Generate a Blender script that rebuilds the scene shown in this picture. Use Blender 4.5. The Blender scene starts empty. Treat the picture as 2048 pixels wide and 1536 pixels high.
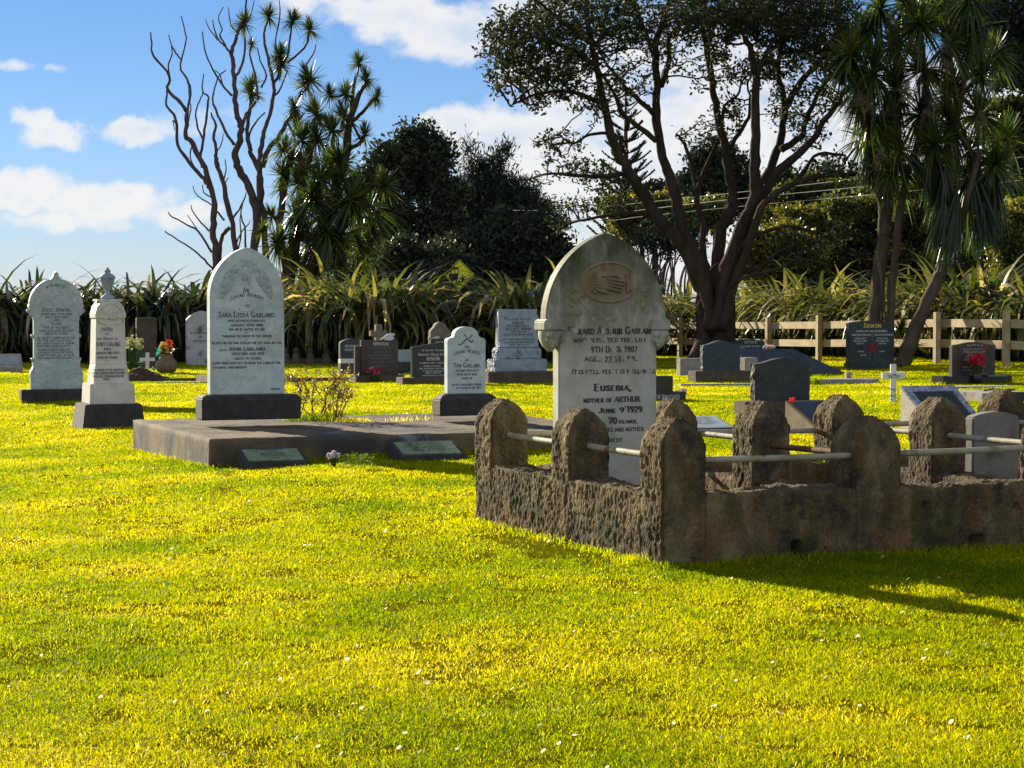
import bpy, bmesh, math, random
import numpy as np
from mathutils import Vector, Matrix, noise as mnoise

random.seed(7)
RNG = np.random.default_rng(11)
SC = bpy.context.scene
COL = SC.collection
R = math.radians

# ------------------------------------------------------------------ camera
F = 4300.0                       # focal length in pixels of the 2048 px wide frame
CAMZ = 1.5
PITCH = math.atan((768 - 604) / F)
cam_data = bpy.data.cameras.new("camera")
cam_data.sensor_width = 36.0
cam_data.lens = 36.0 * F / 2048.0
cam_data.clip_start = 0.1
cam_data.clip_end = 3000
cam = bpy.data.objects.new("camera", cam_data)
COL.objects.link(cam)
cam.location = (0, 0, CAMZ)
cam.rotation_euler = (R(90) - PITCH, 0, 0)
SC.camera = cam

# ------------------------------------------------------------------ light
SUN_AZ, SUN_EL = R(-36.0), R(18.5)          # azimuth from +Y towards +X
SUNV = Vector((math.sin(SUN_AZ) * math.cos(SUN_EL), math.cos(SUN_AZ) * math.cos(SUN_EL), math.sin(SUN_EL)))
sun_data = bpy.data.lights.new("sun", 'SUN')
sun_data.energy = 5.0
sun_data.angle = R(0.5)
sun_data.color = (1.0, 0.87, 0.66)
sun = bpy.data.objects.new("sun", sun_data)
COL.objects.link(sun)
sun.location = (-40, 60, 40)
sun.rotation_euler = (-SUNV).to_track_quat('-Z', 'Y').to_euler()

SC.view_settings.view_transform = 'Standard'
SC.view_settings.look = 'None'
SC.view_settings.exposure = 1.15
SC.view_settings.gamma = 1.0
SC.cycles.max_bounces = 6
SC.cycles.diffuse_bounces = 3
SC.cycles.glossy_bounces = 2
SC.cycles.transmission_bounces = 3
SC.cycles.use_fast_gi = False
SC.cycles.caustics_reflective = False
SC.cycles.caustics_refractive = False

world = bpy.data.worlds.new("World")
SC.world = world
world.use_nodes = True


class NT:
    """tiny node-tree helper"""
    def __init__(self, tree):
        self.t = tree

    def n(self, typ, **kw):
        nd = self.t.nodes.new(typ)
        for k, v in kw.items():
            setattr(nd, k, v)
        return nd

    def put(self, sock, v):
        if v is None:
            return
        if isinstance(v, bpy.types.NodeSocket):
            self.t.links.new(v, sock)
        elif isinstance(v, (tuple, list)) and sock.type == 'RGBA' and len(v) == 3:
            sock.default_value = (*v, 1)
        else:
            sock.default_value = v

    def math(self, op, a, b=None, c=None, clamp=False):
        nd = self.n('ShaderNodeMath', operation=op, use_clamp=clamp)
        for i, v in enumerate((a, b, c)):
            self.put(nd.inputs[i], v)
        return nd.outputs[0]

    def mix(self, fac, a, b, blend='MIX'):
        nd = self.n('ShaderNodeMix', data_type='RGBA', blend_type=blend)
        self.put(nd.inputs[0], fac)
        self.put(nd.inputs[6], a)
        self.put(nd.inputs[7], b)
        return nd.outputs[2]

    def noise(self, scale, detail=4, rough=0.55, vec=None, dist=0.0):
        nd = self.n('ShaderNodeTexNoise')
        nd.inputs['Scale'].default_value = scale
        nd.inputs['Detail'].default_value = detail
        nd.inputs['Roughness'].default_value = rough
        nd.inputs['Distortion'].default_value = dist
        self.put(nd.inputs['Vector'], vec)
        return nd.outputs['Fac']

    def voronoi(self, scale, vec=None, feature='F1', out='Distance'):
        nd = self.n('ShaderNodeTexVoronoi', feature=feature)
        nd.inputs['Scale'].default_value = scale
        self.put(nd.inputs['Vector'], vec)
        return nd.outputs[out]

    def ramp(self, fac, stops, interp='LINEAR'):
        nd = self.n('ShaderNodeValToRGB')
        nd.color_ramp.interpolation = interp
        e = nd.color_ramp.elements
        while len(e) < len(stops):
            e.new(0.5)
        for i, (p, c) in enumerate(stops):
            e[i].position = p
            e[i].color = (c, c, c, 1) if isinstance(c, (int, float)) else (*c, 1)
        self.put(nd.inputs[0], fac)
        return nd.outputs[0]

    def step(self, v, lo, hi):
        nd = self.n('ShaderNodeMapRange', interpolation_type='SMOOTHSTEP')
        self.put(nd.inputs[0], v)
        nd.inputs[1].default_value = lo
        nd.inputs[2].default_value = hi
        return nd.outputs[0]

    def mapping(self, vec, scale=(1, 1, 1), loc=(0, 0, 0), rot=(0, 0, 0)):
        nd = self.n('ShaderNodeMapping')
        self.put(nd.inputs['Vector'], vec)
        nd.inputs['Scale'].default_value = scale
        nd.inputs['Location'].default_value = loc
        nd.inputs['Rotation'].default_value = rot
        return nd.outputs[0]


def build_world():
    t = world.node_tree
    for nd in list(t.nodes):
        t.nodes.remove(nd)
    n = NT(t)
    out = n.n('ShaderNodeOutputWorld')
    sky = n.n('ShaderNodeTexSky', sky_type='NISHITA')
    sky.sun_disc = False
    sky.sun_elevation = SUN_EL
    sky.sun_rotation = SUN_AZ
    sky.altitude = 0
    sky.air_density = 1.0
    sky.dust_density = 0.0
    sky.ozone_density = 2.2
    tc = n.n('ShaderNodeTexCoord')
    sep = n.n('ShaderNodeSeparateXYZ')
    n.put(sep.inputs[0], tc.outputs['Generated'])
    x, y, z = sep.outputs
    ya = n.math('MAXIMUM', n.math('ABSOLUTE', y), 0.05)
    u = n.math('DIVIDE', x, ya)
    v = n.math('DIVIDE', z, ya)
    comb = n.n('ShaderNodeCombineXYZ')
    n.put(comb.inputs[0], u); n.put(comb.inputs[1], v); n.put(comb.inputs[2], y)
    uv = comb.outputs[0]
    # cumulus banks: direction (u, v), half sizes, weight
    blobs = [(-0.190, 0.046, 0.036, 0.009, 1.0), (-0.226, 0.052, 0.020, 0.010, 1.0), (-0.155, 0.040, 0.022, 0.007, 0.85), (-0.205, 0.038, 0.035, 0.006, 0.7),
             (-0.212, 0.077, 0.017, 0.0075, 0.95), (-0.222, 0.084, 0.009, 0.006, 0.85), (-0.176, 0.079, 0.014, 0.006, 0.9),
             (-0.232, 0.111, 0.011, 0.0035, 0.55), (-0.213, 0.108, 0.005, 0.003, 0.45),
             (-0.026, 0.081, 0.014, 0.011, 1.05), (-0.004, 0.070, 0.022, 0.020, 1.1), (0.02, 0.066, 0.03, 0.030, 0.95), (0.085, 0.055, 0.07, 0.045, 0.95), (0.03, 0.10, 0.03, 0.02, 0.8),
             (-0.088, 0.141, 0.026, 0.008, 0.8), (-0.060, 0.133, 0.030, 0.011, 0.95), (-0.025, 0.124, 0.030, 0.014, 0.95), (0.008, 0.110, 0.020, 0.012, 0.8), (0.01, 0.14, 0.03, 0.015, 0.7),
             (0.19, 0.065, 0.08, 0.05, 0.85), (0.09, 0.11, 0.08, 0.03, 0.6), (-0.15, 0.083, 0.03, 0.007, 0.55), (0.04, 0.02, 0.1, 0.02, 0.7)]
    warp = n.n('ShaderNodeTexNoise'); warp.inputs['Scale'].default_value = 60; warp.inputs['Detail'].default_value = 4
    n.put(warp.inputs['Vector'], uv)
    ws = n.n('ShaderNodeSeparateXYZ'); n.put(ws.inputs[0], warp.outputs['Color'])
    uw = n.math('ADD', u, n.math('MULTIPLY', n.math('SUBTRACT', ws.outputs[0], 0.5), 0.022))
    vw = n.math('ADD', v, n.math('MULTIPLY', n.math('SUBTRACT', ws.outputs[1], 0.5), 0.016))
    acc = None
    for bu, bv, su, sv, w in blobs:
        du = n.math('DIVIDE', n.math('SUBTRACT', uw, bu), su)
        dv = n.math('DIVIDE', n.math('SUBTRACT', vw, bv), sv)
        d2 = n.math('ADD', n.math('MULTIPLY', du, du), n.math('MULTIPLY', dv, dv))
        f = n.math('MULTIPLY', n.math('MAXIMUM', n.math('SUBTRACT', 1.0, n.math('MULTIPLY', d2, 0.52)), 0.0), w)
        acc = f if acc is None else n.math('MAXIMUM', acc, f)
    front = n.step(y, 0.0, 0.3)
    wide = n.noise(2.2, 4, 0.5, tc.outputs['Generated'])
    acc = n.math('ADD', n.math('MULTIPLY', acc, front), n.math('MULTIPLY', n.math('SUBTRACT', 1.0, front), wide))
    fb = n.noise(48, 7, 0.58, n.mapping(uv, (1, 1.5, 1)))
    fb2 = n.noise(120, 5, 0.55, n.mapping(uv, (1, 1.4, 1)))
    dens = n.math('ADD', acc, n.math('MULTIPLY', n.math('SUBTRACT', fb, 0.5), 0.95))
    dens = n.math('ADD', dens, n.math('MULTIPLY', n.math('SUBTRACT', fb2, 0.5), 0.35))
    cover = n.step(dens, 0.20, 0.80)
    body = n.step(n.math('ADD', dens, n.math('MULTIPLY', n.math('SUBTRACT', n.noise(22, 3, 0.5, uv), 0.5), 1.8)), 0.75, 1.5)
    ccol = n.mix(body, (1.0, 0.99, 0.97), (0.66, 0.77, 0.93))
    bg = n.n('ShaderNodeBackground')
    hi = n.step(z, 0.0, 0.16)
    n.put(bg.inputs[0], n.mix(1.0, sky.outputs[0], n.mix(hi, (0.54, 0.67, 1.12), (0.43, 0.60, 0.94)), 'MULTIPLY'))
    bg.inputs[1].default_value = 0.05
    bg2 = n.n('ShaderNodeBackground')
    n.put(bg2.inputs[0], ccol)
    bg2.inputs[1].default_value = 0.42
    ms = n.n('ShaderNodeMixShader')
    n.put(ms.inputs[0], n.math('MULTIPLY', cover, 0.90))
    n.put(ms.inputs[1], bg.outputs[0])
    n.put(ms.inputs[2], bg2.outputs[0])
    n.put(out.inputs[0], ms.outputs[0])


build_world()

# ------------------------------------------------------------------ geometry of the place
def g(x, y):
    """lawn height"""
    a = -0.05 * max(0.0, -x - 1.6) * min(1.0, max(0.0, (y - 9) / 9.0))
    a = max(a, -0.22)
    t = min(1.0, max(0.0, (y - 30) / 26.0))
    t = t * t * (3 - 2 * t)
    b = max(-0.18, min(0.1, -0.17 + (x - 4.85) * 0.041)) * t
    return max(a, -0.22) * (1 - t) + b + 0.018 * math.sin(x * 1.1 + 0.5 * y) * math.sin(y * 0.45 + 1)


def ray(px, py):
    cx, cy = (px - 1024) / F, (768 - py) / F
    c, s = math.cos(PITCH), math.sin(PITCH)
    return Vector((cx, c + cy * s, -s + cy * c))       # camera looks along +Y tilted down


def at(px, py, z=None):
    """point of the lawn (or of the plane at height z) seen at a pixel"""
    r = ray(px, py)
    zz = 0.0 if z is None else z
    for _ in range(12 if z is None else 1):
        k = (zz - CAMZ) / r.z
        p = Vector((0, 0, CAMZ)) + r * k
        if z is None:
            zz = g(p.x, p.y)
    return Vector((p.x, p.y, zz))


def pt(px, py, d):
    """point at distance d along Y seen at a pixel"""
    r = ray(px, py)
    return Vector((0, 0, CAMZ)) + r * (d / r.y)


# ------------------------------------------------------------------ numpy noise
def _hash(ix, iy, iz):
    h = (ix.astype(np.int64) * 374761393 + iy.astype(np.int64) * 668265263 + iz.astype(np.int64) * 2147483647) & 0xffffffff
    h = ((h ^ (h >> 13)) * 1274126177) & 0xffffffff
    h = h ^ (h >> 16)
    return (h & 0xffff) / 65535.0


def vnoise(p):
    p = np.asarray(p, float)
    i = np.floor(p).astype(np.int64)
    f = p - i
    f = f * f * (3 - 2 * f)
    r = 0
    for dx in (0, 1):
        for dy in (0, 1):
            for dz in (0, 1):
                w = (f[:, 0] if dx else 1 - f[:, 0]) * (f[:, 1] if dy else 1 - f[:, 1]) * (f[:, 2] if dz else 1 - f[:, 2])
                r = r + w * _hash(i[:, 0] + dx, i[:, 1] + dy, i[:, 2] + dz)
    return r


def fbm(p, oct=4):
    p = np.asarray(p, float)
    a, s, t = 0.5, 0, 0
    for k in range(oct):
        s = s + a * vnoise(p * (2 ** k) + 17.3 * k)
        t += a
        a *= 0.5
    return s / t


# ------------------------------------------------------------------ mesh helpers
def tag(o, label=None, cat=None, group=None, kind=None):
    if label: o['label'] = label
    if cat: o['category'] = cat
    if group: o['group'] = group
    if kind: o['kind'] = kind
    elif label: o['kind'] = 'thing'
    return o


def thing(name, label, cat, loc=(0, 0, 0), rotz=0.0, group=None):
    o = bpy.data.objects.new(name, None)
    o.empty_display_size = 0.2
    COL.objects.link(o)
    o.location = loc
    o.rotation_euler = (0, 0, rotz)
    return tag(o, label, cat, group)


def link(name, me, mat=None, parent=None, loc=None, rot=None):
    o = bpy.data.objects.new(name, me)
    COL.objects.link(o)
    if mat is not None and not me.materials:
        me.materials.append(mat)
    if parent is not None:
        o.parent = parent
    if loc is not None: o.location = loc
    if rot is not None: o.rotation_euler = rot
    return o


def np_mesh(name, V, quads=None, tris=None, tint=None, smooth=False):
    me = bpy.data.meshes.new(name)
    V = np.ascontiguousarray(V, dtype=np.float32)
    nq = 0 if quads is None else len(quads)
    nt = 0 if tris is None else len(tris)
    me.vertices.add(len(V))
    me.vertices.foreach_set('co', V.ravel())
    loops = []
    if nq: loops.append(np.asarray(quads, np.int32).ravel())
    if nt: loops.append(np.asarray(tris, np.int32).ravel())
    L = np.concatenate(loops)
    me.loops.add(len(L))
    me.loops.foreach_set('vertex_index', L)
    me.polygons.add(nq + nt)
    st = np.concatenate([np.arange(nq) * 4, nq * 4 + np.arange(nt) * 3]).astype(np.int32)
    me.polygons.foreach_set('loop_start', st)
    me.update(calc_edges=True)
    if smooth:
        me.polygons.foreach_set('use_smooth', np.ones(nq + nt, bool))
    if tint is not None:
        a = me.attributes.new('tint', 'FLOAT', 'POINT')
        a.data.foreach_set('value', np.asarray(tint, np.float32))
    me.validate()
    return me


class MB:
    """collects shapes, builds ONE mesh"""
    def __init__(self):
        self.V, self.Fc, self.S = [], [], []

    def add(self, verts, faces, smooth=False):
        o = len(self.V)
        self.V += [tuple(v) for v in verts]
        self.Fc += [tuple(i + o for i in f) for f in faces]
        self.S += [smooth] * len(faces)
        return self

    def box(self, c, s, rz=0.0, taper=1.0, m=None):
        x, y, z = s[0] / 2, s[1] / 2, s[2] / 2
        vs = [Vector((sx * x * (taper if sz > 0 else 1), sy * y * (taper if sz > 0 else 1), sz * z))
              for sz in (-1, 1) for sy in (-1, 1) for sx in (-1, 1)]
        M_ = (m if m is not None else Matrix.Rotation(rz, 3, 'Z'))
        vs = [M_ @ v + Vector(c) for v in vs]
        return self.add(vs, [(0, 2, 3, 1), (4, 5, 7, 6), (0, 1, 5, 4), (2, 6, 7, 3), (0, 4, 6, 2), (1, 3, 7, 5)])

    def tube(self, pts, rad, n=8, cap=True, smooth=True):
        pts = [Vector(p) for p in pts]
        if not hasattr(rad, '__len__'): rad = [rad] * len(pts)
        vs, fs = [], []
        prev = None
        for i, p in enumerate(pts):
            a = pts[max(i - 1, 0)]; b = pts[min(i + 1, len(pts) - 1)]
            t = (b - a).normalized()
            if prev is None:
                u = t.orthogonal().normalized()
            else:
                u = (prev - t * prev.dot(t))
                u = u.normalized() if u.length > 1e-6 else t.orthogonal().normalized()
            prev = u
            w = t.cross(u)
            for k in range(n):
                an = 2 * math.pi * k / n
                vs.append(p + (u * math.cos(an) + w * math.sin(an)) * rad[i])
        for i in range(len(pts) - 1):
            for k in range(n):
                a = i * n + k; b = i * n + (k + 1) % n
                fs.append((a, b, b + n, a + n))
        if cap:
            fs.append(tuple(reversed(range(n))))
            fs.append(tuple((len(pts) - 1) * n + k for k in range(n)))
        return self.add(vs, fs, smooth)

    def lathe(self, prof, c=(0, 0, 0), n=24, sq=False, smooth=True):
        vs, fs = [], []
        for r, z in prof:
            for k in range(n):
                an = 2 * math.pi * k / n
                vs.append((c[0] + r * math.cos(an), c[1] + r * math.sin(an), c[2] + z))
        for i in range(len(prof) - 1):
            for k in range(n):
                a = i * n + k; b = i * n + (k + 1) % n
                fs.append((a, b, b + n, a + n))
        fs.append(tuple(reversed(range(n))))
        fs.append(tuple((len(prof) - 1) * n + k for k in range(n)))
        return self.add(vs, fs, smooth)

    def ball(self, c, r, n=10, squash=(1, 1, 1)):
        prof = [(max(r * math.sin(math.pi * i / n), r * 0.02), -r * math.cos(math.pi * i / n)) for i in range(n + 1)]
        o = len(self.V)
        self.lathe(prof, (0, 0, 0), n + 4)
        for i in range(o, len(self.V)):
            v = self.V[i]
            self.V[i] = (v[0] * squash[0] + c[0], v[1] * squash[1] + c[1], v[2] * squash[2] + c[2])
        return self

    def prism(self, prof, y0, y1):
        """profile in x,z extruded from y0 (front) to y1"""
        n = len(prof)
        vs = [(x, y0, z) for x, z in prof] + [(x, y1, z) for x, z in prof]
        fs = [tuple(range(n)), tuple(reversed(range(n, 2 * n)))]
        fs += [(i, i + n, (i + 1) % n + n, (i + 1) % n) for i in range(n)]
        return self.add(vs, fs)

    def mesh(self, name, bevel=0.0, seg=2, angle=30):
        me = bpy.data.meshes.new(name)
        me.from_pydata(self.V, [], self.Fc)
        me.polygons.foreach_set('use_smooth', np.array(self.S, bool))
        bm = bmesh.new(); bm.from_mesh(me)
        bmesh.ops.recalc_face_normals(bm, faces=bm.faces)
        if bevel:
            ed = [e for e in bm.edges if len(e.link_faces) == 2 and e.calc_face_angle(0) > R(angle)]
            bmesh.ops.bevel(bm, geom=ed, offset=bevel, segments=seg, affect='EDGES', clamp_overlap=True)
        bm.to_mesh(me); bm.free()
        me.update()
        return me

    def build(self, name, mat, parent=None, bevel=0.0, loc=None, rot=None, seg=2):
        return link(name, self.mesh(name, bevel, seg), mat, parent, loc, rot)


# ------------------------------------------------------------------ materials
def new_mat(name):
    m = bpy.data.materials.new(name)
    m.use_nodes = True
    n = NT(m.node_tree)
    b = m.node_tree.nodes['Principled BSDF']
    return m, n, b


def stone(name, stops, scale=6, rough=0.8, bump=0.25, bscale=60, vein=None, moss=None, speck=None, spec=0.35, stretch=(1, 1, 1), bdist=0.01):
    m, n, b = new_mat(name)
    tc = n.n('ShaderNodeTexCoord')
    vec = n.mapping(tc.outputs['Object'], stretch)
    c = n.ramp(n.noise(scale, 8, 0.62, vec, 0.3), stops)
    if vein:
        vcol, vs, amt = vein
        w = n.noise(vs, 6, 0.6, n.mapping(tc.outputs['Object'], (1, 1, 1.6), rot=(0, 0.6, 0)), 1.4)
        ridge = n.math('ABSOLUTE', n.math('SUBTRACT', w, 0.5))
        c = n.mix(n.math('MULTIPLY', n.math('SUBTRACT', 1.0, n.step(ridge, 0.0, 0.07)), amt), c, vcol)
    if speck:
        scol, ss, amt = speck
        c = n.mix(n.math('MULTIPLY', n.step(n.noise(ss, 2, 0.6, tc.outputs['Object']), 0.58, 0.7), amt), c, scol)
    if moss:
        for mcol, ms, lo, hi in moss:
            c = n.mix(n.step(n.noise(ms, 7, 0.65, n.mapping(tc.outputs['Object'], loc=(3.1 * ms, 0.7, ms))), lo, hi), c, mcol)
    n.put(b.inputs['Base Color'], c)
    b.inputs['Roughness'].default_value = rough
    b.inputs['Specular IOR Level'].default_value = spec
    if bump:
        bp = n.n('ShaderNodeBump')
        bp.inputs['Strength'].default_value = bump
        bp.inputs['Distance'].default_value = bdist
        h = n.math('ADD', n.noise(bscale, 6, 0.7, vec), n.math('MULTIPLY', n.noise(bscale * 0.2, 4, 0.6, vec), 1.5))
        n.put(bp.inputs['Height'], h)
        n.put(b.inputs['Normal'], bp.outputs[0])
    return m


def plain(name, col, rough=0.6, spec=0.4, metal=0.0, var=0.25, scale=12):
    m, n, b = new_mat(name)
    tc = n.n('ShaderNodeTexCoord')
    lo = tuple(c * (1 - var) for c in col)
    hi = tuple(min(1, c * (1 + var)) for c in col)
    n.put(b.inputs['Base Color'], n.ramp(n.noise(scale, 5, 0.6, tc.outputs['Object']), [(0.3, lo), (0.7, hi)]))
    b.inputs['Roughness'].default_value = rough
    b.inputs['Specular IOR Level'].default_value = spec
    b.inputs['Metallic'].default_value = metal
    return m


def leafmat(name, stops, trans, tmix=0.35, rough=0.45, spec=0.4, wscale=1.2, wvar=0.35):
    """leaves: tint attribute along stops, translucent part"""
    m, n, b = new_mat(name)
    at_ = n.n('ShaderNodeAttribute', attribute_name='tint')
    geo = n.n('ShaderNodeNewGeometry')
    f = n.math('ADD', at_.outputs['Fac'], n.math('MULTIPLY', n.math('SUBTRACT', n.noise(wscale, 3, 0.6, geo.outputs['Position']), 0.5), wvar), clamp=True)
    c = n.ramp(f, stops)
    n.put(b.inputs['Base Color'], c)
    b.inputs['Roughness'].default_value = rough
    b.inputs['Specular IOR Level'].default_value = spec
    tr = n.n('ShaderNodeBsdfTranslucent')
    n.put(tr.inputs[0], n.mix(1.0, c, trans, 'MULTIPLY'))
    ms = n.n('ShaderNodeMixShader')
    ms.inputs[0].default_value = tmix
    n.put(ms.inputs[1], b.outputs[0])
    n.put(ms.inputs[2], tr.outputs[0])
    n.put(m.node_tree.nodes['Material Output'].inputs[0], ms.outputs[0])
    return m


MARBLE = stone('white_marble', [(0.3, (0.38, 0.46, 0.46)), (0.55, (0.56, 0.65, 0.65)), (0.75, (0.64, 0.70, 0.69))], 3.5, 0.6, 0.08, 50, vein=((0.34, 0.42, 0.44), 2.6, 0.35), stretch=(1, 1, 1.8), moss=[((0.40, 0.38, 0.28), 2.2, 0.56, 0.80), ((0.24, 0.29, 0.27), 5.0, 0.62, 0.80)])
MARBLE_GREY = stone('veined_marble', [(0.3, (0.36, 0.43, 0.45)), (0.6, (0.50, 0.58, 0.60)), (0.8, (0.60, 0.66, 0.67))], 3.0, 0.5, 0.08, 40, vein=((0.24, 0.29, 0.33), 4.2, 0.5))
MARBLE_CREAM = stone('cream_marble', [(0.3, (0.50, 0.47, 0.42)), (0.6, (0.66, 0.63, 0.58)), (0.8, (0.70, 0.68, 0.64))], 4, 0.55, 0.1, 50, moss=[((0.33, 0.40, 0.16), 3.0, 0.58, 0.75)])
BASALT = stone('dark_base_stone', [(0.3, (0.026, 0.027, 0.029)), (0.7, (0.062, 0.058, 0.052))], 9, 0.8, 0.35, 90)
CONCRETE = stone('old_concrete', [(0.25, (0.095, 0.070, 0.038)), (0.5, (0.155, 0.115, 0.062)), (0.8, (0.24, 0.185, 0.105))], 2.2, 0.9, 0.5, 70, moss=[((0.055, 0.052, 0.050), 1.2, 0.42, 0.60), ((0.20, 0.21, 0.21), 2.2, 0.54, 0.70), ((0.36, 0.34, 0.30), 9.0, 0.66, 0.74)])
PALE_CONCRETE = stone('pale_concrete', [(0.3, (0.24, 0.22, 0.19)), (0.7, (0.40, 0.37, 0.33))], 5, 0.85, 0.3, 60, moss=[((0.12, 0.09, 0.05), 4.0, 0.60, 0.7)])
GRANITE_BLACK = stone('black_granite', [(0.3, (0.012, 0.014, 0.017)), (0.7, (0.028, 0.030, 0.034))], 60, 0.25, 0.0, speck=((0.08, 0.09, 0.1), 180, 0.5), spec=0.5)
GRANITE_BLUE = stone('blue_grey_granite', [(0.3, (0.028, 0.042, 0.056)), (0.7, (0.062, 0.082, 0.10))], 18, 0.6, 0.12, 80, speck=((0.13, 0.15, 0.17), 150, 0.4), moss=[((0.03, 0.035, 0.04), 3.0, 0.55, 0.7)])
GRANITE_DARK = stone('dark_grey_granite', [(0.3, (0.024, 0.030, 0.032)), (0.7, (0.048, 0.056, 0.058))], 10, 0.65, 0.12, 80, speck=((0.12, 0.12, 0.12), 160, 0.3), moss=[((0.05, 0.055, 0.03), 3.0, 0.56, 0.72)])
GRANITE_BROWN = stone('brown_granite', [(0.3, (0.03, 0.022, 0.018)), (0.7, (0.06, 0.045, 0.036))], 14, 0.4, 0.0, speck=((0.12, 0.09, 0.07), 160, 0.4), spec=0.5)
SLATE_BLUE = stone('pale_blue_stone', [(0.3, (0.20, 0.27, 0.33)), (0.7, (0.36, 0.43, 0.49))], 5, 0.7, 0.3, 50, moss=[((0.10, 0.14, 0.18), 6.0, 0.55, 0.68)])
BROWNSTONE = stone('brown_stone', [(0.3, (0.065, 0.050, 0.036)), (0.7, (0.135, 0.105, 0.075))], 6, 0.85, 0.3, 60)
LETTER_BLACK = plain('lead_lettering', (0.035, 0.036, 0.04), 0.6)
LETTER_WHITE = plain('white_lettering', (0.55, 0.56, 0.56), 0.6, var=0.1)
LETTER_GOLD = plain('gold_lettering', (0.62, 0.50, 0.10), 0.4, var=0.1)
LETTER_GREY = plain('grey_lettering', (0.10, 0.12, 0.14), 0.6)
BRONZE = stone('green_bronze', [(0.3, (0.13, 0.18, 0.08)), (0.7, (0.28, 0.36, 0.18))], 12, 0.5, 0.1, 60)
BRONZE_DARK = plain('dark_bronze', (0.04, 0.05, 0.03), 0.6)
WHITE_PAINT = plain('white_paint', (0.74, 0.77, 0.74), 0.5, var=0.08)
SOIL = stone('soil', [(0.3, (0.035, 0.022, 0.012)), (0.7, (0.12, 0.07, 0.035))], 14, 0.95, 0.8, 60, bdist=0.03)
# ================================================================== SETTING
def gv(x, y):
    a = -0.05 * np.maximum(0, -x - 1.6) * np.clip((y - 9) / 9.0, 0, 1)
    a = np.maximum(a, -0.22)
    t = np.clip((y - 30) / 26.0, 0, 1); t = t * t * (3 - 2 * t)
    b = np.clip(-0.17 + (x - 4.85) * 0.041, -0.18, 0.1) * t
    return a * (1 - t) + b + 0.018 * np.sin(x * 1.1 + 0.5 * y) * np.sin(y * 0.45 + 1)


def build_ground():
    xs = np.concatenate([-np.geomspace(900, 16, 14), np.linspace(-15, 16, 94), np.geomspace(17, 900, 14)])
    ys = np.concatenate([-np.geomspace(300, 6, 8), np.linspace(-5, 66, 143), np.geomspace(68, 1500, 16)])
    X, Y = np.meshgrid(xs, ys)
    V = np.stack([X.ravel(), Y.ravel(), gv(X.ravel(), Y.ravel())], 1)
    nx, ny = len(xs), len(ys)
    i = (np.arange(ny - 1)[:, None] * nx + np.arange(nx - 1)[None]).ravel()
    me = np_mesh('ground', V, np.stack([i, i + 1, i + 1 + nx, i + nx], 1), smooth=True)
    m, n, b = new_mat('lawn_soil')
    geo = n.n('ShaderNodeNewGeometry')
    p = geo.outputs['Position']
    c = n.ramp(n.noise(3.0, 8, 0.65, p), [(0.25, (0.06, 0.062, 0.002)), (0.5, (0.13, 0.13, 0.002)), (0.75, (0.20, 0.185, 0.003))])
    c = n.mix(n.step(n.noise(0.35, 5, 0.6, p), 0.45, 0.7), c, (0.17, 0.15, 0.006))
    n.put(b.inputs['Base Color'], c)
    b.inputs['Roughness'].default_value = 0.95
    b.inputs['Specular IOR Level'].default_value = 0.0
    bp = n.n('ShaderNodeBump'); bp.inputs['Strength'].default_value = 0.9; bp.inputs['Distance'].default_value = 0.04
    n.put(bp.inputs['Height'], n.noise(30, 6, 0.7, p)); n.put(b.inputs['Normal'], bp.outputs[0])
    tag(link('ground', me, m), kind='structure')


build_ground()

# ------------------------------------------------ enclosure frame (needed by the grass)
ENC_A = at(1325, 1137)
ENC_T = R(24.3)
EU = Vector((math.cos(ENC_T), math.sin(ENC_T), 0)); EV = Vector((-math.sin(ENC_T), math.cos(ENC_T), 0))
SLAB_S = at(420, 938)
SLAB_T = R(21.5)


def grass_mat():
    m, n, b = new_mat('grass_blades')
    at_ = n.n('ShaderNodeAttribute', attribute_name='tint')
    geo = n.n('ShaderNodeNewGeometry')
    p = geo.outputs['Position']
    big = n.noise(0.8, 4, 0.6, p)
    f = n.math('ADD', at_.outputs['Fac'], n.math('MULTIPLY', n.math('SUBTRACT', big, 0.5), 0.95), clamp=True)
    c = n.ramp(f, [(0.0, (0.09, 0.165, 0.0004)), (0.30, (0.235, 0.295, 0.0004)), (0.65, (0.38, 0.375, 0.0006)), (0.88, (0.47, 0.415, 0.003)), (1.0, (0.58, 0.50, 0.16))])
    n.put(b.inputs['Base Color'], c)
    b.inputs['Roughness'].default_value = 0.5
    b.inputs['Specular IOR Level'].default_value = 0.03
    tr = n.n('ShaderNodeBsdfTranslucent')
    n.put(tr.inputs[0], n.mix(1.0, c, (2.3, 2.15, 1.0), 'MULTIPLY'))
    ms = n.n('ShaderNodeMixShader'); ms.inputs[0].default_value = 0.6
    n.put(ms.inputs[1], b.outputs[0]); n.put(ms.inputs[2], tr.outputs[0])
    n.put(m.node_tree.nodes['Material Output'].inputs[0], ms.outputs[0])
    return m


GRASS = grass_mat()


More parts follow.
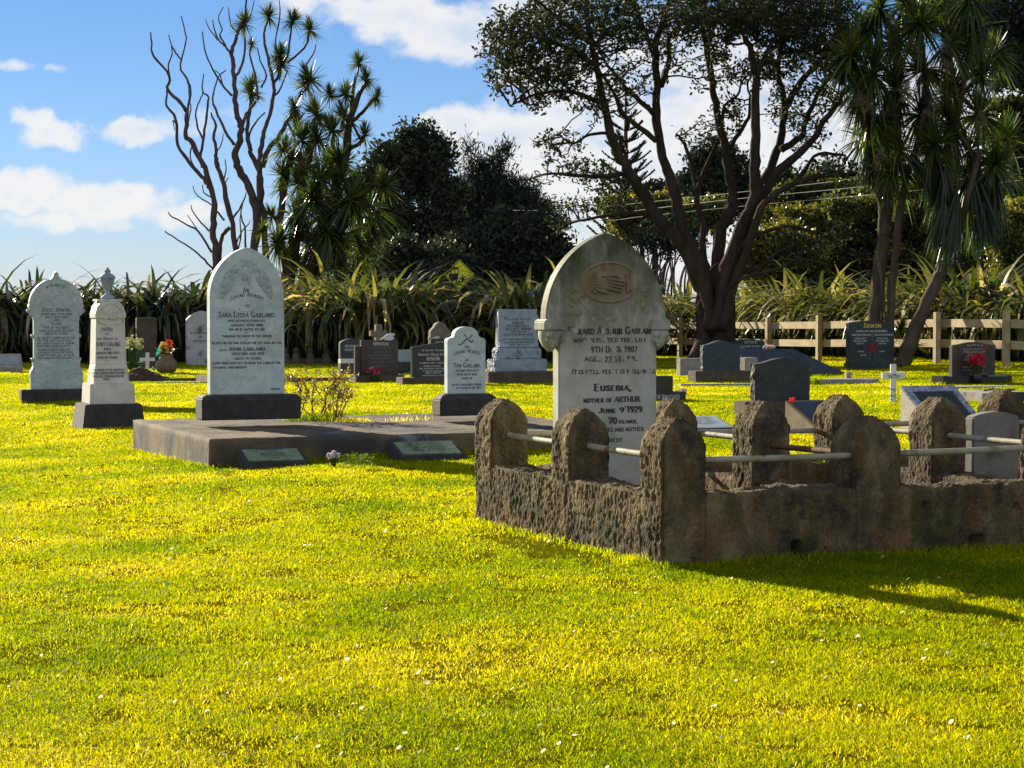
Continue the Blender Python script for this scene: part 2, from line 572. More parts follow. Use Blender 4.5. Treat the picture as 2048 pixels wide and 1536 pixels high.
def blades(P, h, w, tint, lean=0.5, rng=RNG):
    """grass blades at points P (N,3): two segments and a tip"""
    N = len(P)
    az = rng.uniform(0, 2 * np.pi, N)
    ln = rng.uniform(0.15, 1.0, N) * lean * h * 1.6
    d = np.stack([np.cos(az), np.sin(az), np.zeros(N)], 1)
    fa = az + rng.uniform(0.6, 2.5, N)
    s = np.stack([np.cos(fa), np.sin(fa), np.zeros(N)], 1) * (w / 2)[:, None]
    up = np.zeros((N, 3)); up[:, 2] = 1
    mid = P + up * (h * 0.6)[:, None] + d * (ln * 0.4)[:, None]
    tip = P + up * (h * rng.uniform(0.8, 1.0, N))[:, None] + d * ln[:, None]
    V = np.stack([P - s, P + s, mid + s * 0.85, mid - s * 0.85, tip], 1).reshape(-1, 3)
    b = np.arange(N) * 5
    return V, np.stack([b, b + 1, b + 2, b + 3], 1), np.stack([b + 3, b + 2, b + 4], 1), np.repeat(tint, 5)


def in_rect(x, y, o, th, u0, u1, v0, v1):
    c, s = math.cos(th), math.sin(th)
    dx, dy = x - o.x, y - o.y
    u = dx * c + dy * s; v = -dx * s + dy * c
    return (u > u0) & (u < u1) & (v > v0) & (v < v1)


def daisy_mat():
    m, n, b = new_mat('daisy_white')
    b.inputs['Base Color'].default_value = (.85, .80, .62, 1); b.inputs['Specular IOR Level'].default_value = 0.05
    tr = n.n('ShaderNodeBsdfTranslucent'); tr.inputs[0].default_value = (.9, .82, .6, 1)
    ms = n.n('ShaderNodeMixShader'); ms.inputs[0].default_value = .5
    n.put(ms.inputs[1], b.outputs[0]); n.put(ms.inputs[2], tr.outputs[0])
    n.put(m.node_tree.nodes['Material Output'].inputs[0], ms.outputs[0])
    return m


def build_grass():
    parts = []
    d = 6.2
    while d < 66:
        step = 0.35 + d * 0.02
        hw = 0.255 * d + 2.4
        xr = min(hw, 19)
        dens = 21000 * (6.5 / d) ** 1.55
        n = int(dens * step * 2 * xr)
        x = RNG.uniform(-xr, xr, n); y = RNG.uniform(d, d + step, n)
        parts.append(np.stack([x, y], 1))
        d += step
    XY = np.concatenate(parts)
    x, y = XY[:, 0], XY[:, 1]
    p3 = np.stack([x, y, np.zeros_like(x)], 1)
    clump = fbm(p3 * 5.5, 3)
    patch = fbm(p3 * 0.9 + 40, 4)
    keep = RNG.uniform(0, 1, len(x)) < np.clip(0.36 + (clump - 0.3) * 2.8, 0.28, 1) * np.clip(1.25 - np.clip(patch - 0.56, 0, 1) * 3.0, 0.35, 1)
    # worn soil along the left wall of the grey plot and bare plots
    worn = in_rect(x, y, ENC_A, ENC_T, -0.42 + 0.15 * (clump - 0.5) * 4, 0.0, 0.25, 1.95)
    keep &= ~(worn & (RNG.uniform(0, 1, len(x)) < 0.9))
    keep &= ~in_rect(x, y, ENC_A, ENC_T, 0.02, 5.2, 0.02, 2.68)
    keep &= ~in_rect(x, y, SLAB_S, SLAB_T, 0.02, 4.3, 0.02, 3.55)
    XY, clump, patch = XY[keep], clump[keep], patch[keep]
    x, y = XY[:, 0], XY[:, 1]
    N = len(x)
    P = np.stack([x, y, gv(x, y) - 0.003], 1)
    dist = y
    h = RNG.uniform(0.010, 0.028, N) * (0.56 + 0.92 * clump) * (1 + np.clip(dist - 14, 0, 40) * 0.012)
    h *= np.where(RNG.uniform(0, 1, N) < 0.02, 1.6, 1.0)
    # taller tufts at the foot of walls
    edge = in_rect(x, y, ENC_A, ENC_T, -0.12, 5, -0.12, 3) | in_rect(x, y, SLAB_S, SLAB_T, -0.12, 4.5, -0.1, 3.8)
    h *= np.where(edge, 1.6, 1.0)
    w = 0.0026 * (dist / 7) ** 0.72 * RNG.uniform(0.7, 1.5, N)
    tint = np.clip(RNG.normal(0.43, 0.16, N) + (patch - 0.5) * 1.1 - (clump - 0.5) * 0.5, 0, 0.92)
    dead = RNG.uniform(0, 1, N) < 0.035 + 0.10 * np.clip(patch - 0.55, 0, 1) * 4
    tint = np.where(dead, RNG.uniform(0.85, 1.0, N), tint)
    V, Q, T, tn = blades(P, h, w, tint, 1.15)
    me = np_mesh('lawn_grass', V, Q, T, tn)
    tag(link('lawn_grass', me, GRASS), 'short sunlit yellow green lawn grass with worn dry patches', 'grass', kind='stuff')
    # clover and plantain rosettes among the blades
    n = 9000
    yy = 6.4 * (34 / 6.4) ** RNG.uniform(0, 1, n)
    xx = RNG.uniform(-1, 1, n) * (0.25 * yy + 0.5)
    cl = fbm(np.stack([xx, yy, np.zeros(n)], 1) * 1.3 + 70, 3)
    k = (cl > 0.50) & ~in_rect(xx, yy, ENC_A, ENC_T, -0.02, 5.2, -0.02, 2.7) & ~in_rect(xx, yy, SLAB_S, SLAB_T, -0.05, 4.4, -0.05, 3.7)
    xx, yy = np.repeat(xx[k], 6), np.repeat(yy[k], 6)
    n = len(xx)
    sp = 0.018 * (1 + np.clip(yy - 12, 0, 30) * .03)
    P = np.stack([xx + RNG.normal(0, 1, n) * sp, yy + RNG.normal(0, 1, n) * sp, np.zeros(n)], 1)
    P[:, 2] = gv(P[:, 0], P[:, 1]) + RNG.uniform(.010, .028, n)
    d = RNG.normal(0, 1, (n, 3)); d[:, 2] = RNG.uniform(-.1, .5, n); d /= np.linalg.norm(d, axis=1)[:, None]
    w_ = np.cross(d, np.array([[0, 0, 1.]])); w_ /= np.linalg.norm(w_, axis=1)[:, None]
    l = (RNG.uniform(.008, .018, n) * (1 + np.clip(yy - 12, 0, 30) * .03))[:, None]
    Vc = np.stack([P, P + d * l * .55 + w_ * l * .38, P + d * l, P + d * l * .55 - w_ * l * .38], 1).reshape(-1, 3)
    i4 = np.arange(n) * 4
    me = np_mesh('clover', Vc, np.stack([i4, i4 + 1, i4 + 2, i4 + 3], 1), None, np.repeat(RNG.uniform(0, .35, n), 4))
    tag(link('clover', me, GRASS), 'small green clover leaves mixed into the lawn', 'clover', kind='stuff')
    # fallen white petals and daisies
    n = 560
    yy = 6.6 * (44 / 6.6) ** RNG.uniform(0, 1, n) ** 1.15
    xx = RNG.uniform(-1, 1, n) * (0.25 * yy + 0.4)
    cl = fbm(np.stack([xx, yy, np.zeros(n)], 1) * 0.8 + 9, 3)
    k = RNG.uniform(0, 1, n) < np.clip((cl - 0.35) * 5, 0.1, 1)
    k &= ~in_rect(xx, yy, ENC_A, ENC_T, -0.05, 5.2, -0.05, 2.7) & ~in_rect(xx, yy, SLAB_S, SLAB_T, -0.05, 4.3, -0.1, 3.6)
    xx, yy = xx[k], yy[k]; n = len(xx)
    zz = gv(xx, yy) + RNG.uniform(0.016, 0.034, n)
    r = RNG.uniform(0.0045, 0.0115, n) * (1 + np.clip(yy - 14, 0, 30) * 0.02)
    Vs, Qs = [], []
    for i in range(n):
        a0 = RNG.uniform(0, 6.3)
        nrm = Vector((RNG.normal(-0.5, 0.5), RNG.normal(0.5, 0.6), 1)).normalized()
        u = nrm.orthogonal().normalized(); v = nrm.cross(u)
        c = Vector((xx[i], yy[i], zz[i]))
        o = len(Vs)
        k8 = 6
        Vs.append(c + nrm * 0.002)
        for q in range(k8):
            an = a0 + q * 2 * math.pi / k8
            rr = r[i] * RNG.uniform(0.6, 1.25)
            Vs.append(c + (u * math.cos(an) * 1.25 + v * math.sin(an)) * rr)
        Qs += [(o, o + 1 + q, o + 1 + (q + 1) % k8) for q in range(k8)]
    me = np_mesh('daisies', np.array([tuple(v) for v in Vs]), None, Qs)
    tag(link('daisies', me, daisy_mat()), 'tiny white daisies and petals scattered over the lawn', 'daisies', kind='stuff')


build_grass()

# ================================================================== ROUGH CONCRETE PLOT WALL
def enc_mat():
    m, n, b = new_mat('weathered_scoria_concrete')
    tc = n.n('ShaderNodeTexCoord'); geo = n.n('ShaderNodeNewGeometry')
    p = geo.outputs['Position']
    vs = n.mapping(p, (1, 1, 0.45))
    c = n.ramp(n.noise(7, 8, 0.65, vs), [(0.25, (0.050, 0.036, 0.018)), (0.5, (0.135, 0.102, 0.052)), (0.72, (0.30, 0.235, 0.128))])
    # rusty orange wash low down in patches, pale lichen, black crust, moss
    sepz = n.n('ShaderNodeSeparateXYZ'); n.put(sepz.inputs[0], p)
    low = n.step(sepz.outputs[2], 0.46, 0.05)
    c = n.mix(n.math('MULTIPLY', n.step(n.noise(2.4, 6, 0.65, n.mapping(p, loc=(5, 2, 1))), 0.47, 0.66), n.math('MULTIPLY', low, 0.8)), c, (0.26, 0.125, 0.045))
    c = n.mix(n.math('MULTIPLY', n.step(n.noise(3.2, 7, 0.7, n.mapping(p, loc=(1, 7, 3))), 0.50, 0.66), 0.8), c, (0.032, 0.027, 0.026))
    c = n.mix(n.math('MULTIPLY', n.step(n.noise(28, 5, 0.75, p), 0.60, 0.72), n.math('MULTIPLY', n.step(n.noise(1.7, 4, 0.6, n.mapping(p, loc=(2, 1, 8))), 0.38, 0.56), 0.9)), c, (0.36, 0.34, 0.29))
    mossy = n.math('MULTIPLY', n.step(n.noise(1.5, 5, 0.6, n.mapping(p, loc=(8, 3, 2))), 0.54, 0.68), n.step(sepz.outputs[2], 0.5, 0.1))
    c = n.mix(n.math('MULTIPLY', mossy, 0.85), c, (0.028, 0.045, 0.012))
    wv = n.mapping(p, (1, 1, 1.7)); 
    wn = n.n('ShaderNodeTexNoise'); wn.inputs['Scale'].default_value = 9; wn.inputs['Detail'].default_value = 4; n.put(wn.inputs['Vector'], p)
    wm = n.n('ShaderNodeVectorMath', operation='MULTIPLY_ADD'); n.put(wm.inputs[0], wn.outputs['Color']); wm.inputs[1].default_value = (.22, .22, .22); n.put(wm.inputs[2], wv)
    ck = n.voronoi(1.25, wm.outputs[0], 'DISTANCE_TO_EDGE')
    crack = n.math('SUBTRACT', 1.0, n.step(ck, 0.0, 0.007))
    c = n.mix(n.math('MULTIPLY', n.math('MULTIPLY', crack, n.step(n.noise(1.6, 3, 0.6, n.mapping(p, loc=(3, 3, 3))), 0.46, 0.56)), 0.85), c, (0.008, 0.007, 0.006))
    c = n.mix(n.math('MULTIPLY', n.step(n.noise(75, 3, 0.7, p), 0.62, 0.70), 0.55), c, (0.30, 0.27, 0.21))
    n.put(b.inputs['Base Color'], c)
    b.inputs['Roughness'].default_value = 0.92
    b.inputs['Specular IOR Level'].default_value = 0.2
    bp = n.n('ShaderNodeBump'); bp.inputs['Strength'].default_value = 0.9; bp.inputs['Distance'].default_value = 0.016
    h = n.math('ADD', n.math('MULTIPLY', n.math('SUBTRACT', 1.0, n.voronoi(62, n.mapping(p, (1, 1, .6)))), 0.9), n.math('MULTIPLY', n.noise(150, 4, 0.7, p), 0.6))
    n.put(bp.inputs['Height'], h); n.put(b.inputs['Normal'], bp.outputs[0])
    return m


ENC_MAT = enc_mat()


def rough_block(name, size, parent, loc, res=0.0105, head=None, amp=1.0, holes=(), seed=0.0, mat=None, rnd=0.016):
    """block standing on z=0 of its frame, surface pitted like poured scoria concrete"""
    sx, sy, sz = size
    nx, ny, nz = max(2, int(sx / res)), max(2, int(sy / res)), max(2, int(sz / res))
    idx, V, Nn, Q = {}, [], [], []

    def vid(i, j, k):
        key = (i, j, k)
        if key not in idx:
            idx[key] = len(V)
            V.append((sx * (i / nx - 0.5), sy * (j / ny - 0.5), sz * k / nz))
            nn = [(-1 if i == 0 else 1 if i == nx else 0), (-1 if j == 0 else 1 if j == ny else 0), (1 if k == nz else 0)]
            Nn.append(nn)
        return idx[key]
    for i in range(nx):
        for k in range(nz):
            Q.append((vid(i, 0, k), vid(i + 1, 0, k), vid(i + 1, 0, k + 1), vid(i, 0, k + 1)))
            Q.append((vid(i + 1, ny, k), vid(i, ny, k), vid(i, ny, k + 1), vid(i + 1, ny, k + 1)))
    for j in range(ny):
        for k in range(nz):
            Q.append((vid(0, j + 1, k), vid(0, j, k), vid(0, j, k + 1), vid(0, j + 1, k + 1)))
            Q.append((vid(nx, j, k), vid(nx, j + 1, k), vid(nx, j + 1, k + 1), vid(nx, j, k + 1)))
    for i in range(nx):
        for j in range(ny):
            Q.append((vid(i, j, nz), vid(i + 1, j, nz), vid(i + 1, j + 1, nz), vid(i, j + 1, nz)))
    V = np.array(V); Nn = np.array(Nn, float)
    cnt = np.abs(Nn).sum(1)
    front = (Nn[:, 1] < 0) & (np.abs(Nn[:, 0]) < 0.5)
    Nn /= np.maximum(np.linalg.norm(Nn, axis=1), 1)[:, None]
    V = V - Nn * (np.where(cnt > 1, rnd, 0.0))[:, None]
    if head:                                   # rounded gable top
        z0 = head
        t = np.clip((V[:, 2] - z0) / (sz - z0), 0, 1)
        sc = np.where(t > 0, np.maximum(0.22, (1 - t ** 1.9) ** 0.72), 1.0)
        V[:, 0] *= sc
        V[:, 1] *= 1 - (1 - sc) * 0.55
        tt = t > 0
        nr = Nn.copy(); nr[:, 2] += t * 1.3
        nr /= np.maximum(np.linalg.norm(nr, axis=1), 1e-6)[:, None]
        Nn = np.where(tt[:, None], nr, Nn)
    W = V + np.array(loc)[None] + seed
    grain = fbm(W * np.array([85, 85, 38]), 2) - 0.5
    pit = np.abs(fbm(W * np.array([44, 44, 22]) + 9, 2) - 0.5) * 2
    lump = fbm(W * 6.5 + 3, 3) - 0.5
    a = np.where(front, 0.32, 1.0) * amp
    disp = grain * 0.020 * a - (0.4 - pit) * 0.004 * a + lump * (0.018 * (0.5 + 0.5 * a))
    V = V + Nn * disp[:, None]
    top = Nn[:, 2] > 0.9
    V[:, 2] += np.where(top & (head is None), (fbm(W * np.array([14, 14, 1]), 3) - 0.5) * 0.05 * amp, 0)
    for hx, hz, hw, hh, dep in holes:           # square drain holes
        q = front & (np.abs(V[:, 0] - hx) < hw / 2) & (np.abs(V[:, 2] - hz) < hh / 2)
        V[q, 1] += dep
    me = np_mesh(name, V, Q, smooth=True)
    return link(name, me, mat or ENC_MAT, parent, loc)


RAIL = stone('painted_iron_pipe', [(0.3, (0.26, 0.24, 0.17)), (0.7, (0.42, 0.39, 0.29))], 8, 0.7, 0.3, 80, moss=[((0.10, 0.12, 0.05), 6.0, 0.54, 0.66), ((0.16, 0.08, 0.03), 7.0, 0.58, 0.68)])
RUST = stone('rusty_iron_pipe', [(0.3, (0.07, 0.035, 0.018)), (0.7, (0.20, 0.10, 0.05))], 14, 0.85, 0.4, 80)


def build_enclosure():
    A = ENC_A
    t = thing('grave_enclosure', 'rough brown concrete plot wall with round topped posts and iron pipe rails', 'grave enclosure', A, ENC_T)
    us = [0.145, 1.445, 2.82, 4.26]
    vsn = [0.145, 1.35, 2.55]
    ws = {(0, 0): 0.285, (1, 0): 0.325}
    for i, u in enumerate(us):
        for j, v in enumerate(vsn):
            w = ws.get((i, j), 0.275)
            h = 0.86 + 0.02 * math.sin(i * 5.1 + j * 3.3)
            rough_block('post', (w, 0.28, h), t, (u, v, -0.02), head=h - 0.17 - 0.02 * (i % 2), seed=i * 3.1 + j * 7.7)
    wz = 0.43
    # front and back runs
    for i in range(3):
        a, b = us[i] + 0.13, us[i + 1] - 0.13
        hol = [((0.60 - (b - a) / 2), 0.085, 0.055, 0.11, 0.12)] if i == 0 else ([(-0.35, 0.30, 0.05, 0.035, 0.05), (0.02, 0.06, 0.09, 0.10, 0.1)] if i == 1 else [])
        rough_block('wall', (b - a + 0.02, 0.24, wz - 0.012 * i), t, ((a + b) / 2, 0.128, -0.02), holes=hol, seed=i * 2.2, res=0.014)
        rough_block('wall', (b - a + 0.02, 0.24, wz - 0.03), t, ((a + b) / 2, 2.55, -0.02), seed=i * 2.2 + 5, res=0.02)
    for i, u in enumerate(us):
        for j in range(2):
            a, b = vsn[j] + 0.13, vsn[j + 1] - 0.13
            uu = u - 0.018 if i == 0 else u
            rough_block('wall', (0.24, b - a + 0.02, wz - (0.0 if i == 0 else 0.05)), t, (uu, (a + b) / 2, -0.02), seed=i * 1.9 + j * 4 + 1, res=0.0095 if i == 0 else 0.02)
    # soil inside the plots
    for i in range(3):
        m = MB().box(((us[i] + us[i + 1]) / 2, 1.35, 0.1), (us[i + 1] - us[i] - 0.2, 2.2, 0.2))
        m.build('soil_fill', SOIL, t, 0.01)
    rz = 0.61
    r = 0.019

    def rail(p, q, mat=RAIL, sag=0.004):
        p, q = Vector(p), Vector(q)
        pts = [p.lerp(q, k / 8) + Vector((0, 0, -sag * math.sin(math.pi * k / 8))) for k in range(9)]
        MB().tube(pts, r, 10).build('rail', mat, t)
    for j in range(2):
        rail((0.14, vsn[j], rz), (0.14, vsn[j + 1], rz + 0.004))
        rail((us[2], vsn[j], rz), (us[2], vsn[j + 1], rz))
        rail((us[3], vsn[j], rz), (us[3], vsn[j + 1], rz))
    rail((us[0], 0.09, rz - 0.01), (us[1] - 0.10, 0.06, rz - 0.015))
    rail((us[1] + 0.1, 0.08, rz - 0.012), (us[2], 0.09, rz - 0.005))
    rail((us[2], 0.09, rz - 0.005), (us[3], 0.09, rz - 0.005))
    rail((us[0], vsn[2], rz), (us[1], vsn[2], rz))
    rail((us[1], vsn[2], rz - 0.02), (us[2] - 0.2, vsn[2], rz - 0.035))
    rail((us[2] - 0.2, vsn[2], rz - 0.035), (us[2] + 0.06, vsn[2] - 0.1, rz - 0.14), RUST)
    rail((us[2], vsn[2], rz), (us[3], vsn[2], rz))
    rail((us[1], vsn[1], rz), (us[1], vsn[2], rz))
    rail((us[1] + 0.02, vsn[0], rz - 0.02), (us[1], vsn[1], rz - 0.03), RUST)
    return t


build_enclosure()
# ================================================================== LETTERING
# cut capitals as strokes: (points), advance width; unit cap height
GL = {
 'A': ([[(0, 0), (.36, 1), (.72, 0)], [(.15, .36), (.57, .36)]], .72), 'B': ([[(.1, 0), (.1, 1), (.4, 1), (.55, .88), (.55, .65), (.4, .53), (.1, .53)], [(.4, .53), (.62, .42), (.62, .12), (.44, 0), (.1, 0)]], .64),
 'C': ([[(.68, .78), (.56, .95), (.36, 1), (.14, .86), (.05, .5), (.14, .14), (.36, 0), (.56, .05), (.68, .24)]], .7), 'D': ([[(.1, 0), (.1, 1), (.42, 1), (.64, .85), (.72, .5), (.64, .15), (.42, 0), (.1, 0)]], .76),
 'E': ([[(.1, 0), (.1, 1)], [(.1, 1), (.58, 1)], [(.1, .52), (.45, .52)], [(.1, 0), (.6, 0)]], .62), 'F': ([[(.1, 0), (.1, 1)], [(.1, 1), (.58, 1)], [(.1, .52), (.45, .52)]], .58),
 'G': ([[(.68, .80), (.56, .95), (.36, 1), (.14, .86), (.05, .5), (.14, .14), (.36, 0), (.58, .05), (.66, .15)], [(.66, .0), (.66, .42)], [(.45, .42), (.76, .42)]], .78), 'H': ([[(.1, 0), (.1, 1)], [(.68, 0), (.68, 1)], [(.1, .52), (.68, .52)]], .78),
 'I': ([[(.15, 0), (.15, 1)]], .3), 'J': ([[(.4, 1), (.4, .15), (.28, -.02), (.1, 0), (.02, .15)]], .5), 'K': ([[(.1, 0), (.1, 1)], [(.62, 1), (.1, .42)], [(.28, .58), (.68, 0)]], .7),
 'L': ([[(.1, 0), (.1, 1)], [(.1, 0), (.58, 0), (.58, .2)]], .6), 'M': ([[(.08, 0), (.14, 1), (.45, .1), (.76, 1), (.84, 0)]], .92), 'N': ([[(.1, 0), (.1, 1)], [(.1, 1), (.66, 0)], [(.66, 0), (.66, 1)]], .76),
 'O': ([[(.38, 1), (.14, .86), (.05, .5), (.14, .14), (.38, 0), (.62, .14), (.71, .5), (.62, .86), (.38, 1)]], .76), 'P': ([[(.1, 0), (.1, 1), (.44, 1), (.6, .86), (.6, .62), (.44, .48), (.1, .48)]], .62),
 'Q': ([[(.38, 1), (.14, .86), (.05, .5), (.14, .14), (.38, 0), (.62, .14), (.71, .5), (.62, .86), (.38, 1)], [(.42, .2), (.72, -.12)]], .76), 'R': ([[(.1, 0), (.1, 1), (.42, 1), (.58, .87), (.58, .64), (.42, .5), (.1, .5)], [(.34, .5), (.68, 0)]], .7),
 'S': ([[(.52, .80), (.44, .95), (.28, 1), (.1, .88), (.1, .66), (.28, .53), (.46, .43), (.54, .26), (.44, .06), (.26, 0), (.1, .06), (.04, .22)]], .6), 'T': ([[(.33, 0), (.33, 1)], [(0, .86), (0, 1), (.66, 1), (.66, .86)]], .66),
 'U': ([[(.1, 1), (.1, .28), (.2, .06), (.38, 0), (.56, .06), (.66, .28), (.66, 1)]], .76), 'V': ([[(0, 1), (.36, 0), (.72, 1)]], .72), 'W': ([[(0, 1), (.27, 0), (.5, .9), (.73, 0), (1.0, 1)]], 1.0),
 'X': ([[(.04, 0), (.64, 1)], [(.04, 1), (.64, 0)]], .68), 'Y': ([[(0, 1), (.34, .48), (.68, 1)], [(.34, .48), (.34, 0)]], .68), 'Z': ([[(.05, .86), (.05, 1), (.58, 1), (.04, 0), (.6, 0), (.6, .15)]], .64),
 '0': ([[(.28, 1), (.08, .8), (.04, .5), (.08, .2), (.28, 0), (.48, .2), (.52, .5), (.48, .8), (.28, 1)]], .56), '1': ([[(.08, .82), (.24, 1), (.24, 0)]], .4), '2': ([[(.05, .76), (.12, .95), (.28, 1), (.46, .9), (.48, .68), (.36, .45), (.04, 0), (.52, 0)]], .56),
 '3': ([[(.06, .84), (.24, 1), (.44, .9), (.45, .66), (.22, .54), (.47, .42), (.5, .16), (.28, 0), (.05, .14)]], .56), '4': ([[(.4, 0), (.4, 1), (.02, .3), (.55, .3)]], .58), '5': ([[(.48, 1), (.12, 1), (.09, .56), (.3, .62), (.48, .48), (.5, .2), (.3, 0), (.05, .1)]], .56),
 '6': ([[(.46, .92), (.26, .96), (.1, .7), (.05, .34), (.14, .06), (.3, 0), (.48, .14), (.5, .4), (.32, .56), (.08, .4)]], .56), '7': ([[(.03, .86), (.03, 1), (.52, 1), (.22, 0)]], .54), '8': ([[(.28, .54), (.08, .7), (.12, .94), (.28, 1), (.44, .94), (.48, .7), (.28, .54), (.05, .36), (.08, .08), (.28, 0), (.48, .08), (.51, .36), (.28, .54)]], .56),
 '9': ([[(.1, .08), (.3, .04), (.46, .3), (.51, .66), (.42, .94), (.26, 1), (.08, .86), (.06, .6), (.24, .44), (.48, .6)]], .56), '.': ([[(.06, 0), (.06, .1)]], .18), ',': ([[(.1, .08), (.04, -.16)]], .2), '-': ([[(.04, .42), (.34, .42)]], .38), "'": ([[(.06, 1), (.06, .78)]], .16),
 '&': ([[(.7, 0), (.2, .72), (.22, .94), (.36, 1), (.5, .88), (.44, .66), (.1, .34), (.1, .1), (.3, 0), (.54, .12), (.66, .42)]], .76), '?': ([[(.05, .76), (.12, .95), (.28, 1), (.46, .9), (.44, .66), (.26, .5), (.26, .26)], [(.26, 0), (.26, .1)]], .54),
 '(': ([[(.22, 1.05), (.08, .5), (.22, -.05)]], .3), ')': ([[(.06, 1.05), (.2, .5), (.06, -.05)]], .3),
}


def text_geo(s, h, width=None, thick=0.19, thin=0.085, gap=0.18, arc=0.0, slant=0.0, serif=True):
    """stroke polygons (x, z) of a line, centred on x = 0, base line z = 0; lower case comes out as small capitals"""
    polys = []
    x = 0.0
    for ch in s:
        if ch == ' ':
            x += 0.42; continue
        sc = 1.0
        c = ch
        if ch.islower():
            c, sc = ch.upper(), 0.74
        if c not in GL:
            x += 0.3; continue
        strokes, adv = GL[c]
        for st in strokes:
            for a, b in zip(st[:-1], st[1:]):
                dx, dy = b[0] - a[0], b[1] - a[1]
                L = math.hypot(dx, dy) or 1e-6
                th = (thin + (thick - thin) * abs(dy) / L) * (0.9 if sc < 1 else 1)
                if abs(dy) / L > 0.7 and dx * dy > 0 and c in 'AVWMXY': th = thin * 1.1
                px, py = -dy / L * th / 2, dx / L * th / 2
                ex, ey = dx / L * th * .18, dy / L * th * .18
                polys.append([(x + sc * (a[0] - ex) + px, sc * (a[1] - ey) + py), (x + sc * (a[0] - ex) - px, sc * (a[1] - ey) - py),
                              (x + sc * (b[0] + ex) - px, sc * (b[1] + ey) - py), (x + sc * (b[0] + ex) + px, sc * (b[1] + ey) + py)])
            if serif:
                for e, o in ((st[0], st[1]), (st[-1], st[-2])):
                    if (abs(e[1]) < .01 or abs(e[1] - 1) < .01) and abs(e[1] - o[1]) > abs(e[0] - o[0]) * 1.2:
                        w, t2 = 0.15, thin * 1.0
                        y = e[1]
                        y0, y1 = (y - 0.01, y + t2) if y < .5 else (y - t2, y + 0.01)
                        polys.append([(x + sc * e[0] - w, sc * y0), (x + sc * e[0] + w, sc * y0), (x + sc * e[0] + w, sc * y1), (x + sc * e[0] - w, sc * y1)])
        x += adv * sc + gap
    W = max(x - gap, 0.01)
    k = h
    sx = k if width is None else width / W
    out = []
    for p in polys:
        q = []
        for a, b in p:
            X = (a - W / 2) * sx + b * k * slant
            Z = b * k
            if arc:
                tt = (a - W / 2) / (W / 2)
                Z += arc * (1 - tt * tt)
            q.append((X, Z))
        out.append(q)
    return out


def inscription(parent, lines, y, mat, name='inscription', tilt=None, proud=0.0015):
    """lines: (text, x, z, cap height, width or None, options); y = front plane; tilt maps (x, z) to a 3-D point"""
    V, Fc = [], []
    for ln in lines:
        s, x, z, h, w = ln[:5]
        o = ln[5] if len(ln) > 5 else {}
        for i, p in enumerate(text_geo(s, h, w, **o)):
            b = len(V)
            yy = y - proud - 0.00004 * (i % 7)
            for X, Z in p:
                V.append(tilt(x + X, z + Z, proud + 0.00004 * (i % 7)) if tilt else (x + X, yy, z + Z))
            Fc.append((b, b + 1, b + 2, b + 3))
    me = bpy.data.meshes.new(name)
    me.from_pydata([tuple(v) for v in V], [], Fc)
    return link(name, me, mat, parent)


# ------------------------------------------------ outlines
def arc_pts(cx, cz, r, a0, a1, n=12, rz=None):
    rz = r if rz is None else rz
    return [(cx + r * math.cos(R(a0 + (a1 - a0) * i / n)), cz + rz * math.sin(R(a0 + (a1 - a0) * i / n))) for i in range(n + 1)]


def gothic(w, h, spring, n=14, z0=0.0):
    """pointed arch; counter clockwise from bottom left"""
    hw, rise = w / 2, h - spring
    r = (hw * hw + rise * rise) / (2 * hw)
    a = math.degrees(math.asin(min(1, rise / r)))
    right = arc_pts(hw - r, spring, r, 0, a, n)
    left = [(-x, z) for x, z in reversed(right[:-1])]
    return [(-hw, z0), (hw, z0)] + right + left


def round_top(w, h, spring, n=16, z0=0.0):
    return [(-w / 2, z0), (w / 2, z0)] + arc_pts(0, spring, w / 2, 0, 180, n, h - spring)


def serp(w, h, drop, n=22, z0=0.0):
    """serpentine (ogee) top"""
    pts = [(-w / 2, z0), (w / 2, z0)]
    for i in range(n + 1):
        t = 1 - 2 * i / n
        pts.append((t * w / 2, h - drop * (1 - math.cos(math.pi * abs(t))) / 2))
    return pts


def camber(w, h, rise, n=14, z0=0.0):
    return [(-w / 2, z0), (w / 2, z0)] + [((1 - 2 * i / n) * w / 2, h - rise * (1 - 2 * i / n) ** 2) for i in range(n + 1)]


def slab_mesh(prof, t, bevel=0.006, name='headstone', mat=None, parent=None, y0=None, loc=None, rot=None):
    y0 = -t / 2 if y0 is None else y0
    return MB().prism(prof, y0, y0 + t).build(name, mat, parent, bevel, loc, rot)


def rough_sides(o, amp=0.02, seed=0.0, only='x'):
    """rock-faced edges: subdivide the side faces and push them about"""
    me = o.data
    bm = bmesh.new(); bm.from_mesh(me)
    ed = [e for e in bm.edges if e.calc_length() > 0.05]
    bmesh.ops.subdivide_edges(bm, edges=ed, cuts=9, use_grid_fill=True)
    bm.normal_update()
    xs = [v.co.x for v in bm.verts]; hw = max(abs(min(xs)), abs(max(xs)))
    for v in bm.verts:
        if any(abs(f.normal.x) > 0.6 for f in v.link_faces):
            nz = mnoise.noise(v.co * 17 + Vector((seed, 0, 0))) + 0.6 * mnoise.noise(v.co * 41)
            v.co.x += math.copysign(1, v.co.x) * (nz * amp)
            v.co.y += mnoise.noise(v.co * 23 + Vector((9, seed, 0))) * amp * 0.5
    bm.to_mesh(me); bm.free()
    return o


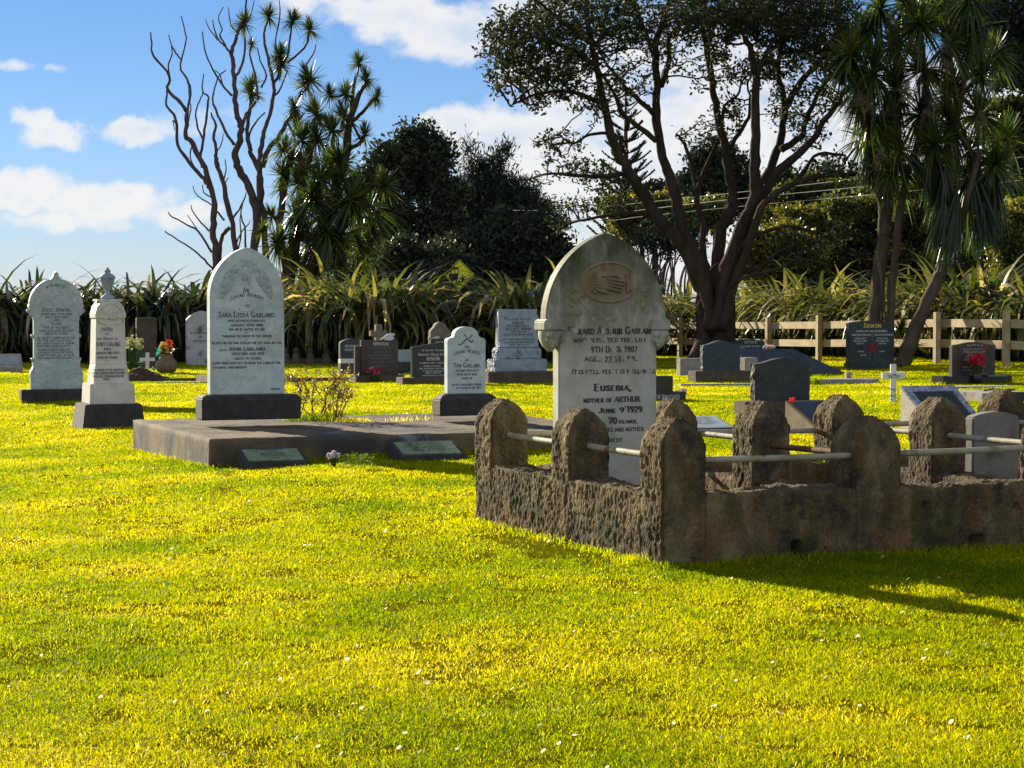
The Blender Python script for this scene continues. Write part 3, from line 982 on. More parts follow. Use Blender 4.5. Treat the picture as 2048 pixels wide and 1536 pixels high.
# ------------------------------------------------ carved relief as a height field
def relief(parent, fn, x0, x1, z0, z1, y, mat, nx, nz, name='carving', lim=0.0006):
    X, Z = np.meshgrid(np.linspace(x0, x1, nx), np.linspace(z0, z1, nz))
    H = fn(X, Z)
    V = np.stack([X.ravel(), (y - H).ravel(), Z.ravel()], 1)
    i = (np.arange(nz - 1)[:, None] * nx + np.arange(nx - 1)[None]).ravel()
    Q = np.stack([i, i + 1, i + 1 + nx, i + nx], 1)
    hf = H.ravel()
    Q = Q[(hf[Q].max(1) > lim)]
    me = np_mesh(name, V, Q, smooth=True)
    return link(name, me, mat, parent)


def cap(X, Z, a, b, r, h):
    """capsule bump"""
    ax, az = a; bx, bz = b
    dx, dz = bx - ax, bz - az
    t = np.clip(((X - ax) * dx + (Z - az) * dz) / (dx * dx + dz * dz + 1e-9), 0, 1)
    d = np.hypot(X - ax - t * dx, Z - az - t * dz) / r
    return h * np.sqrt(np.clip(1 - d * d, 0, 1))


def ell(X, Z, c, rx, rz, h):
    d = ((X - c[0]) / rx) ** 2 + ((Z - c[1]) / rz) ** 2
    return h * np.sqrt(np.clip(1 - d, 0, 1))


def rose(X, Z, c, r, h):
    dx, dz = X - c[0], Z - c[1]
    d = np.hypot(dx, dz); a = np.arctan2(dz, dx)
    rr = r * (1 + 0.12 * np.cos(5 * a + c[0] * 90))
    b = np.sqrt(np.clip(1 - (d / rr) ** 2, 0, 1))
    return h * b * (0.72 + 0.28 * np.sin(d / r * 15 + a * 2))


def leafb(X, Z, c, ang, L, w, h):
    ca, sa = math.cos(ang), math.sin(ang)
    u = (X - c[0]) * ca + (Z - c[1]) * sa
    v = -(X - c[0]) * sa + (Z - c[1]) * ca
    t = np.clip(u / L, 0, 1)
    ww = w * np.sin(np.pi * np.clip(t, 0.0, 1)) ** 0.7 + 1e-5
    k = np.clip(1 - (np.abs(v) / ww) ** 1.5, 0, 1) * ((u > 0) & (u < L))
    return h * k * (0.6 + 0.4 * np.clip(np.abs(v) / ww * 2, 0, 1))


# ================================================================== GRAVES
GT = R(21.5)


class Spot:
    """ground spot of a stone seen at (px, py) and the scale of the photo there"""
    def __init__(s, px, py, th=GT, z=None):
        s.p = at(px, py, z)
        s.px, s.py = px, py
        s.d = s.p.y
        s.k = s.d / F
        s.th = th
        a = math.atan((px - 1024) / F)
        s.c = math.cos(th + a); s.s = math.sin(th + a)

    def X(s, px): return (px - s.px) * s.k / s.c
    def Z(s, py): return (s.py - py) * s.k
    def W(s, w): return w * s.k / s.c
    def H(s, h): return h * s.k

    def lines(s, rows):
        """(text, centre px, base line px, cap height px, width px, options)"""
        out = []
        for r in rows:
            out.append((r[0], s.X(r[1]), s.Z(r[2]), s.H(r[3]), None if r[4] is None else s.W(r[4]), r[5] if len(r) > 5 else {}))
        return out

    def thing(s, name, label, cat, group=None):
        return thing(name, label, cat, s.p, s.th, group)


GROUP = 'gravestones on the lawn'
IT = dict(slant=0.25, serif=False, thick=0.16, thin=0.08)
SM = dict(thick=0.25, thin=0.14, gap=0.20)


PLINTHS = []


def plinth(parent, w, h, d, mat, z=0.0, y=0.0, bevel=0.012, taper=0.0, name='plinth', bt=0.0):
    """block, optionally with a chamfered top edge"""
    m = MB()
    if abs(z) < .06: PLINTHS.append((parent, w, d))
    hb = h - bt
    x0, y0 = w / 2, d / 2
    rings = [(x0, y0, 0), (x0 - taper, y0 - taper, hb)]
    if bt: rings.append((x0 - taper - bt * 1.1, y0 - taper - bt * 1.1, h))
    vs, fs = [], []
    for a, b, c in rings:
        vs += [(-a, y - b, z + c), (a, y - b, z + c), (a, y + b, z + c), (-a, y + b, z + c)]
    for i in range(len(rings) - 1):
        for k in range(4):
            fs.append((i * 4 + k, i * 4 + (k + 1) % 4, i * 4 + 4 + (k + 1) % 4, i * 4 + 4 + k))
    fs.append((3, 2, 1, 0)); n = len(rings) * 4 - 4
    fs.append((n, n + 1, n + 2, n + 3))
    m.add(vs, fs)
    return m.build(name, mat, parent, bevel)


# ---------------------------------------------------------------- long concrete slab with its things
def build_slab():
    t = thing('grave_slab', 'long low weathered concrete grave slab carrying two white headstones', 'grave slab', SLAB_S, SLAB_T)
    L, D, h = 4.32, 3.6, 0.283
    rough_block('slab', (L, D, h + 0.30), t, (L / 2, D / 2, -0.30), res=0.045, amp=0.30, mat=CONCRETE, rnd=0.010, head=None)
    return t, h


slab_root, SLAB_H = build_slab()


def tall_stone():
    """pointed white stone with flower carving and downward pointing hand"""
    s = Spot(497, 838, GT, SLAB_H)
    t = s.thing('headstone', 'tall pointed white marble headstone with carved hand and flowers on the slab', 'headstone', GROUP)
    W = s.W(147); th = 0.14
    px0 = 492.5
    pz = s.H(50)
    plinth(t, s.W(196), pz, 0.30, BASALT, z=0, bt=0.035)
    off = s.X(px0)
    h = s.Z(495); sp = s.Z(592)
    prof = [(x + off, z) for x, z in gothic(W, h, sp, z0=pz)]
    slab_mesh(prof, th, 0.008, 'stone', MARBLE, t)
    yf = -th / 2
    k = s.k
    cx = s.X(490)

    def fn(X, Z):
        # two flower fields following the pointed arch, hand hanging from the tip
        H = np.zeros_like(X)
        x = (X - cx)
        top, bot = s.Z(523), s.Z(597)
        tz = np.clip((Z - bot) / (top - bot), 0, 1)
        outer = s.W(54) * np.sqrt(np.clip(1 - tz ** 2.0, 0, 1))
        inner = s.W(14) + s.W(34) * np.clip(1 - tz * 1.25, 0, 1) ** 1.6
        fld = ((np.abs(x) < outer) & (np.abs(x) > inner) & (Z > bot) & (Z < top))
        H = np.where(fld, 0.0012, 0)
        rng = np.random.default_rng(5)
        for sgn in (-1, 1):
            for (fx, fz, r) in ((26, 556, 9), (36, 568, 9), (26, 572, 7), (45, 584, 7), (40, 594, 7), (47, 595, 6), (17, 540, 7), (25, 541, 6), (35, 582, 6), (33, 553, 5), (44, 573, 5)):
                H = np.maximum(H, rose(X, Z, (cx + sgn * s.W(fx), s.Z(fz)), s.W(r), 0.016) * fld)
            for q in range(26):
                lx, lz = rng.uniform(12, 50), rng.uniform(528, 597)
                H = np.maximum(H, leafb(X, Z, (cx + sgn * s.W(lx), s.Z(lz)), rng.uniform(0, 6.3), s.W(9), s.W(2.6), 0.010) * fld)
        # hand
        for q in range(9):
            H = np.maximum(H, cap(X, Z, (cx + s.W(-9 + q * 2.2), s.Z(532)), (cx + s.W(-11 + q * 2.7), s.Z(521)), s.W(1.4), 0.011))
        H = np.maximum(H, ell(X, Z, (cx, s.Z(545)), s.W(10), s.H(12), 0.018))
        for q, (fx, ln) in enumerate(((-7.5, 11), (-3.6, 12), (0.2, 11), (4.6, 22))):
            H = np.maximum(H, cap(X, Z, (cx + s.W(fx), s.Z(547)), (cx + s.W(fx + 0.6), s.Z(548 + ln)), s.W(1.9), 0.017))
        H = np.maximum(H, cap(X, Z, (cx + s.W(9), s.Z(544)), (cx + s.W(8), s.Z(559)), s.W(2.0), 0.014))
        # foliage scroll under the small words
        H = np.maximum(H, cap(X, Z, (cx - s.W(15), s.Z(616)), (cx - s.W(9), s.Z(622)), s.W(1.1), 0.004))
        H = np.maximum(H, cap(X, Z, (cx + s.W(15), s.Z(616)), (cx + s.W(9), s.Z(622)), s.W(1.1), 0.004))
        H = np.maximum(H, cap(X, Z, (cx - s.W(9), s.Z(622)), (cx + s.W(9), s.Z(622)), s.W(0.9), 0.004))
        return H
    relief(t, fn, cx - s.W(57), cx + s.W(57), s.Z(626), s.Z(516), yf, MARBLE_GREY, 260, 250)
    inscription(t, s.lines([
        ('In', 489, 585, 10, 12, IT), ('Loving Memory', 491, 601, 8.5, 66, dict(IT, arc=s.H(8))), ('of', 493, 614, 7, 10, IT),
        ('Sara Lydia Garland.', 492, 634, 11, 113), ('WHO DEPARTED THIS LIFE', 491, 643.5, 4.2, 74, SM), ('AUGUST 10TH 1900', 491, 652.5, 5, 63, SM), ('IN HER 56TH YEAR', 491, 661, 5, 70, SM),
        ('-', 491, 667, 5, 8, SM), ('THROUGH THE CROSS TO THE CROWN', 491, 674, 4.4, 97, SM), ('-', 491, 681, 5, 8, SM),
        ('BLESSED ARE THE PURE IN HEART FOR THEY SHALL SEE GOD', 491, 687.5, 4.2, 138, SM), ('ALSO', 444, 701, 3.4, 14, SM), ('JOHN GARLAND', 491, 700.5, 6.2, 72, SM),
        ('DIED 2ND AUG 1917', 493, 709, 4.6, 64, SM), ('AGED 79 YEARS', 493, 718.5, 4.2, 52, SM), ('LORD THOU HAST SET US UPON THE LAND OF THE', 491, 727.5, 4, 134, SM),
        ('ETERNAL AND BRIGHT', 457, 736, 4, 66, SM), ('MORRISON', 547, 779.5, 3, 18, SM)]), yf, LETTER_BLACK)
    return t


tall_stone()


def small_stone():
    s = Spot(931, 830, GT, SLAB_H)
    t = s.thing('headstone', 'small white marble headstone with round head and crossed sticks on the slab', 'headstone', GROUP)
    pz = s.H(43)
    plinth(t, s.W(117), pz, 0.27, BASALT, bt=0.06)
    th = 0.11
    off = s.X(930)
    hw = s.W(38)
    sh = s.Z(678); nk = s.W(24); top = s.Z(653)
    prof = [(-hw, pz), (hw, pz), (hw, sh - 0.01), (hw * 0.93, sh + 0.01), (hw * 0.86, sh + 0.012), (nk * 1.12, sh + 0.018), (nk * 1.02, sh + 0.035)]
    prof += arc_pts(0, sh + 0.045, nk, 8, 172, 16, top - sh - 0.045)
    prof += [(-nk * 1.02, sh + 0.035), (-nk * 1.12, sh + 0.018), (-hw * 0.86, sh + 0.012), (-hw * 0.93, sh + 0.01), (-hw, sh - 0.01)]
    slab_mesh([(x + off, z) for x, z in prof], th, 0.006, 'stone', MARBLE, t)
    yf = -th / 2
    m = MB()
    for a, b, r in (((917, 690), (931, 676), 1.3), ((931, 676), (939, 684), 1.2), ((939, 684), (943, 680), 1.2), ((925, 668), (929, 673), 1), ((941, 669), (935, 676), 1), ((915, 689), (913, 687), 1.2)):
        m.tube([(s.X(a[0]), yf - .002, s.Z(a[1])), (s.X(b[0]), yf - .002, s.Z(b[1]))], r * s.k * 1.0, 6)
    m.build('carving', LETTER_GREY, t)
    inscription(t, s.lines([
        ('IN', 930, 696, 5, 9, IT), ('Loving Memory', 930, 711, 8, 53, dict(IT, arc=s.H(6))), ('of', 930, 722, 6, 8, IT), ('-', 917, 722, 4, 8), ('-', 943, 722, 4, 8),
        ('Tom Garland.', 931, 734, 8.5, 54), ('ENTERED INTO REST', 931, 742.5, 3.6, 47, SM), ('25TH SEPT 1913', 930, 750.5, 4.2, 40, SM), ('AGED 33', 930, 758, 3.8, 21, SM), ('-', 931, 764, 4, 9),
        ('IN THY PRESENCE THERE', 930, 770.5, 3.6, 60, SM), ('IS FULNESS OF JOY', 934, 777, 3.6, 50, SM)]), yf, LETTER_BLACK)
    return t


small_stone()


def urn_monument():
    s = Spot(212, 853, GT)
    t = s.thing('monument', 'slim white marble pedestal monument topped by an urn on dark base', 'monument', GROUP)
    k = s.k
    cx = s.X(217)

    def tier(name, w0, w1, z0, z1, mat, bevel=0.006):
        m = MB()
        a, b = w0 / 2, w1 / 2
        vs = [(cx - a, -a, z0), (cx + a, -a, z0), (cx + a, a, z0), (cx - a, a, z0), (cx - b, -b, z1), (cx + b, -b, z1), (cx + b, b, z1), (cx - b, b, z1)]
        m.add(vs, [(3, 2, 1, 0), (4, 5, 6, 7)] + [(i, (i + 1) % 4, 4 + (i + 1) % 4, 4 + i) for i in range(4)])
        return m.build(name, mat, t, bevel)
    z = lambda py: s.Z(py)
    tier('base_block', s.W(128), s.W(110), -0.15, z(806), BASALT, 0.012)
    tier('lower_block', s.W(89), s.W(86), z(806), z(766), MARBLE_CREAM)
    tier('middle_block', s.W(70), s.W(67), z(766), z(745), MARBLE_CREAM)
    tier('moulding', s.W(67), s.W(61), z(745), z(728), MARBLE_CREAM, 0.004)
    die = tier('shaft', s.W(61), s.W(56), z(728), z(636), MARBLE_CREAM)
    # arched gables on all four sides
    g0 = z(636); w = s.W(60)
    m = MB()
    pr = [(cx - w / 2, g0), (cx + w / 2, g0), (cx + w / 2, z(628)), (cx + w * .43, z(613)), (cx + w * .30, z(603)), (cx - w * .30, z(603)), (cx - w * .43, z(613)), (cx - w / 2, z(628))]
    m.prism(pr, -w / 2, w / 2)
    m.build('capital', MARBLE_CREAM, t, 0.005)
    yf = -w / 2
    ring = gothic(s.W(47), z(606), z(632), 10, z0=z(641))
    m = MB()
    pts = [(cx + x, yf - 0.004, zz) for x, zz in ring[2:]]
    pts = [(cx + s.W(23.5), yf - .004, z(645))] + pts + [(cx - s.W(23.5), yf - .004, z(645))]
    m.tube(pts, 0.008, 6)
    m.build('arch_moulding', MARBLE_CREAM, t)

    def fn(X, Z):
        rng = np.random.default_rng(3)
        H = np.zeros_like(X)
        for q in range(22):
            a = rng.uniform(0.2, 2.9)
            r0 = rng.uniform(0, 12)
            H = np.maximum(H, leafb(X, Z, (cx + s.W(rng.normal(0, 6)), s.Z(634 - rng.uniform(-6, 10))), a, s.W(9), s.W(2.2), 0.014))
        for q in range(4):
            H = np.maximum(H, rose(X, Z, (cx + s.W(rng.normal(0, 7)), s.Z(632 + rng.normal(0, 5))), s.W(4), 0.016))
        H = np.maximum(H, cap(X, Z, (cx - s.W(22), s.Z(643)), (cx - s.W(8), s.Z(648)), s.W(1.5), 0.006))
        H = np.maximum(H, cap(X, Z, (cx + s.W(22), s.Z(643)), (cx + s.W(8), s.Z(648)), s.W(1.5), 0.006))
        return H
    relief(t, fn, cx - s.W(24), cx + s.W(24), z(652), z(608), yf, MARBLE_CREAM, 120, 110)
    m = MB()
    m.box((cx, 0, (z(603) + z(598)) / 2), (s.W(50), s.W(50), z(598) - z(603)))
    m.build('cap_block', MARBLE_CREAM, t, 0.006)
    u = []
    for r, py in ((14, 598), (13, 594), (10, 591), (5, 588), (4, 583), (5, 580), (9, 575), (12, 566), (14, 557), (15.5, 555), (15.5, 553.5), (13.5, 552), (11, 549), (6, 546.5), (5, 544), (6.5, 542), (5.5, 540.5), (3, 538), (2.6, 536), (1, 534)):
        u.append((r * k * 1.03, z(py)))
    MB().lathe(u, (cx, 0, 0), 28).build('urn', SLATE_BLUE, t)
    ys = -s.W(57) / 2 - 0.004
    inscription(t, s.lines([('SACRED', 209, 662, 6, 23, dict(arc=s.H(2))), ('to', 209, 669, 4, 6, IT), ('the Memory of', 210, 679, 6, 41, IT), ('HENRY GARLAND', 211, 691, 7.5, 46), ('DIED', 210, 699, 4, 13, SM),
                            ('MARCH 2ND 1879', 211, 707, 4.4, 43, SM), ('AGED 62 YEARS.', 210, 716, 4.4, 40, SM), ('-', 210, 721, 4, 14)]), ys - 0.012, LETTER_GREY)
    inscription(t, s.lines([('THE MEMORY OF THE RIGHTEOUS', 211, 740.5, 4, 62, SM), ('SHALL ENDURE FOR EVER AND', 211, 746.5, 4, 62, SM), ('SHALL BE ESTABLISHED BEFORE', 211, 753, 4, 62, SM), ('THEE.', 208, 759, 4, 14, SM)]), -s.W(70) / 2 + 0.0, LETTER_GREY)
    return t


urn_monument()


def scroll_stone():
    s = Spot(114, 804, GT)
    t = s.thing('headstone', 'large round arched veined marble headstone with knobbed sides on dark plinth', 'headstone', GROUP)
    pz = s.H(26)
    plinth(t, s.W(143), pz, 0.30, BASALT)
    th = 0.15
    z = s.Z
    W = lambda w: s.W(w)
    off = s.X(113)
    right = [(51, 778), (51, 757), (52, 748), (50, 741), (46, 734), (46, 722), (44, 720), (44, 640), (46, 632), (51, 628), (53, 622), (52, 618), (54, 616), (54, 611)]
    pr = [(W(a), z(b)) for a, b in right]
    arch = arc_pts(0, z(612), W(53), 3, 80, 12, z(557) - z(612))
    tip = [(W(8), z(556)), (W(5), z(551)), (W(4.5), z(547)), (0, z(543))]
    half = pr + arch + tip
    prof = half + [(-x, zz) for x, zz in reversed(half[:-1])]
    slab_mesh([(x + off, zz) for x, zz in prof], th, 0.008, 'stone', MARBLE_GREY, t)
    for py in (672, 622, 719):
        for sg in (-1, 1):
            MB().ball((off + sg * W(46 if py != 622 else 54), 0.0, z(py)), 4.2 * s.k, 8).build('knob', MARBLE_GREY, t)
    yf = -th / 2

    def fn(X, Z):
        H = np.zeros_like(X)
        x = X - off
        rr = np.hypot(x / W(45), (Z - z(612)) / (z(566) - z(612)))
        H = np.maximum(H, 0.008 * np.clip(1 - np.abs(rr - 1) / 0.05, 0, 1) * (Z > z(632)))
        rng = np.random.default_rng(9)
        for q in range(16):
            H = np.maximum(H, leafb(X, Z, (off + W(rng.normal(0, 14)), z(597 + rng.normal(0, 8))), rng.uniform(-0.6, 3.6), W(12), W(2.4), 0.010))
        for q in range(3):
            H = np.maximum(H, rose(X, Z, (off + W(-12 + 12 * q), z(598 + (q % 2) * 4)), W(5), 0.012))
        return H
    relief(t, fn, off - W(47), off + W(47), z(632), z(560), yf, MARBLE_GREY, 150, 120)
    inscription(t, s.lines([('IN MEMORY OF', 112, 577, 5.5, 38, dict(arc=s.H(4))),
                            ('John Irwin,', 112, 623, 8.5, 57), ('BORN MAY 15TH 1828', 113, 630, 4, 60, SM), ('DIED 12TH 1891', 113, 636, 4, 44, SM), ('AND', 113, 642, 3.4, 12, SM), ('JANE', 113, 650, 6, 22), ('WIFE OF THE ABOVE', 113, 657, 4, 50, SM),
                            ('WHO DIED 13TH OCT 1917', 113, 663.5, 4, 62, SM), ('AGED 75 YEARS', 112, 669, 4.2, 44, SM), ('THE LONGEST EVENING WAS TO COME', 112, 677, 3.6, 76, SM), ('THE DEAR FACE CALLED AWAY', 108, 682.5, 3.6, 66, SM),
                            ('AND SAFELY TELLS OF A HOME', 111, 688, 3.6, 74, SM), ('WHERE THEY CAN NEVER STRAY', 107, 693.5, 3.6, 66, SM), ('PEACEFUL THERE LAID LOW', 107, 701, 3.6, 62, SM), ('STRONGLY STOOD ON EARTH', 110, 706.5, 3.6, 68, SM),
                            ('YEARS TO COME WILL OFTEN BE', 111, 712, 3.6, 74, SM), ('THEY MEET IN PERFECT LOVE.', 110, 717.5, 3.6, 68, SM)]), yf, LETTER_GREY)
    return t


scroll_stone()


def corbel_stone():
    """the big weathered stone inside the plot, with clasped hands"""
    p = ENC_A + EU * 0.60 + EV * 2.02
    th0 = R(22.0)
    s = Spot(1200, 1050, th0)
    s.p = Vector((p.x, p.y, g(p.x, p.y))); s.d = p.y; s.k = p.y / F
    s.px = 1024 + F * p.x / p.y
    s.py = 604 + F * (CAMZ - s.p.z) / p.y
    a = math.atan((s.px - 1024) / F); s.c = math.cos(th0 + a); s.s = math.sin(th0 + a)
    t = s.thing('headstone', 'tall weathered pointed marble headstone carved with clasped hands inside the concrete plot', 'headstone', GROUP)
    z, W, X = s.Z, s.W, s.X
    th = 0.085
    cx = X(1207)
    # upper panel: pointed arch down to the corbels; lower shaft narrower
    bx = X(1210)
    hw = W(98)
    prof = [(bx - hw, -0.1), (bx + hw, -0.1), (bx + hw, z(660)), (cx + W(120), z(656))] + gothic(W(240), z(466), z(640), 18, z0=z(656))[2:]
    prof = prof[:4] + [(x + cx, zz) for x, zz in prof[4:]] + [(cx - W(120), z(656)), (bx - hw, z(660))]
    slab_mesh(prof, th + 0.02, 0.010, 'stone', MOSSY, t)
    yf = -(th + 0.02) / 2
    for sg in (-1, 1):
        c0 = cx + sg * W(106)
        m = MB()
        m.prism([(c0 - W(20), z(660)), (c0 + W(20), z(660)), (c0 + W(20), z(643)), (c0 + W(16), z(638)), (c0 - W(16), z(638)), (c0 - W(20), z(643))], yf - 0.025, 0.10)
        m.build('shoulder_block', MOSSY, t, 0.006)
        m = MB()
        n = 8
        vs, fs = [], []
        prf = [(20, 661), (20, 670), (18, 680), (14, 690), (8, 697), (4, 702)]
        for r, py in prf:
            for q in range(12):
                an = 2 * math.pi * q / 12
                vs.append((c0 + W(r) * math.cos(an), 0.0 + (0.105 * r / 20) * math.sin(an) * 1.0, z(py)))
        for i in range(len(prf) - 1):
            for q in range(12):
                fs.append((i * 12 + q, i * 12 + (q + 1) % 12, i * 12 + 12 + (q + 1) % 12, i * 12 + 12 + q))
        fs.append(tuple(60 + q for q in range(12)))
        m.add(vs, fs, True)
        rng = np.random.default_rng(4)
        for q in range(16):
            ax, az = c0 + W(rng.uniform(-15, 15)), rng.uniform(664, 690)
            rr = W(20) * (1 - (az - 661) / 55)
            m.ball((ax, -0.100 * math.sqrt(max(.1, 1 - ((az - 661) / 46) ** 2)) * math.sqrt(max(.2, 1 - ((ax - c0) / W(21)) ** 2)), z(az)), W(rng.uniform(4, 6.5)), 6, (1, 0.7, 1))
        m.build('corbel', MOSSY, t)
    ox, oz = X(1212), z(565)

    def fn(X_, Z_):
        x = (X_ - ox) / W(54); zz = (Z_ - oz) / s.H(39)
        e = np.sqrt(x * x + zz * zz)
        H = 0.010 * np.exp(-((e - 1.0) / 0.06) ** 2)                       # raised rim
        H = np.maximum(H, np.where(e < 1.0, 0.0025, 0))
        fx = lambda a: ox + W(a)
        fz = lambda b: oz + s.H(b)
        inside = e < 1.02
        Q = np.zeros_like(X_)
        # cuffs
        Q = np.maximum(Q, cap(X_, Z_, (fx(34), fz(17)), (fx(36), fz(-19)), W(2.2), 0.022))
        Q = np.maximum(Q, cap(X_, Z_, (fx(40), fz(19)), (fx(42), fz(-17)), W(1.6), 0.018))
        Q = np.maximum(Q, ell(X_, Z_, (fx(46), fz(0)), W(14), s.H(20), 0.014))
        Q = np.maximum(Q, ell(X_, Z_, (fx(-42), fz(0)), W(15), s.H(24), 0.016))
        for q in range(8):
            Q = np.maximum(Q, ell(X_, Z_, (fx(-29 + 2 * math.sin(q * 1.7)), fz(-20 + q * 5.6)), W(4.2), s.H(3.6), 0.022))
        # hands
        Q = np.maximum(Q, ell(X_, Z_, (fx(-8), fz(2)), W(25), s.H(21), 0.026))
        Q = np.maximum(Q, ell(X_, Z_, (fx(14), fz(2)), W(20), s.H(18), 0.020))
        for q in range(4):                                                 # four fingers laid across
            Q = np.maximum(Q, cap(X_, Z_, (fx(-8 + q * 1.0), fz(7 - q * 6.2)), (fx(27 - q * 2.5), fz(1.5 - q * 6.4)), W(3.0), 0.034 - q * 0.001))
        Q = np.maximum(Q, cap(X_, Z_, (fx(-16), fz(12)), (fx(8), fz(14)), W(3.6), 0.034))      # thumb
        Q = np.maximum(Q, cap(X_, Z_, (fx(8), fz(14)), (fx(17), fz(10)), W(3.1), 0.033))
        for q in range(3):                                                 # finger tips of the other hand below
            Q = np.maximum(Q, cap(X_, Z_, (fx(-20 + q * 7), fz(-18 - q * 1.5)), (fx(-26 + q * 7), fz(-14 - q * 2)), W(3), 0.026))
        H = np.maximum(H, np.where(inside, Q, 0))
        # ivy at both springings and a band under the oval
        rng = np.random.default_rng(21)
        for sg, c in ((-1, (1143, 607)), (1, (1280, 604))):
            for q in range(13):
                hgt = rng.uniform(0, 1)
                px = c[0] + rng.normal(0, 4 + 10 * (1 - hgt)); py = c[1] + 24 - hgt * 52
                H = np.maximum(H, leafb(X_, Z_, (X(px), z(py)), rng.uniform(0, 6.28), W(13 - 6 * hgt), W(3.6), 0.010))
        for q in range(10):
            px = 1212 + rng.normal(0, 22); py = 634 + rng.normal(0, 6)
            H = np.maximum(H, leafb(X_, Z_, (X(px), z(py)), rng.uniform(0, 6.28), W(12), W(3), 0.006))
        H = np.maximum(H, cap(X_, Z_, (X(1140), z(590)), (X(1172), z(622)), W(1.2), 0.005))
        H = np.maximum(H, cap(X_, Z_, (X(1284), z(590)), (X(1256), z(622)), W(1.2), 0.005))
        return H
    relief(t, fn, X(1112), X(1305), z(652), z(522), yf, CARVED, 340, 240)
    inscription(t, s.lines([('IN LOVING MEMORY', 1212, 640, 7, 76, IT), ('OF', 1212, 652, 7, 12, IT)]), yf, WORN2)
    WID = dict(thick=0.28, thin=0.12, gap=.14)
    inscription(t, s.lines([('Edward Arthur Garland', 1216, 668, 14.5, 172, WID), ('WHO DEPARTED THIS LIFE', 1214, 684, 8, 146, SM), ('9TH DECR 1907', 1222, 704, 11, 92, SM), ('AGED 27 YEARS.', 1215, 722, 9, 104, SM),
                            ('-', 1215, 727, 6, 40, SM), ('IT IS WELL-YES IT IS WELL-WELL', 1222, 747, 8, 168, SM)]), yf + 0.0, WORN)
    yb = yf
    inscription(t, s.lines([('Eusebia,', 1219, 781, 13.5, 74, WID), ('mother of ARTHUR', 1217, 804, 10.5, 113, WID), ('DIED', 1158, 824, 7, 24, SM), ('June 9', 1216, 825, 10, 50, WID), ('TH', 1249, 818, 5.5, 13, dict(thick=.2, thin=.1)), ('1929', 1263, 825, 11.5, 30, WID),
                            ('AGED', 1180, 847, 7, 26, SM), ('70', 1219, 847, 12, 16, WID), ('years.', 1250, 847, 8.5, 38, WID), ('A LOVING WIFE AND MOTHER', 1217, 863, 7.5, 128, SM), ('AT REST', 1217, 884, 7, 40, SM)]), yb, INK)
    return t


def mossy_mat(name, tan):
    m, n, b = new_mat(name)
    tc = n.n('ShaderNodeTexCoord')
    o = tc.outputs['Object']
    c = n.ramp(n.noise(4, 8, 0.65, o, 0.4), [(0.3, (0.33, 0.35, 0.28)), (0.5, (0.48, 0.50, 0.42)), (0.75, (0.60, 0.61, 0.54))])
    sep = n.n('ShaderNodeSeparateXYZ'); n.put(sep.inputs[0], o)
    z = n.math('ADD', sep.outputs[2], n.math('MULTIPLY', n.math('SUBTRACT', n.noise(5, 6, 0.6, n.mapping(o, (1, 1, 0.5))), 0.5), 1.0))
    streak = n.noise(9, 6, 0.65, n.mapping(o, (1, 1, 0.4)))
    brown = n.math('MULTIPLY', n.step(z, 1.0, 1.5), n.step(streak, 0.22, 0.56))
    c = n.mix(n.math('MULTIPLY', brown, 0.72), c, (0.135, 0.115, 0.062))
    green = n.math('MULTIPLY', n.step(z, 1.38, 1.85), n.step(n.noise(7, 6, 0.65, n.mapping(o, (1, 1, 0.5), loc=(4, 1, 2))), 0.30, 0.52))
    c = n.mix(n.math('MULTIPLY', green, 0.9), c, (0.040, 0.055, 0.018))
    grn2 = n.math('MULTIPLY', n.step(n.noise(3.2, 6, 0.6, n.mapping(o, (1, 1, 0.6), loc=(7, 1, 5))), 0.52, 0.72), 0.55)
    c = n.mix(grn2, c, (0.26, 0.31, 0.22))
    c = n.mix(n.math('MULTIPLY', n.step(n.noise(11, 8, 0.75, n.mapping(o, loc=(1, 9, 4))), 0.58, 0.72), 0.5), c, (0.16, 0.15, 0.12))
    if tan:
        c = n.mix(tan, c, (0.30, 0.20, 0.10))
    n.put(b.inputs['Base Color'], c)
    b.inputs['Roughness'].default_value = 0.7
    b.inputs['Specular IOR Level'].default_value = 0.25
    bp = n.n('ShaderNodeBump'); bp.inputs['Strength'].default_value = 0.2; bp.inputs['Distance'].default_value = 0.01
    n.put(bp.inputs['Height'], n.noise(60, 6, 0.7, o)); n.put(b.inputs['Normal'], bp.outputs[0])
    return m


def worn_mat(name, lo, hi, ink=(0.035, 0.038, 0.036), bare=(0.46, 0.47, 0.43), sc=16):
    """lettering whose lead has partly fallen out"""
    m, n, b = new_mat(name)
    tc = n.n('ShaderNodeTexCoord')
    f = n.step(n.noise(sc, 3, 0.6, n.mapping(tc.outputs['Object'], (1, 1, 0.6))), lo, hi)
    n.put(b.inputs['Base Color'], n.mix(f, ink, bare))
    b.inputs['Roughness'].default_value = 0.7
    return m


MOSSY = mossy_mat('mossy_marble', 0.0)
CARVED = mossy_mat('carved_marble', 0.38)
WORN = worn_mat('worn_lettering', 0.52, 0.62)
WORN2 = worn_mat('faint_lettering', 0.30, 0.50, ink=(0.12, 0.12, 0.10))
INK = worn_mat('lead_letters', 0.62, 0.72)
corbel_stone()
# ================================================================== FLOWERS AND SMALL PLANTS
STEM = plain('flower_stem_green', (0.05, 0.12, 0.02), 0.5)
_PET = {}


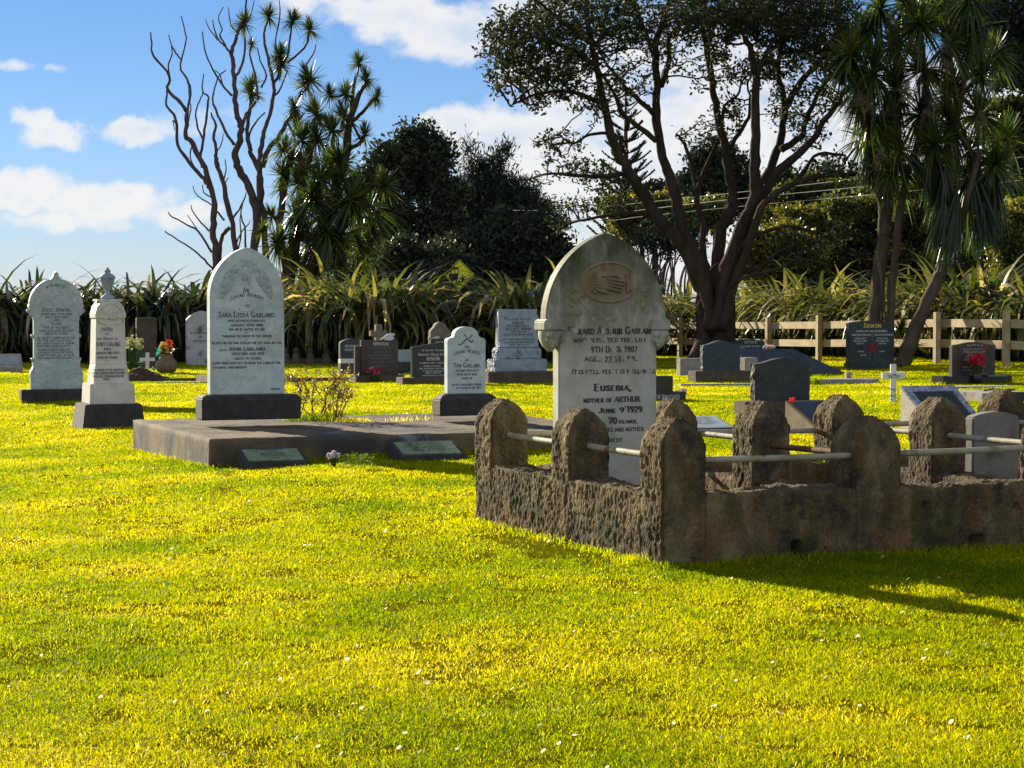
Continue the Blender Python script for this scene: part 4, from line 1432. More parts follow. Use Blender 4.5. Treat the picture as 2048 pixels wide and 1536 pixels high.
def petal_mat(col):
    if col not in _PET:
        m, n, b = new_mat('petals')
        b.inputs['Base Color'].default_value = (*col, 1)
        b.inputs['Roughness'].default_value = 0.6
        tr = n.n('ShaderNodeBsdfTranslucent'); tr.inputs[0].default_value = (*col, 1)
        ms = n.n('ShaderNodeMixShader'); ms.inputs[0].default_value = 0.35
        n.put(ms.inputs[1], b.outputs[0]); n.put(ms.inputs[2], tr.outputs[0])
        n.put(m.node_tree.nodes['Material Output'].inputs[0], ms.outputs[0])
        _PET[col] = m
    return _PET[col]


def bloom(c, r, nrm, rng, petals=7, layers=2):
    """petals as small curved quads"""
    V, Q = [], []
    nrm = Vector(nrm).normalized()
    u = nrm.orthogonal().normalized(); v = nrm.cross(u)
    for l in range(layers):
        rr = r * (1 - 0.38 * l)
        for k in range(petals):
            a = 2 * math.pi * (k + 0.5 * l) / petals + rng.uniform(-.15, .15)
            d = u * math.cos(a) + v * math.sin(a)
            w = u * -math.sin(a) + v * math.cos(a)
            lift = nrm * r * (0.25 + 0.4 * l)
            o = len(V)
            V += [c, c + d * rr * .55 + w * rr * .36 + lift * .7, c + d * rr + lift, c + d * rr * .55 - w * rr * .36 + lift * .7]
            Q.append((o, o + 1, o + 2, o + 3))
    return V, Q


def bouquet(name, label, cat, base, h, spread, cols, n, r, seed, vase=None, group=None, leaves=14):
    rng = np.random.default_rng(seed)
    t = thing(name, label, cat, base, 0, group)
    z0 = 0.0
    if vase:
        z0 = vase(t)
    st, blooms = MB(), {}
    for i in range(n):
        a = rng.uniform(0, 6.28); q = math.sqrt(rng.uniform(0.0, 1)) * spread
        tip = Vector((q * math.cos(a), q * math.sin(a) * 0.7, h * rng.uniform(0.7, 1.0) - q * 0.35))
        st.tube([(0.15 * tip.x, 0.15 * tip.y, z0 * 0.8), (tip.x * .6, tip.y * .6, (z0 + tip.z) * .55), tip], 0.0035, 4, cap=False)
        col = cols[i % len(cols)]
        V, Q = bloom(tip, r * rng.uniform(.75, 1.2), (tip.x * 2 + rng.normal(0, .3), tip.y * 2 - 0.5, 0.5), rng)
        B = blooms.setdefault(col, ([], []))
        o = len(B[0]); B[0].extend(V); B[1].extend([tuple(x + o for x in f) for f in Q])
    for i in range(leaves):
        a = rng.uniform(0, 6.28); L = rng.uniform(.5, .9) * h * .6
        d = Vector((math.cos(a), math.sin(a), 0)); w = Vector((-math.sin(a), math.cos(a), 0))
        b0 = d * spread * .15 + Vector((0, 0, z0 * .9)); m_ = b0 + d * L * .4 + Vector((0, 0, L * .5)); e = b0 + d * L * .8 + Vector((0, 0, L * .55))
        st.add([b0, m_ + w * L * .11, e, m_ - w * L * .11], [(0, 1, 2, 3)])
    st.build('stem', STEM, t)
    for col, (V, Q) in blooms.items():
        MB().add(V, Q).build('blossom', petal_mat(col), t)
    return t


def tuft(name, label, cat, base, h, spread, n, w, cols, seed, lean=0.8, mat=None):
    rng = np.random.default_rng(seed)
    P = np.stack([base[0] + rng.normal(0, spread, n), base[1] + rng.normal(0, spread * .6, n), np.full(n, base[2])], 1)
    hh = h * rng.uniform(.45, 1, n)
    V, Q, T, tn = blades(P, hh, np.full(n, w), rng.uniform(cols[0], cols[1], n), lean, rng)
    return tag(link(name, np_mesh(name, V, Q, T, tn), mat or GRASS), label, cat)


# ================================================================== MORE GRAVES
def small_cross(label, px, py, top, arm, wid, span, mat, name='grave_cross', text=None, th=GT, cat='cross', y_t=0.03):
    s = Spot(px, py, th)
    t = s.thing(name, label, cat)
    w = s.W(wid); zt = s.Z(top); za = s.Z(arm)
    MB().box((0, 0, zt / 2 - 0.03), (w, y_t, zt + 0.06)).build('upright', mat, t, 0.003)
    MB().box((0, -0.004, za), (s.W(span), y_t + 0.012, w * 0.95)).build('crossbar', mat, t, 0.003)
    if text:
        inscription(t, [(text[0], 0, za + w * .1, w * .16, s.W(span) * .16, SM), (text[1], 0, za - w * .12, w * .18, s.W(span) * .55, SM), (text[2], 0, za - w * .36, w * .16, s.W(span) * .42, SM)], -y_t / 2 - 0.010, LETTER_GREY)
    return t


def wedge(name, label, cat, s, w, d, h0, h1, mat, plate=None, inset=0.05, rows=None, lmat=None, rim=None, z=0.0):
    """desk shaped block: front height h0, back height h1, with a plate let into its sloping top"""
    t = s.thing(name, label, cat, GROUP)
    m = MB()
    m.add([(-w / 2, 0, -.1), (w / 2, 0, -.1), (w / 2, d, -.1), (-w / 2, d, -.1), (-w / 2, 0, h0), (w / 2, 0, h0), (w / 2, d, h1), (-w / 2, d, h1)],
          [(3, 2, 1, 0), (4, 5, 6, 7), (0, 1, 5, 4), (1, 2, 6, 5), (2, 3, 7, 6), (3, 0, 4, 7)])
    m.build('block', mat, t, 0.008)
    sl = (h1 - h0) / d
    nrm = Vector((0, -sl, 1)).normalized()

    def P(x, q, up):
        return Vector((x, q * d, h0 + q * (h1 - h0))) + nrm * up

    def panel(nm, ins, up, mt):
        i2 = ins / d
        a = w / 2 - ins
        c = [P(-a, i2, -0.01), P(a, i2, -0.01), P(a, 1 - i2, -0.01), P(-a, 1 - i2, -0.01), P(-a, i2, up), P(a, i2, up), P(a, 1 - i2, up), P(-a, 1 - i2, up)]
        MB().add(c, [(3, 2, 1, 0), (4, 5, 6, 7), (0, 1, 5, 4), (1, 2, 6, 5), (2, 3, 7, 6), (3, 0, 4, 7)]).build(nm, mt, t, 0.002)
    if rim: panel('rim', 0.004, 0.012, rim)
    up = 0.016 if rim else 0.008
    if plate: panel('plaque', inset, up, plate)
    if rows:
        L = math.hypot(d, h1 - h0)
        inscription(t, rows, 0, lmat, tilt=lambda x, v, e: P(x, v / L, up + 0.0012 + e))
    return t


def plaques():
    rowsA = [('IN LOVING MEMORY OF', 0, .30, .022, .26, SM), ('MARY', 0, .255, .024, .10), ('BELOVED WIFE OF', 0, .215, .018, .22, SM), ('AND DEAR MOTHER', 0, .175, .018, .24, SM), ('AGED 74 YEARS', 0, .135, .018, .20, SM), ('AT REST', 0, .095, .02, .10, SM)]
    s = Spot(556, 936, GT)
    t = wedge('grave_plaque', 'green bronze plaque with faint lettering leaning on the slab front, nearer its corner', 'plaque', s, 0.62, 0.36, 0.05, 0.165, BASALT, BRONZE, 0.045, rowsA, BRONZE_DARK)
    rowsB = [('LOVING MEMORIES', 0, .31, .026, .32, SM), ('OF OUR MOTHER', 0, .265, .022, .34, SM), ('WHO LEFT US IN PEACE', -.02, .225, .02, .38, SM), ('BORN AND DIED HERE', .01, .185, .02, .34, SM), ('SADLY MISSED BY ALL', 0, .145, .02, .36, SM), ('REST IN PEACE', 0, .105, .024, .30, SM)]
    s = Spot(868, 922, GT)
    wedge('grave_plaque', 'green bronze plaque crowded with dark lettering on the slab front below the round-headed stone', 'plaque', s, 0.66, 0.38, 0.05, 0.17, BASALT, BRONZE, 0.04, rowsB, BRONZE_DARK)


plaques()


def far_left():
    s = Spot(20, 744, GT)
    t = wedge('grave_plaque', 'low pale framed plaque with blue grey face at the left picture edge', 'plaque', s, 0.62, 0.30, 0.10, 0.44, PALE_CONCRETE, SLATE_BLUE, 0.07)
    # soil heap behind the urn monument
    p = at(262, 764)
    n = 26
    V, Q = [], []
    for i in range(n):
        for j in range(n):
            x, y = (i / (n - 1) - .5) * 1.5, (j / (n - 1) - .5) * 1.3
            r = math.hypot(x / .75, y / .62)
            z = 0.34 * max(0, 1 - r) ** 0.9 + 0.05 * mnoise.noise(Vector((x * 6, y * 6, 1))) * (r < 1) - 0.03 + 0.03 * mnoise.noise(Vector((x * 17, y * 17, 4))) * (r < 1)
            V.append((x, y, z))
    for i in range(n - 1):
        for j in range(n - 1):
            Q.append((i * n + j, i * n + n + j, i * n + n + j + 1, i * n + j + 1))
    tag(link('soil_mound', np_mesh('soil_mound', V, Q, smooth=True), SOIL, None, p + Vector((0.12, .55, 0))), 'dark brown heap of bare soil beside the urn monument', 'soil heap')
    s = Spot(293, 735, GT)
    t = s.thing('headstone', 'plain brown square headstone standing before the dark hedge at left', 'headstone', GROUP)
    slab_mesh([(-s.W(20), -.1), (s.W(20), -.1), (s.W(20), s.Z(635)), (-s.W(20), s.Z(635))], 0.16, 0.012, 'stone', BROWNSTONE, t)
    # flowers
    p = at(266, 745)
    bouquet('flower_bunch', 'pale cream flower bunch standing behind the urn monument', 'flowers', p, 0.88, 0.24, [(0.62, 0.58, 0.30), (0.70, 0.66, 0.45), (0.45, 0.48, 0.14)], 46, 0.055, 3, leaves=30)

    def vase(t):
        k = at(333, 746).y / F
        pr = [(12, 0), (19, 4), (22, 14), (20, 24), (14, 31), (13, 35), (15, 37), (12.5, 37)]
        MB().lathe([(r * k, z * k) for r, z in pr], (0, 0, 0), 20).build('vase', stone('brown_pottery', [(.3, (.14, .10, .06)), (.7, (.24, .18, .11))], 9, .7, .2, 60), t)
        return 35 * k
    p = at(333, 746)
    t = bouquet('flower_vase', 'round brown pottery vase of orange and yellow flowers with a teal ribbon', 'flower vase', p, 0.78, 0.22, [(0.70, 0.15, 0.02), (0.75, 0.55, 0.10), (0.62, 0.06, 0.02), (0.72, 0.60, 0.30)], 34, 0.06, 8, vase)
    k = p.y / F
    MB().add([(-20 * k, -.2, 34 * k), (-13 * k, -.22, 52 * k), (-8 * k, -.22, 50 * k), (-14 * k, -.2, 32 * k)], [(0, 1, 2, 3)]).build('ribbon', petal_mat((0.03, 0.42, 0.32)), t)
    small_cross('small plain white wooden cross beside the brown pottery vase', 295, 738, 705, 719, 7, 29, WHITE_PAINT)
    rng = np.random.default_rng(2)
    for (px, py, col, lab, r) in ((281, 742, (.12, .16, .25), 'small dark round ornament on the ground left of the white cross', .055), (326, 740, (.02, .05, .45), 'small bright blue ornament at the foot of the brown vase', .06), (307, 742, (.30, .33, .36), 'small grey rounded stone below the white cross', .05)):
        p = at(px, py)
        o = MB().lathe([(r * .55, 0), (r, r * .5), (r * .92, r * 1.1), (r * .55, r * 1.6), (r * .6, r * 1.8), (r * .2, r * 2.1)], (0, 0, 0), 12).build('grave_ornament', plain('glazed_ornament', col, .3), None, 0, p)
        tag(o, lab, 'ornament')
    p = at(337, 741)
    bouquet('flower_bunch', 'small dried cream flowers lying before the brown vase', 'flowers', p, 0.20, 0.10, [(0.62, .5, .3)], 12, .03, 31, leaves=4)
    # edging of a flat grave
    p = at(390, 766)
    t = thing('grave_kerb', 'low brown stone kerb of a flat grave left of the pointed stone', 'grave kerb', p, GT)
    MB().box((-.25, 1.0, .0), (1.3, .12, .14)).build('back_edge', BROWNSTONE, t, .01)
    MB().box((.30, .35, .03), (.16, 1.1, .22)).build('side_edge', BROWNSTONE, t, .01)
    MB().box((-.30, -.2, -.02), (1.1, .12, .10)).build('front_edge', BROWNSTONE, t, .01)
    s = Spot(404, 730, GT)
    t = s.thing('headstone', 'round topped stained white headstone half hidden behind the tall pointed stone', 'headstone', GROUP)
    w = s.W(62)
    slab_mesh(camber(w, s.Z(622), s.H(17), z0=-.1), 0.16, 0.01, 'stone', STAINED, t)
    inscription(t, s.lines([('IN LOVING MEMORY', 400, 668, 4.5, 40, SM), ('OF', 400, 676, 4, 8, SM), ('AND HIS WIFE', 400, 684, 4, 30, SM)]), -0.08, LETTER_GREY)


STAINED = stone('stained_marble', [(0.3, (0.36, 0.38, 0.39)), (0.7, (0.60, 0.62, 0.62))], 4, 0.6, 0.1, 50, moss=[((0.09, 0.10, 0.11), 2.6, 0.52, 0.64)])
far_left()


def finials():
    """low grave surround with four ball topped posts"""
    p = at(612, 728)
    t = thing('grave_surround', 'dark old grave surround with a row of ball topped stone posts', 'grave surround', p, R(6))
    k = p.y / F
    for px in (572, 592, 621, 652):
        x = (px - 612) * k
        pr = [(15, -4), (15, 6), (11, 12), (9, 18), (7, 22)]
        MB().lathe([(r * k * .8, z * k) for r, z in pr], (x, 0, 0), 10).ball((x, 0, 27 * k), 6.5 * k, 8).build('post', BROWN_MOSS, t)
    MB().box((0, .1, .05), (100 * k, .2, .2)).build('kerb', BROWN_MOSS, t, .01)


BROWN_MOSS = stone('mossy_dark_stone', [(0.3, (0.07, 0.065, 0.045)), (0.7, (0.14, 0.125, 0.09))], 8, 0.9, 0.3, 60)
finials()


def middle_stones():
    # blue curved stone
    s = Spot(702, 748, GT)
    t = s.thing('headstone', 'small blue grey curved headstone left of the black granite stone', 'headstone', GROUP)
    slab_mesh(camber(s.W(46), s.Z(677), s.H(8), z0=s.Z(717)), 0.14, 0.008, 'stone', GRANITE_BLUE, t)
    MB().box((0, 0, s.Z(722)), (s.W(46), .2, s.H(9))).build('band', WHITE_PAINT, t, .004)
    MB().box((0, 0, s.Z(738)), (s.W(47), .24, s.H(24))).build('base', BROWNSTONE, t, .01)
    inscription(t, s.lines([('REST IN PEACE', 702, 694, 4, 26, SM), ('ALWAYS LOVED', 702, 701, 3.5, 28, SM)]), -.07, LETTER_WHITE)
    # kerb strip
    p = at(640, 763)
    t = thing('grave_kerb', 'long low brown kerb strip on the lawn right of the pointed stone', 'grave kerb', p, R(5))
    MB().box((0, .1, .02), (1.5, .14, .12)).build('kerb', BROWNSTONE, t, .01)
    tuft('weed', 'dark leafy weed growing by the kerb strip right of the pointed stone', 'weed', at(579, 762), .26, .09, 90, .02, (0, .3), 5)

    # black granite with plaster dove
    s = Spot(754, 764, GT)
    t = s.thing('headstone', 'dark square black granite headstone with grey lettering beside a smaller blue stone', 'headstone', GROUP)
    plinth(t, s.W(98), s.H(14), .42, BROWNSTONE, name='base', bevel=.008)
    z = s.Z
    slab_mesh([(s.X(721), z(751)), (s.X(795), z(751)), (s.X(795), z(681)), (s.X(721), z(680))], .11, .006, 'stone', GRANITE_BROWN, t)
    MB().box((s.X(717), .03, (z(751) + z(692)) / 2), (s.W(14), .10, z(692) - z(751))).build('side_wing', GRANITE_BROWN, t, .005)
    inscription(t, s.lines([('IRWIN', 760, 691, 6.4, 30)]), -.055, LETTER_WHITE)
    inscription(t, s.lines([('IN LOVING MEMORY OF', 758, 697, 2.8, 44, SM), ('MERRICK', 759, 706, 4, 26), ('BORN AND REMEMBERED', 758, 712, 2.8, 46, SM), ('ALSO HIS WIFE', 759, 718, 2.8, 36, SM), ('GLORIA KATHLEEN', 758, 726, 4, 44), ('FOREVER LOVED', 758, 733, 2.8, 34, SM)]), -.055, plain('dim_lettering', (.16, .15, .14), .6))
    k = s.k
    zt = z(681)

    def dove(nm, lab, sp, x0, zt):
        tt = thing(nm, lab, 'ornament', sp.p + Vector((x0 * math.cos(GT), x0 * math.sin(GT), zt)), GT)
        m = MB()
        m.tube([(-.16, 0, .01), (-.07, 0, .05), (.02, 0, .085), (.09, 0, .10), (.13, 0, .09)], [.012, .035, .055, .045, .012], 10)
        m.ball((.12, 0, .115), .032, 8)
        m.build('body', SPLASHED, tt)
        for sg in (-1, 1):
            MB().add([(-.02, sg * .03, .10), (.06, sg * .04, .11), (.10, sg * .14, .04), (.0, sg * .17, .01), (-.10, sg * .12, .02), (-.12, sg * .05, .05),
                      (-.02, sg * .03, .085), (.06, sg * .04, .095), (.10, sg * .14, .025), (.0, sg * .17, -.005), (-.10, sg * .12, .005), (-.12, sg * .05, .035)],
                     [(0, 1, 2, 3, 4, 5), (11, 10, 9, 8, 7, 6)] + [(i, (i + 1) % 6, (i + 1) % 6 + 6, i + 6) for i in range(6)]).build('wing', SPLASHED, tt, .004)
    dove('dove_ornament', 'white plaster dove perched on the black granite stone with small flowers before it', s, s.X(776), zt)
    bouquet('flower_bunch', 'pink and red flowers on the base of the square black granite stone', 'flowers', s.p + Vector((-.02, -.30, .02)), .30, .17, [(0.55, .05, .14), (.62, .35, .42), (.5, .02, .05)], 26, .045, 12, leaves=20)
    s2 = Spot(757, 744, GT)
    t = s2.thing('stone_cross', 'grey brown stone cross rising behind the square black granite stone', 'cross', GROUP)
    MB().box((0, 0, s2.Z(649) / 2), (s2.W(13), .16, s2.Z(649))).build('shaft', CONCRETE_G, t, .012)
    MB().box((0, 0.003, s2.Z(667)), (s2.W(34), .15, s2.H(11))).build('arms', CONCRETE_G, t, .012)
    # pale plaque
    s = Spot(808, 748, GT)
    t = s.thing('grave_plaque', 'small pale plaque on dark stand between two black headstones', 'plaque', GROUP)
    slab_mesh([(-s.W(16), s.Z(724)), (s.W(16), s.Z(724)), (s.W(14), s.Z(699)), (-s.W(15), s.Z(700))], .06, .004, 'plaque', SLATE_BLUE, t)
    MB().box((.02, .05, s.Z(724) / 2), (s.W(27), .12, s.Z(724))).build('stand', GRANITE_DARK, t, .006)
    # second black stone, raked top
    s = Spot(862, 768, GT)
    t = s.thing('headstone', 'black headstone with raked curved top and white lettering behind the small round-headed stone', 'headstone', GROUP)
    plinth(t, s.W(126), s.H(14), .40, BROWNSTONE, name='base', bevel=.008)
    z = s.Z
    pr = [(s.X(823), z(754)), (s.X(915), z(754)), (s.X(915), z(684)), (s.X(895), z(684.5)), (s.X(875), z(686)), (s.X(850), z(689)), (s.X(823), z(694))]
    slab_mesh(pr, .12, .006, 'stone', GRANITE_BLACK, t)
    inscription(t, s.lines([('In Loving Memory of', 868, 702, 4, 54, IT), ('Robert (Bob) Henry', 866, 711, 5, 62), ('IRWIN', 864, 720.5, 6.6, 26), ('5 JANUARY 1934 - 8 APRIL 1999', 866, 727, 2.8, 58, SM), ('DEARLY LOVED BY', 862, 733, 2.6, 34, SM),
                            ('BOB, BEATRICE AND FAMILY', 864, 738, 2.6, 56, SM), ('A LOVED HUSBAND', 864, 743, 2.6, 40, SM), ('AND FATHER', 864, 747, 2.6, 30, SM), ('A GOOD MAN GREATLY LOVED', 864, 752, 2.6, 44, SM)]), -.06, LETTER_WHITE)
    s3 = Spot(879, 745, GT)
    t = s3.thing('headstone', 'rough brown rounded headstone with a white dove behind the raked black stone', 'headstone', GROUP)
    slab_mesh([(-s3.W(20), 0), (s3.W(20), 0), (s3.W(20), s3.Z(662)), (s3.W(13), s3.Z(655))] + arc_pts(0, s3.Z(655), s3.W(12), 10, 170, 10, s3.H(11)) + [(-s3.W(13), s3.Z(655)), (-s3.W(20), s3.Z(662))], .2, .015, 'stone', CONCRETE_G, t)
    MB().box((-.02, -.14, s3.Z(684)), (s3.W(42), .12, s3.H(14))).build('name_block', GRANITE_BROWN, t, .006)
    inscription(t, s3.lines([('WAITE', 882, 688, 6, 30)]), -.20, LETTER_WHITE)
    dove('dove_ornament', 'cream plaster dove before the rough brown rounded headstone', s3, s3.X(868), s3.Z(678))
    # pale blue rock faced desk stone
    s = Spot(1034, 766, GT)
    t = s.thing('headstone', 'pale blue leaning headstone with rock faced edges on stepped base', 'headstone', GROUP)
    z = s.Z
    plinth(t, s.W(136), s.H(24), .62, BROWNSTONE, z=0, bevel=.01, name='kerb')
    o = plinth(t, s.W(104), s.H(24), .44, SLATE_BLUE, z=z(742), bevel=.012, name='lower_block'); rough_sides(o, .02, 1)
    o = plinth(t, s.W(88), s.H(25), .32, SLATE_BLUE, z=z(718), y=.02, bevel=.02, name='upper_block', bt=.05); rough_sides(o, .016, 2)
    m = MB()
    a, b = s.W(38.5), s.W(37)
    z0, z1 = z(694), z(618.5)
    prof = [(-.13, z0), (-.10, z0 + .08), (-.07, z0 + .3), (-.045, z1 - .05), (-.03, z1), (.08, z1), (.13, z0)]
    vs = [(-a, y, zz) for y, zz in prof] + [(a, y, zz) for y, zz in prof]
    n = len(prof)
    m.add(vs, [tuple(range(n)), tuple(reversed(range(n, 2 * n)))] + [(i, (i + 1) % n, (i + 1) % n + n, i + n) for i in range(n)])
    o = m.build('stone', SLATE_BLUE, t, .006); rough_sides(o, .022, 3)
    inscription(t, s.lines([('In Loving Memory', 1034, 640, 5, 50, IT), ('WILLIE', 1034, 648, 5, 22, SM), ('BELOVED CHILD OF', 1034, 653, 3, 44, SM), ('W.J. & E. IRWIN', 1034, 660, 5, 50, SM), ('AGED 3 MONTHS', 1034, 665, 3, 30, SM), ('ALSO THEIR INFANT CHILD', 1034, 670.5, 3.6, 58, SM),
                            ('SAFE IN THE ARMS OF HIM WHO LOVES', 1034, 680, 3, 64, SM), ('GONE BEFORE BUT NOT FORGOTTEN', 1034, 686, 3, 60, SM), ('HERE TO SLEEP', 1034, 691, 3, 40, SM)]), 0, LETTER_GREY,
                tilt=lambda x, zz, e: (x, float(np.interp(zz, [q[1] for q in prof[:5]], [q[0] for q in prof[:5]])) - e - .003, zz))


CONCRETE_G = stone('grey_brown_stone', [(0.3, (0.13, 0.115, 0.09)), (0.7, (0.24, 0.215, 0.17))], 7, 0.9, 0.35, 60)
SPLASHED = stone('plaster', [(0.3, (0.45, 0.44, 0.36)), (0.7, (0.66, 0.66, 0.56))], 9, 0.7, 0.1, 60, moss=[((.10, .14, .05), 8.0, .6, .7)])
middle_stones()


def right_stones():
    # low kerbed grave behind the post at left of the enclosure
    s = Spot(1085, 893, GT)
    wedge('grave_plaque', 'low dark desk plaque glimpsed between the plot posts beside dry grass', 'plaque', s, .5, .4, .10, .20, CONCRETE, BRONZE_DARK, .04)
    tuft('dry_grass', 'dry yellow grass tuft by the low plaque between the plot posts', 'grass tuft', at(1087, 868), .16, .06, 90, .006, (.8, 1), 9)
    # black double block
    s = Spot(1325, 801, GT)
    t = s.thing('headstone', 'low black granite block grave marker with white name on its step', 'headstone', GROUP)
    MB().box((0, .1, s.H(8)), (s.W(86), .34, s.H(18))).build('step', GRANITE_BLACK, t, .006)
    MB().box((-s.W(14), .16, s.H(32)), (s.W(74), .26, s.H(33))).build('block', GRANITE_BLACK, t, .008)
    inscription(t, s.lines([('UNDERWOOD', 1324, 797, 7.5, 62)]), -.07, LETTER_WHITE)
    bouquet('flower_bunch', 'dried pale pink and white flower bunch on the grass beside the low black block', 'flowers', at(1365, 799), .17, .12, [(.62, .50, .40), (.70, .62, .55), (.55, .32, .22)], 30, .03, 14, leaves=6)
    # pale desk plaque
    s = Spot(1432, 868, GT)
    wedge('grave_plaque', 'flat pale marble plaque with dark lettering just behind the plot wall', 'plaque', s, .52, .50, .06, .18, BROWNSTONE, MARBLE, .03,
          [('IN MEMORY', .02, .42, .025, .2, SM), ('OF OUR DEAR PARENTS', -.02, .37, .02, .34, SM), ('WHO REST HERE', -.03, .32, .02, .24, SM), ('EVER LOVED', -.02, .27, .025, .3, SM), ('NEVER FORGOTTEN', -.02, .22, .02, .3, SM), ('REUNITED', -.03, .17, .02, .2, SM)], LETTER_GREY)
    # serpentine stone close
    s = Spot(1560, 834, GT)
    t = s.thing('headstone', 'dark grey serpentine topped headstone with chipped left edge near the plot wall', 'headstone', GROUP)
    plinth(t, s.W(160), s.H(33), .34, BROWNSTONE, name='base', bevel=.01)
    o = slab_mesh(serp(s.W(109), s.Z(716), s.H(11), z0=s.H(32)), .13, .006, 'stone', GRANITE_DARK, t); rough_sides(o, .014, 5)
    # desk stone with poppy
    s = Spot(1674, 868, R(24))
    t = wedge('grave_plaque', 'brown desk shaped grave marker with dark plaque and a red poppy', 'plaque', s, .62, .62, .10, .36, PALE_BROWN, GRANITE_BLUE, .05)
    p = s.p + Matrix.Rotation(R(24), 3, 'Z') @ Vector((-.25, .56, .36))
    o = MB().add(*bloom(Vector((0, 0, 0)), .05, (0, -.6, .6), np.random.default_rng(1), 5, 2)).build('poppy', petal_mat((.75, .04, .06)), None, 0, p)
    tag(o, 'red paper poppy lying on the brown desk shaped marker', 'poppy')
    # stone before the big tree
    s = Spot(1440, 764, GT)
    t = s.thing('headstone', 'dark blue grey headstone with stepped curved top at the foot of the great tree', 'headstone', GROUP)
    plinth(t, s.W(112), s.H(23), .36, BROWNSTONE, name='base', bevel=.01)
    o = slab_mesh(serp(s.W(74), s.Z(681), s.H(9), z0=s.H(22)), .14, .006, 'stone', GRANITE_BLUE, t); rough_sides(o, .012, 8)
    p = at(1432, 752)
    t = thing('grave_kerb', 'pale concrete beam behind the dark stone at the foot of the great tree', 'grave kerb', p, GT)
    MB().box((0, .3, .16), (1.55, .22, .46)).build('beam', PALE_CONCRETE, t, .015)
    p = at(1440, 773)
    t = thing('grave_kerb', 'flat worn concrete strip before the dark stone under the great tree', 'grave kerb', p, R(10))
    MB().box((0.1, .1, 0), (1.7, .25, .10)).build('strip', PALE_CONCRETE, t, .01)
    # small curved stone by fence
    s = Spot(1496, 738, GT)
    t = s.thing('headstone', 'small blue curved topped headstone close to the fence with white name', 'headstone', GROUP)
    slab_mesh(camber(s.W(62), s.Z(678), s.H(6), z0=-.1), .12, .006, 'stone', GRANITE_BLUE, t)
    inscription(t, s.lines([('RITCHIE', 1500, 686.5, 5, 26)]), -.06, LETTER_WHITE)
    inscription(t, s.lines([('IN LOVING MEMORY', 1498, 694, 3, 40, SM), ('BELOVED WIFE', 1478, 698, 3, 18, SM), ('AND MOTHER', 1478, 703, 3, 16, SM), ('OF A DEAR FAMILY', 1500, 708, 3, 40, SM)]), -.06, LETTER_WHITE)
    # sloping blue slab
    s = Spot(1588, 752, R(27))
    t = s.thing('headstone', 'broad sloping blue grey slab with pale broken end beside the fence', 'headstone', GROUP)
    k = s.k
    X, Z = s.X, s.Z
    m = MB()
    a0, a1, b0, b1 = X(1498), X(1692), X(1512), X(1626)
    vs = [(a0, 0, -.1), (a1, 0, -.1), (a1, .9, -.1), (a0, .9, -.1), (a0 + .02, 0.0, .10), (a1, 0, .05), (b1, .75, Z(699)), (b0, .75, Z(697))]
    m.add(vs, [(3, 2, 1, 0), (4, 5, 6, 7), (0, 1, 5, 4), (1, 2, 6, 5), (2, 3, 7, 6), (3, 0, 4, 7)])
    m.build('slab', GRANITE_BLUE, t, .012)
    MB().box((X(1500), .05, .16), (.32, .30, .5)).build('end_block', PALE_CONCRETE, t, .02)
    bouquet('flower_bunch', 'pink and white flowers on top of the sloping blue slab', 'flowers', s.p + Vector((-.45, .75, Z(704))), .14, .16, [(.62, .18, .22), (.72, .66, .66), (.5, .48, .5)], 30, .04, 17, leaves=8)
    # pads
    p = at(1700, 768)
    t = thing('grave_kerb', 'flat low concrete grave edging on the lawn below the sloping slab', 'grave kerb', p, R(8))
    MB().box((-.0, .25, .03), (1.15, .5, .12)).build('pad', PALE_CONCRETE, t, .012)
    MB().box((.12, .5, .14), (.10, .10, .14)).build('peg', PALE_CONCRETE, t, .01)
    tuft('weed', 'rank grass tuft growing beside the flat concrete edging', 'weed', at(1624, 769), .24, .13, 220, .012, (0.1, .5), 15)
    # black stone with gold name and rose
    s = Spot(1740, 740, GT)
    t = s.thing('headstone', 'large black granite headstone with gold name and etched rose before the fence', 'headstone', GROUP)
    zt = s.Z(641)
    slab_mesh(camber(s.W(90), zt, s.H(5), z0=.0), .14, .006, 'stone', GRANITE_SEA, t)
    plinth(t, s.W(104), .07, .42, GRANITE_BLACK, z=-.03, name='base', bevel=.005)
    yf = -.07
    inscription(t, s.lines([('Irwin', 1741, 655, 9, 34)]), yf, LETTER_GOLD)
    inscription(t, s.lines([('WITH LOVE WE REMEMBER', 1740, 664, 3.4, 60, SM), ('MARTIN STEWART', 1720, 671, 3, 38, SM), ('COLLEEN MAVOURNA', 1763, 671, 3, 38, SM), ('PASSED AWAY', 1717, 678, 2.6, 22, SM), ('10TH JULY 2003', 1717, 683, 2.6, 26, SM), ('AGED 71', 1717, 688, 2.6, 14, SM),
                            ('PASSED AWAY', 1761, 678, 2.6, 22, SM), ('13TH APRIL 2015', 1761, 683, 2.6, 26, SM), ('AGED 86', 1761, 688, 2.6, 14, SM), ('FOREVER', 1719, 704, 2.6, 12, SM), ('LOVED', 1760, 704, 2.6, 10, SM), ('TOGETHER', 1723, 711, 2.4, 12, SM)]), yf, LETTER_WHITE)
    rng = np.random.default_rng(6)
    V, Q = [], []
    for q in range(12):
        a = rng.uniform(0, 6.28); r = s.W(rng.uniform(3, 9))
        c = Vector((s.X(1740) + math.cos(a) * r, yf - .003 - .0002 * q, s.Z(695) + math.sin(a) * r * .8))
        o = len(V)
        V += [c + Vector((math.cos(b) * s.W(4.5), 0, math.sin(b) * s.H(4.5))) for b in np.linspace(0, 5.4, 7)]
        Q.append(tuple(o + k for k in range(7)))
    MB().add(V, Q).build('etched_rose', plain('etched_red', (.16, .012, .018), .4), t)
    m = MB()
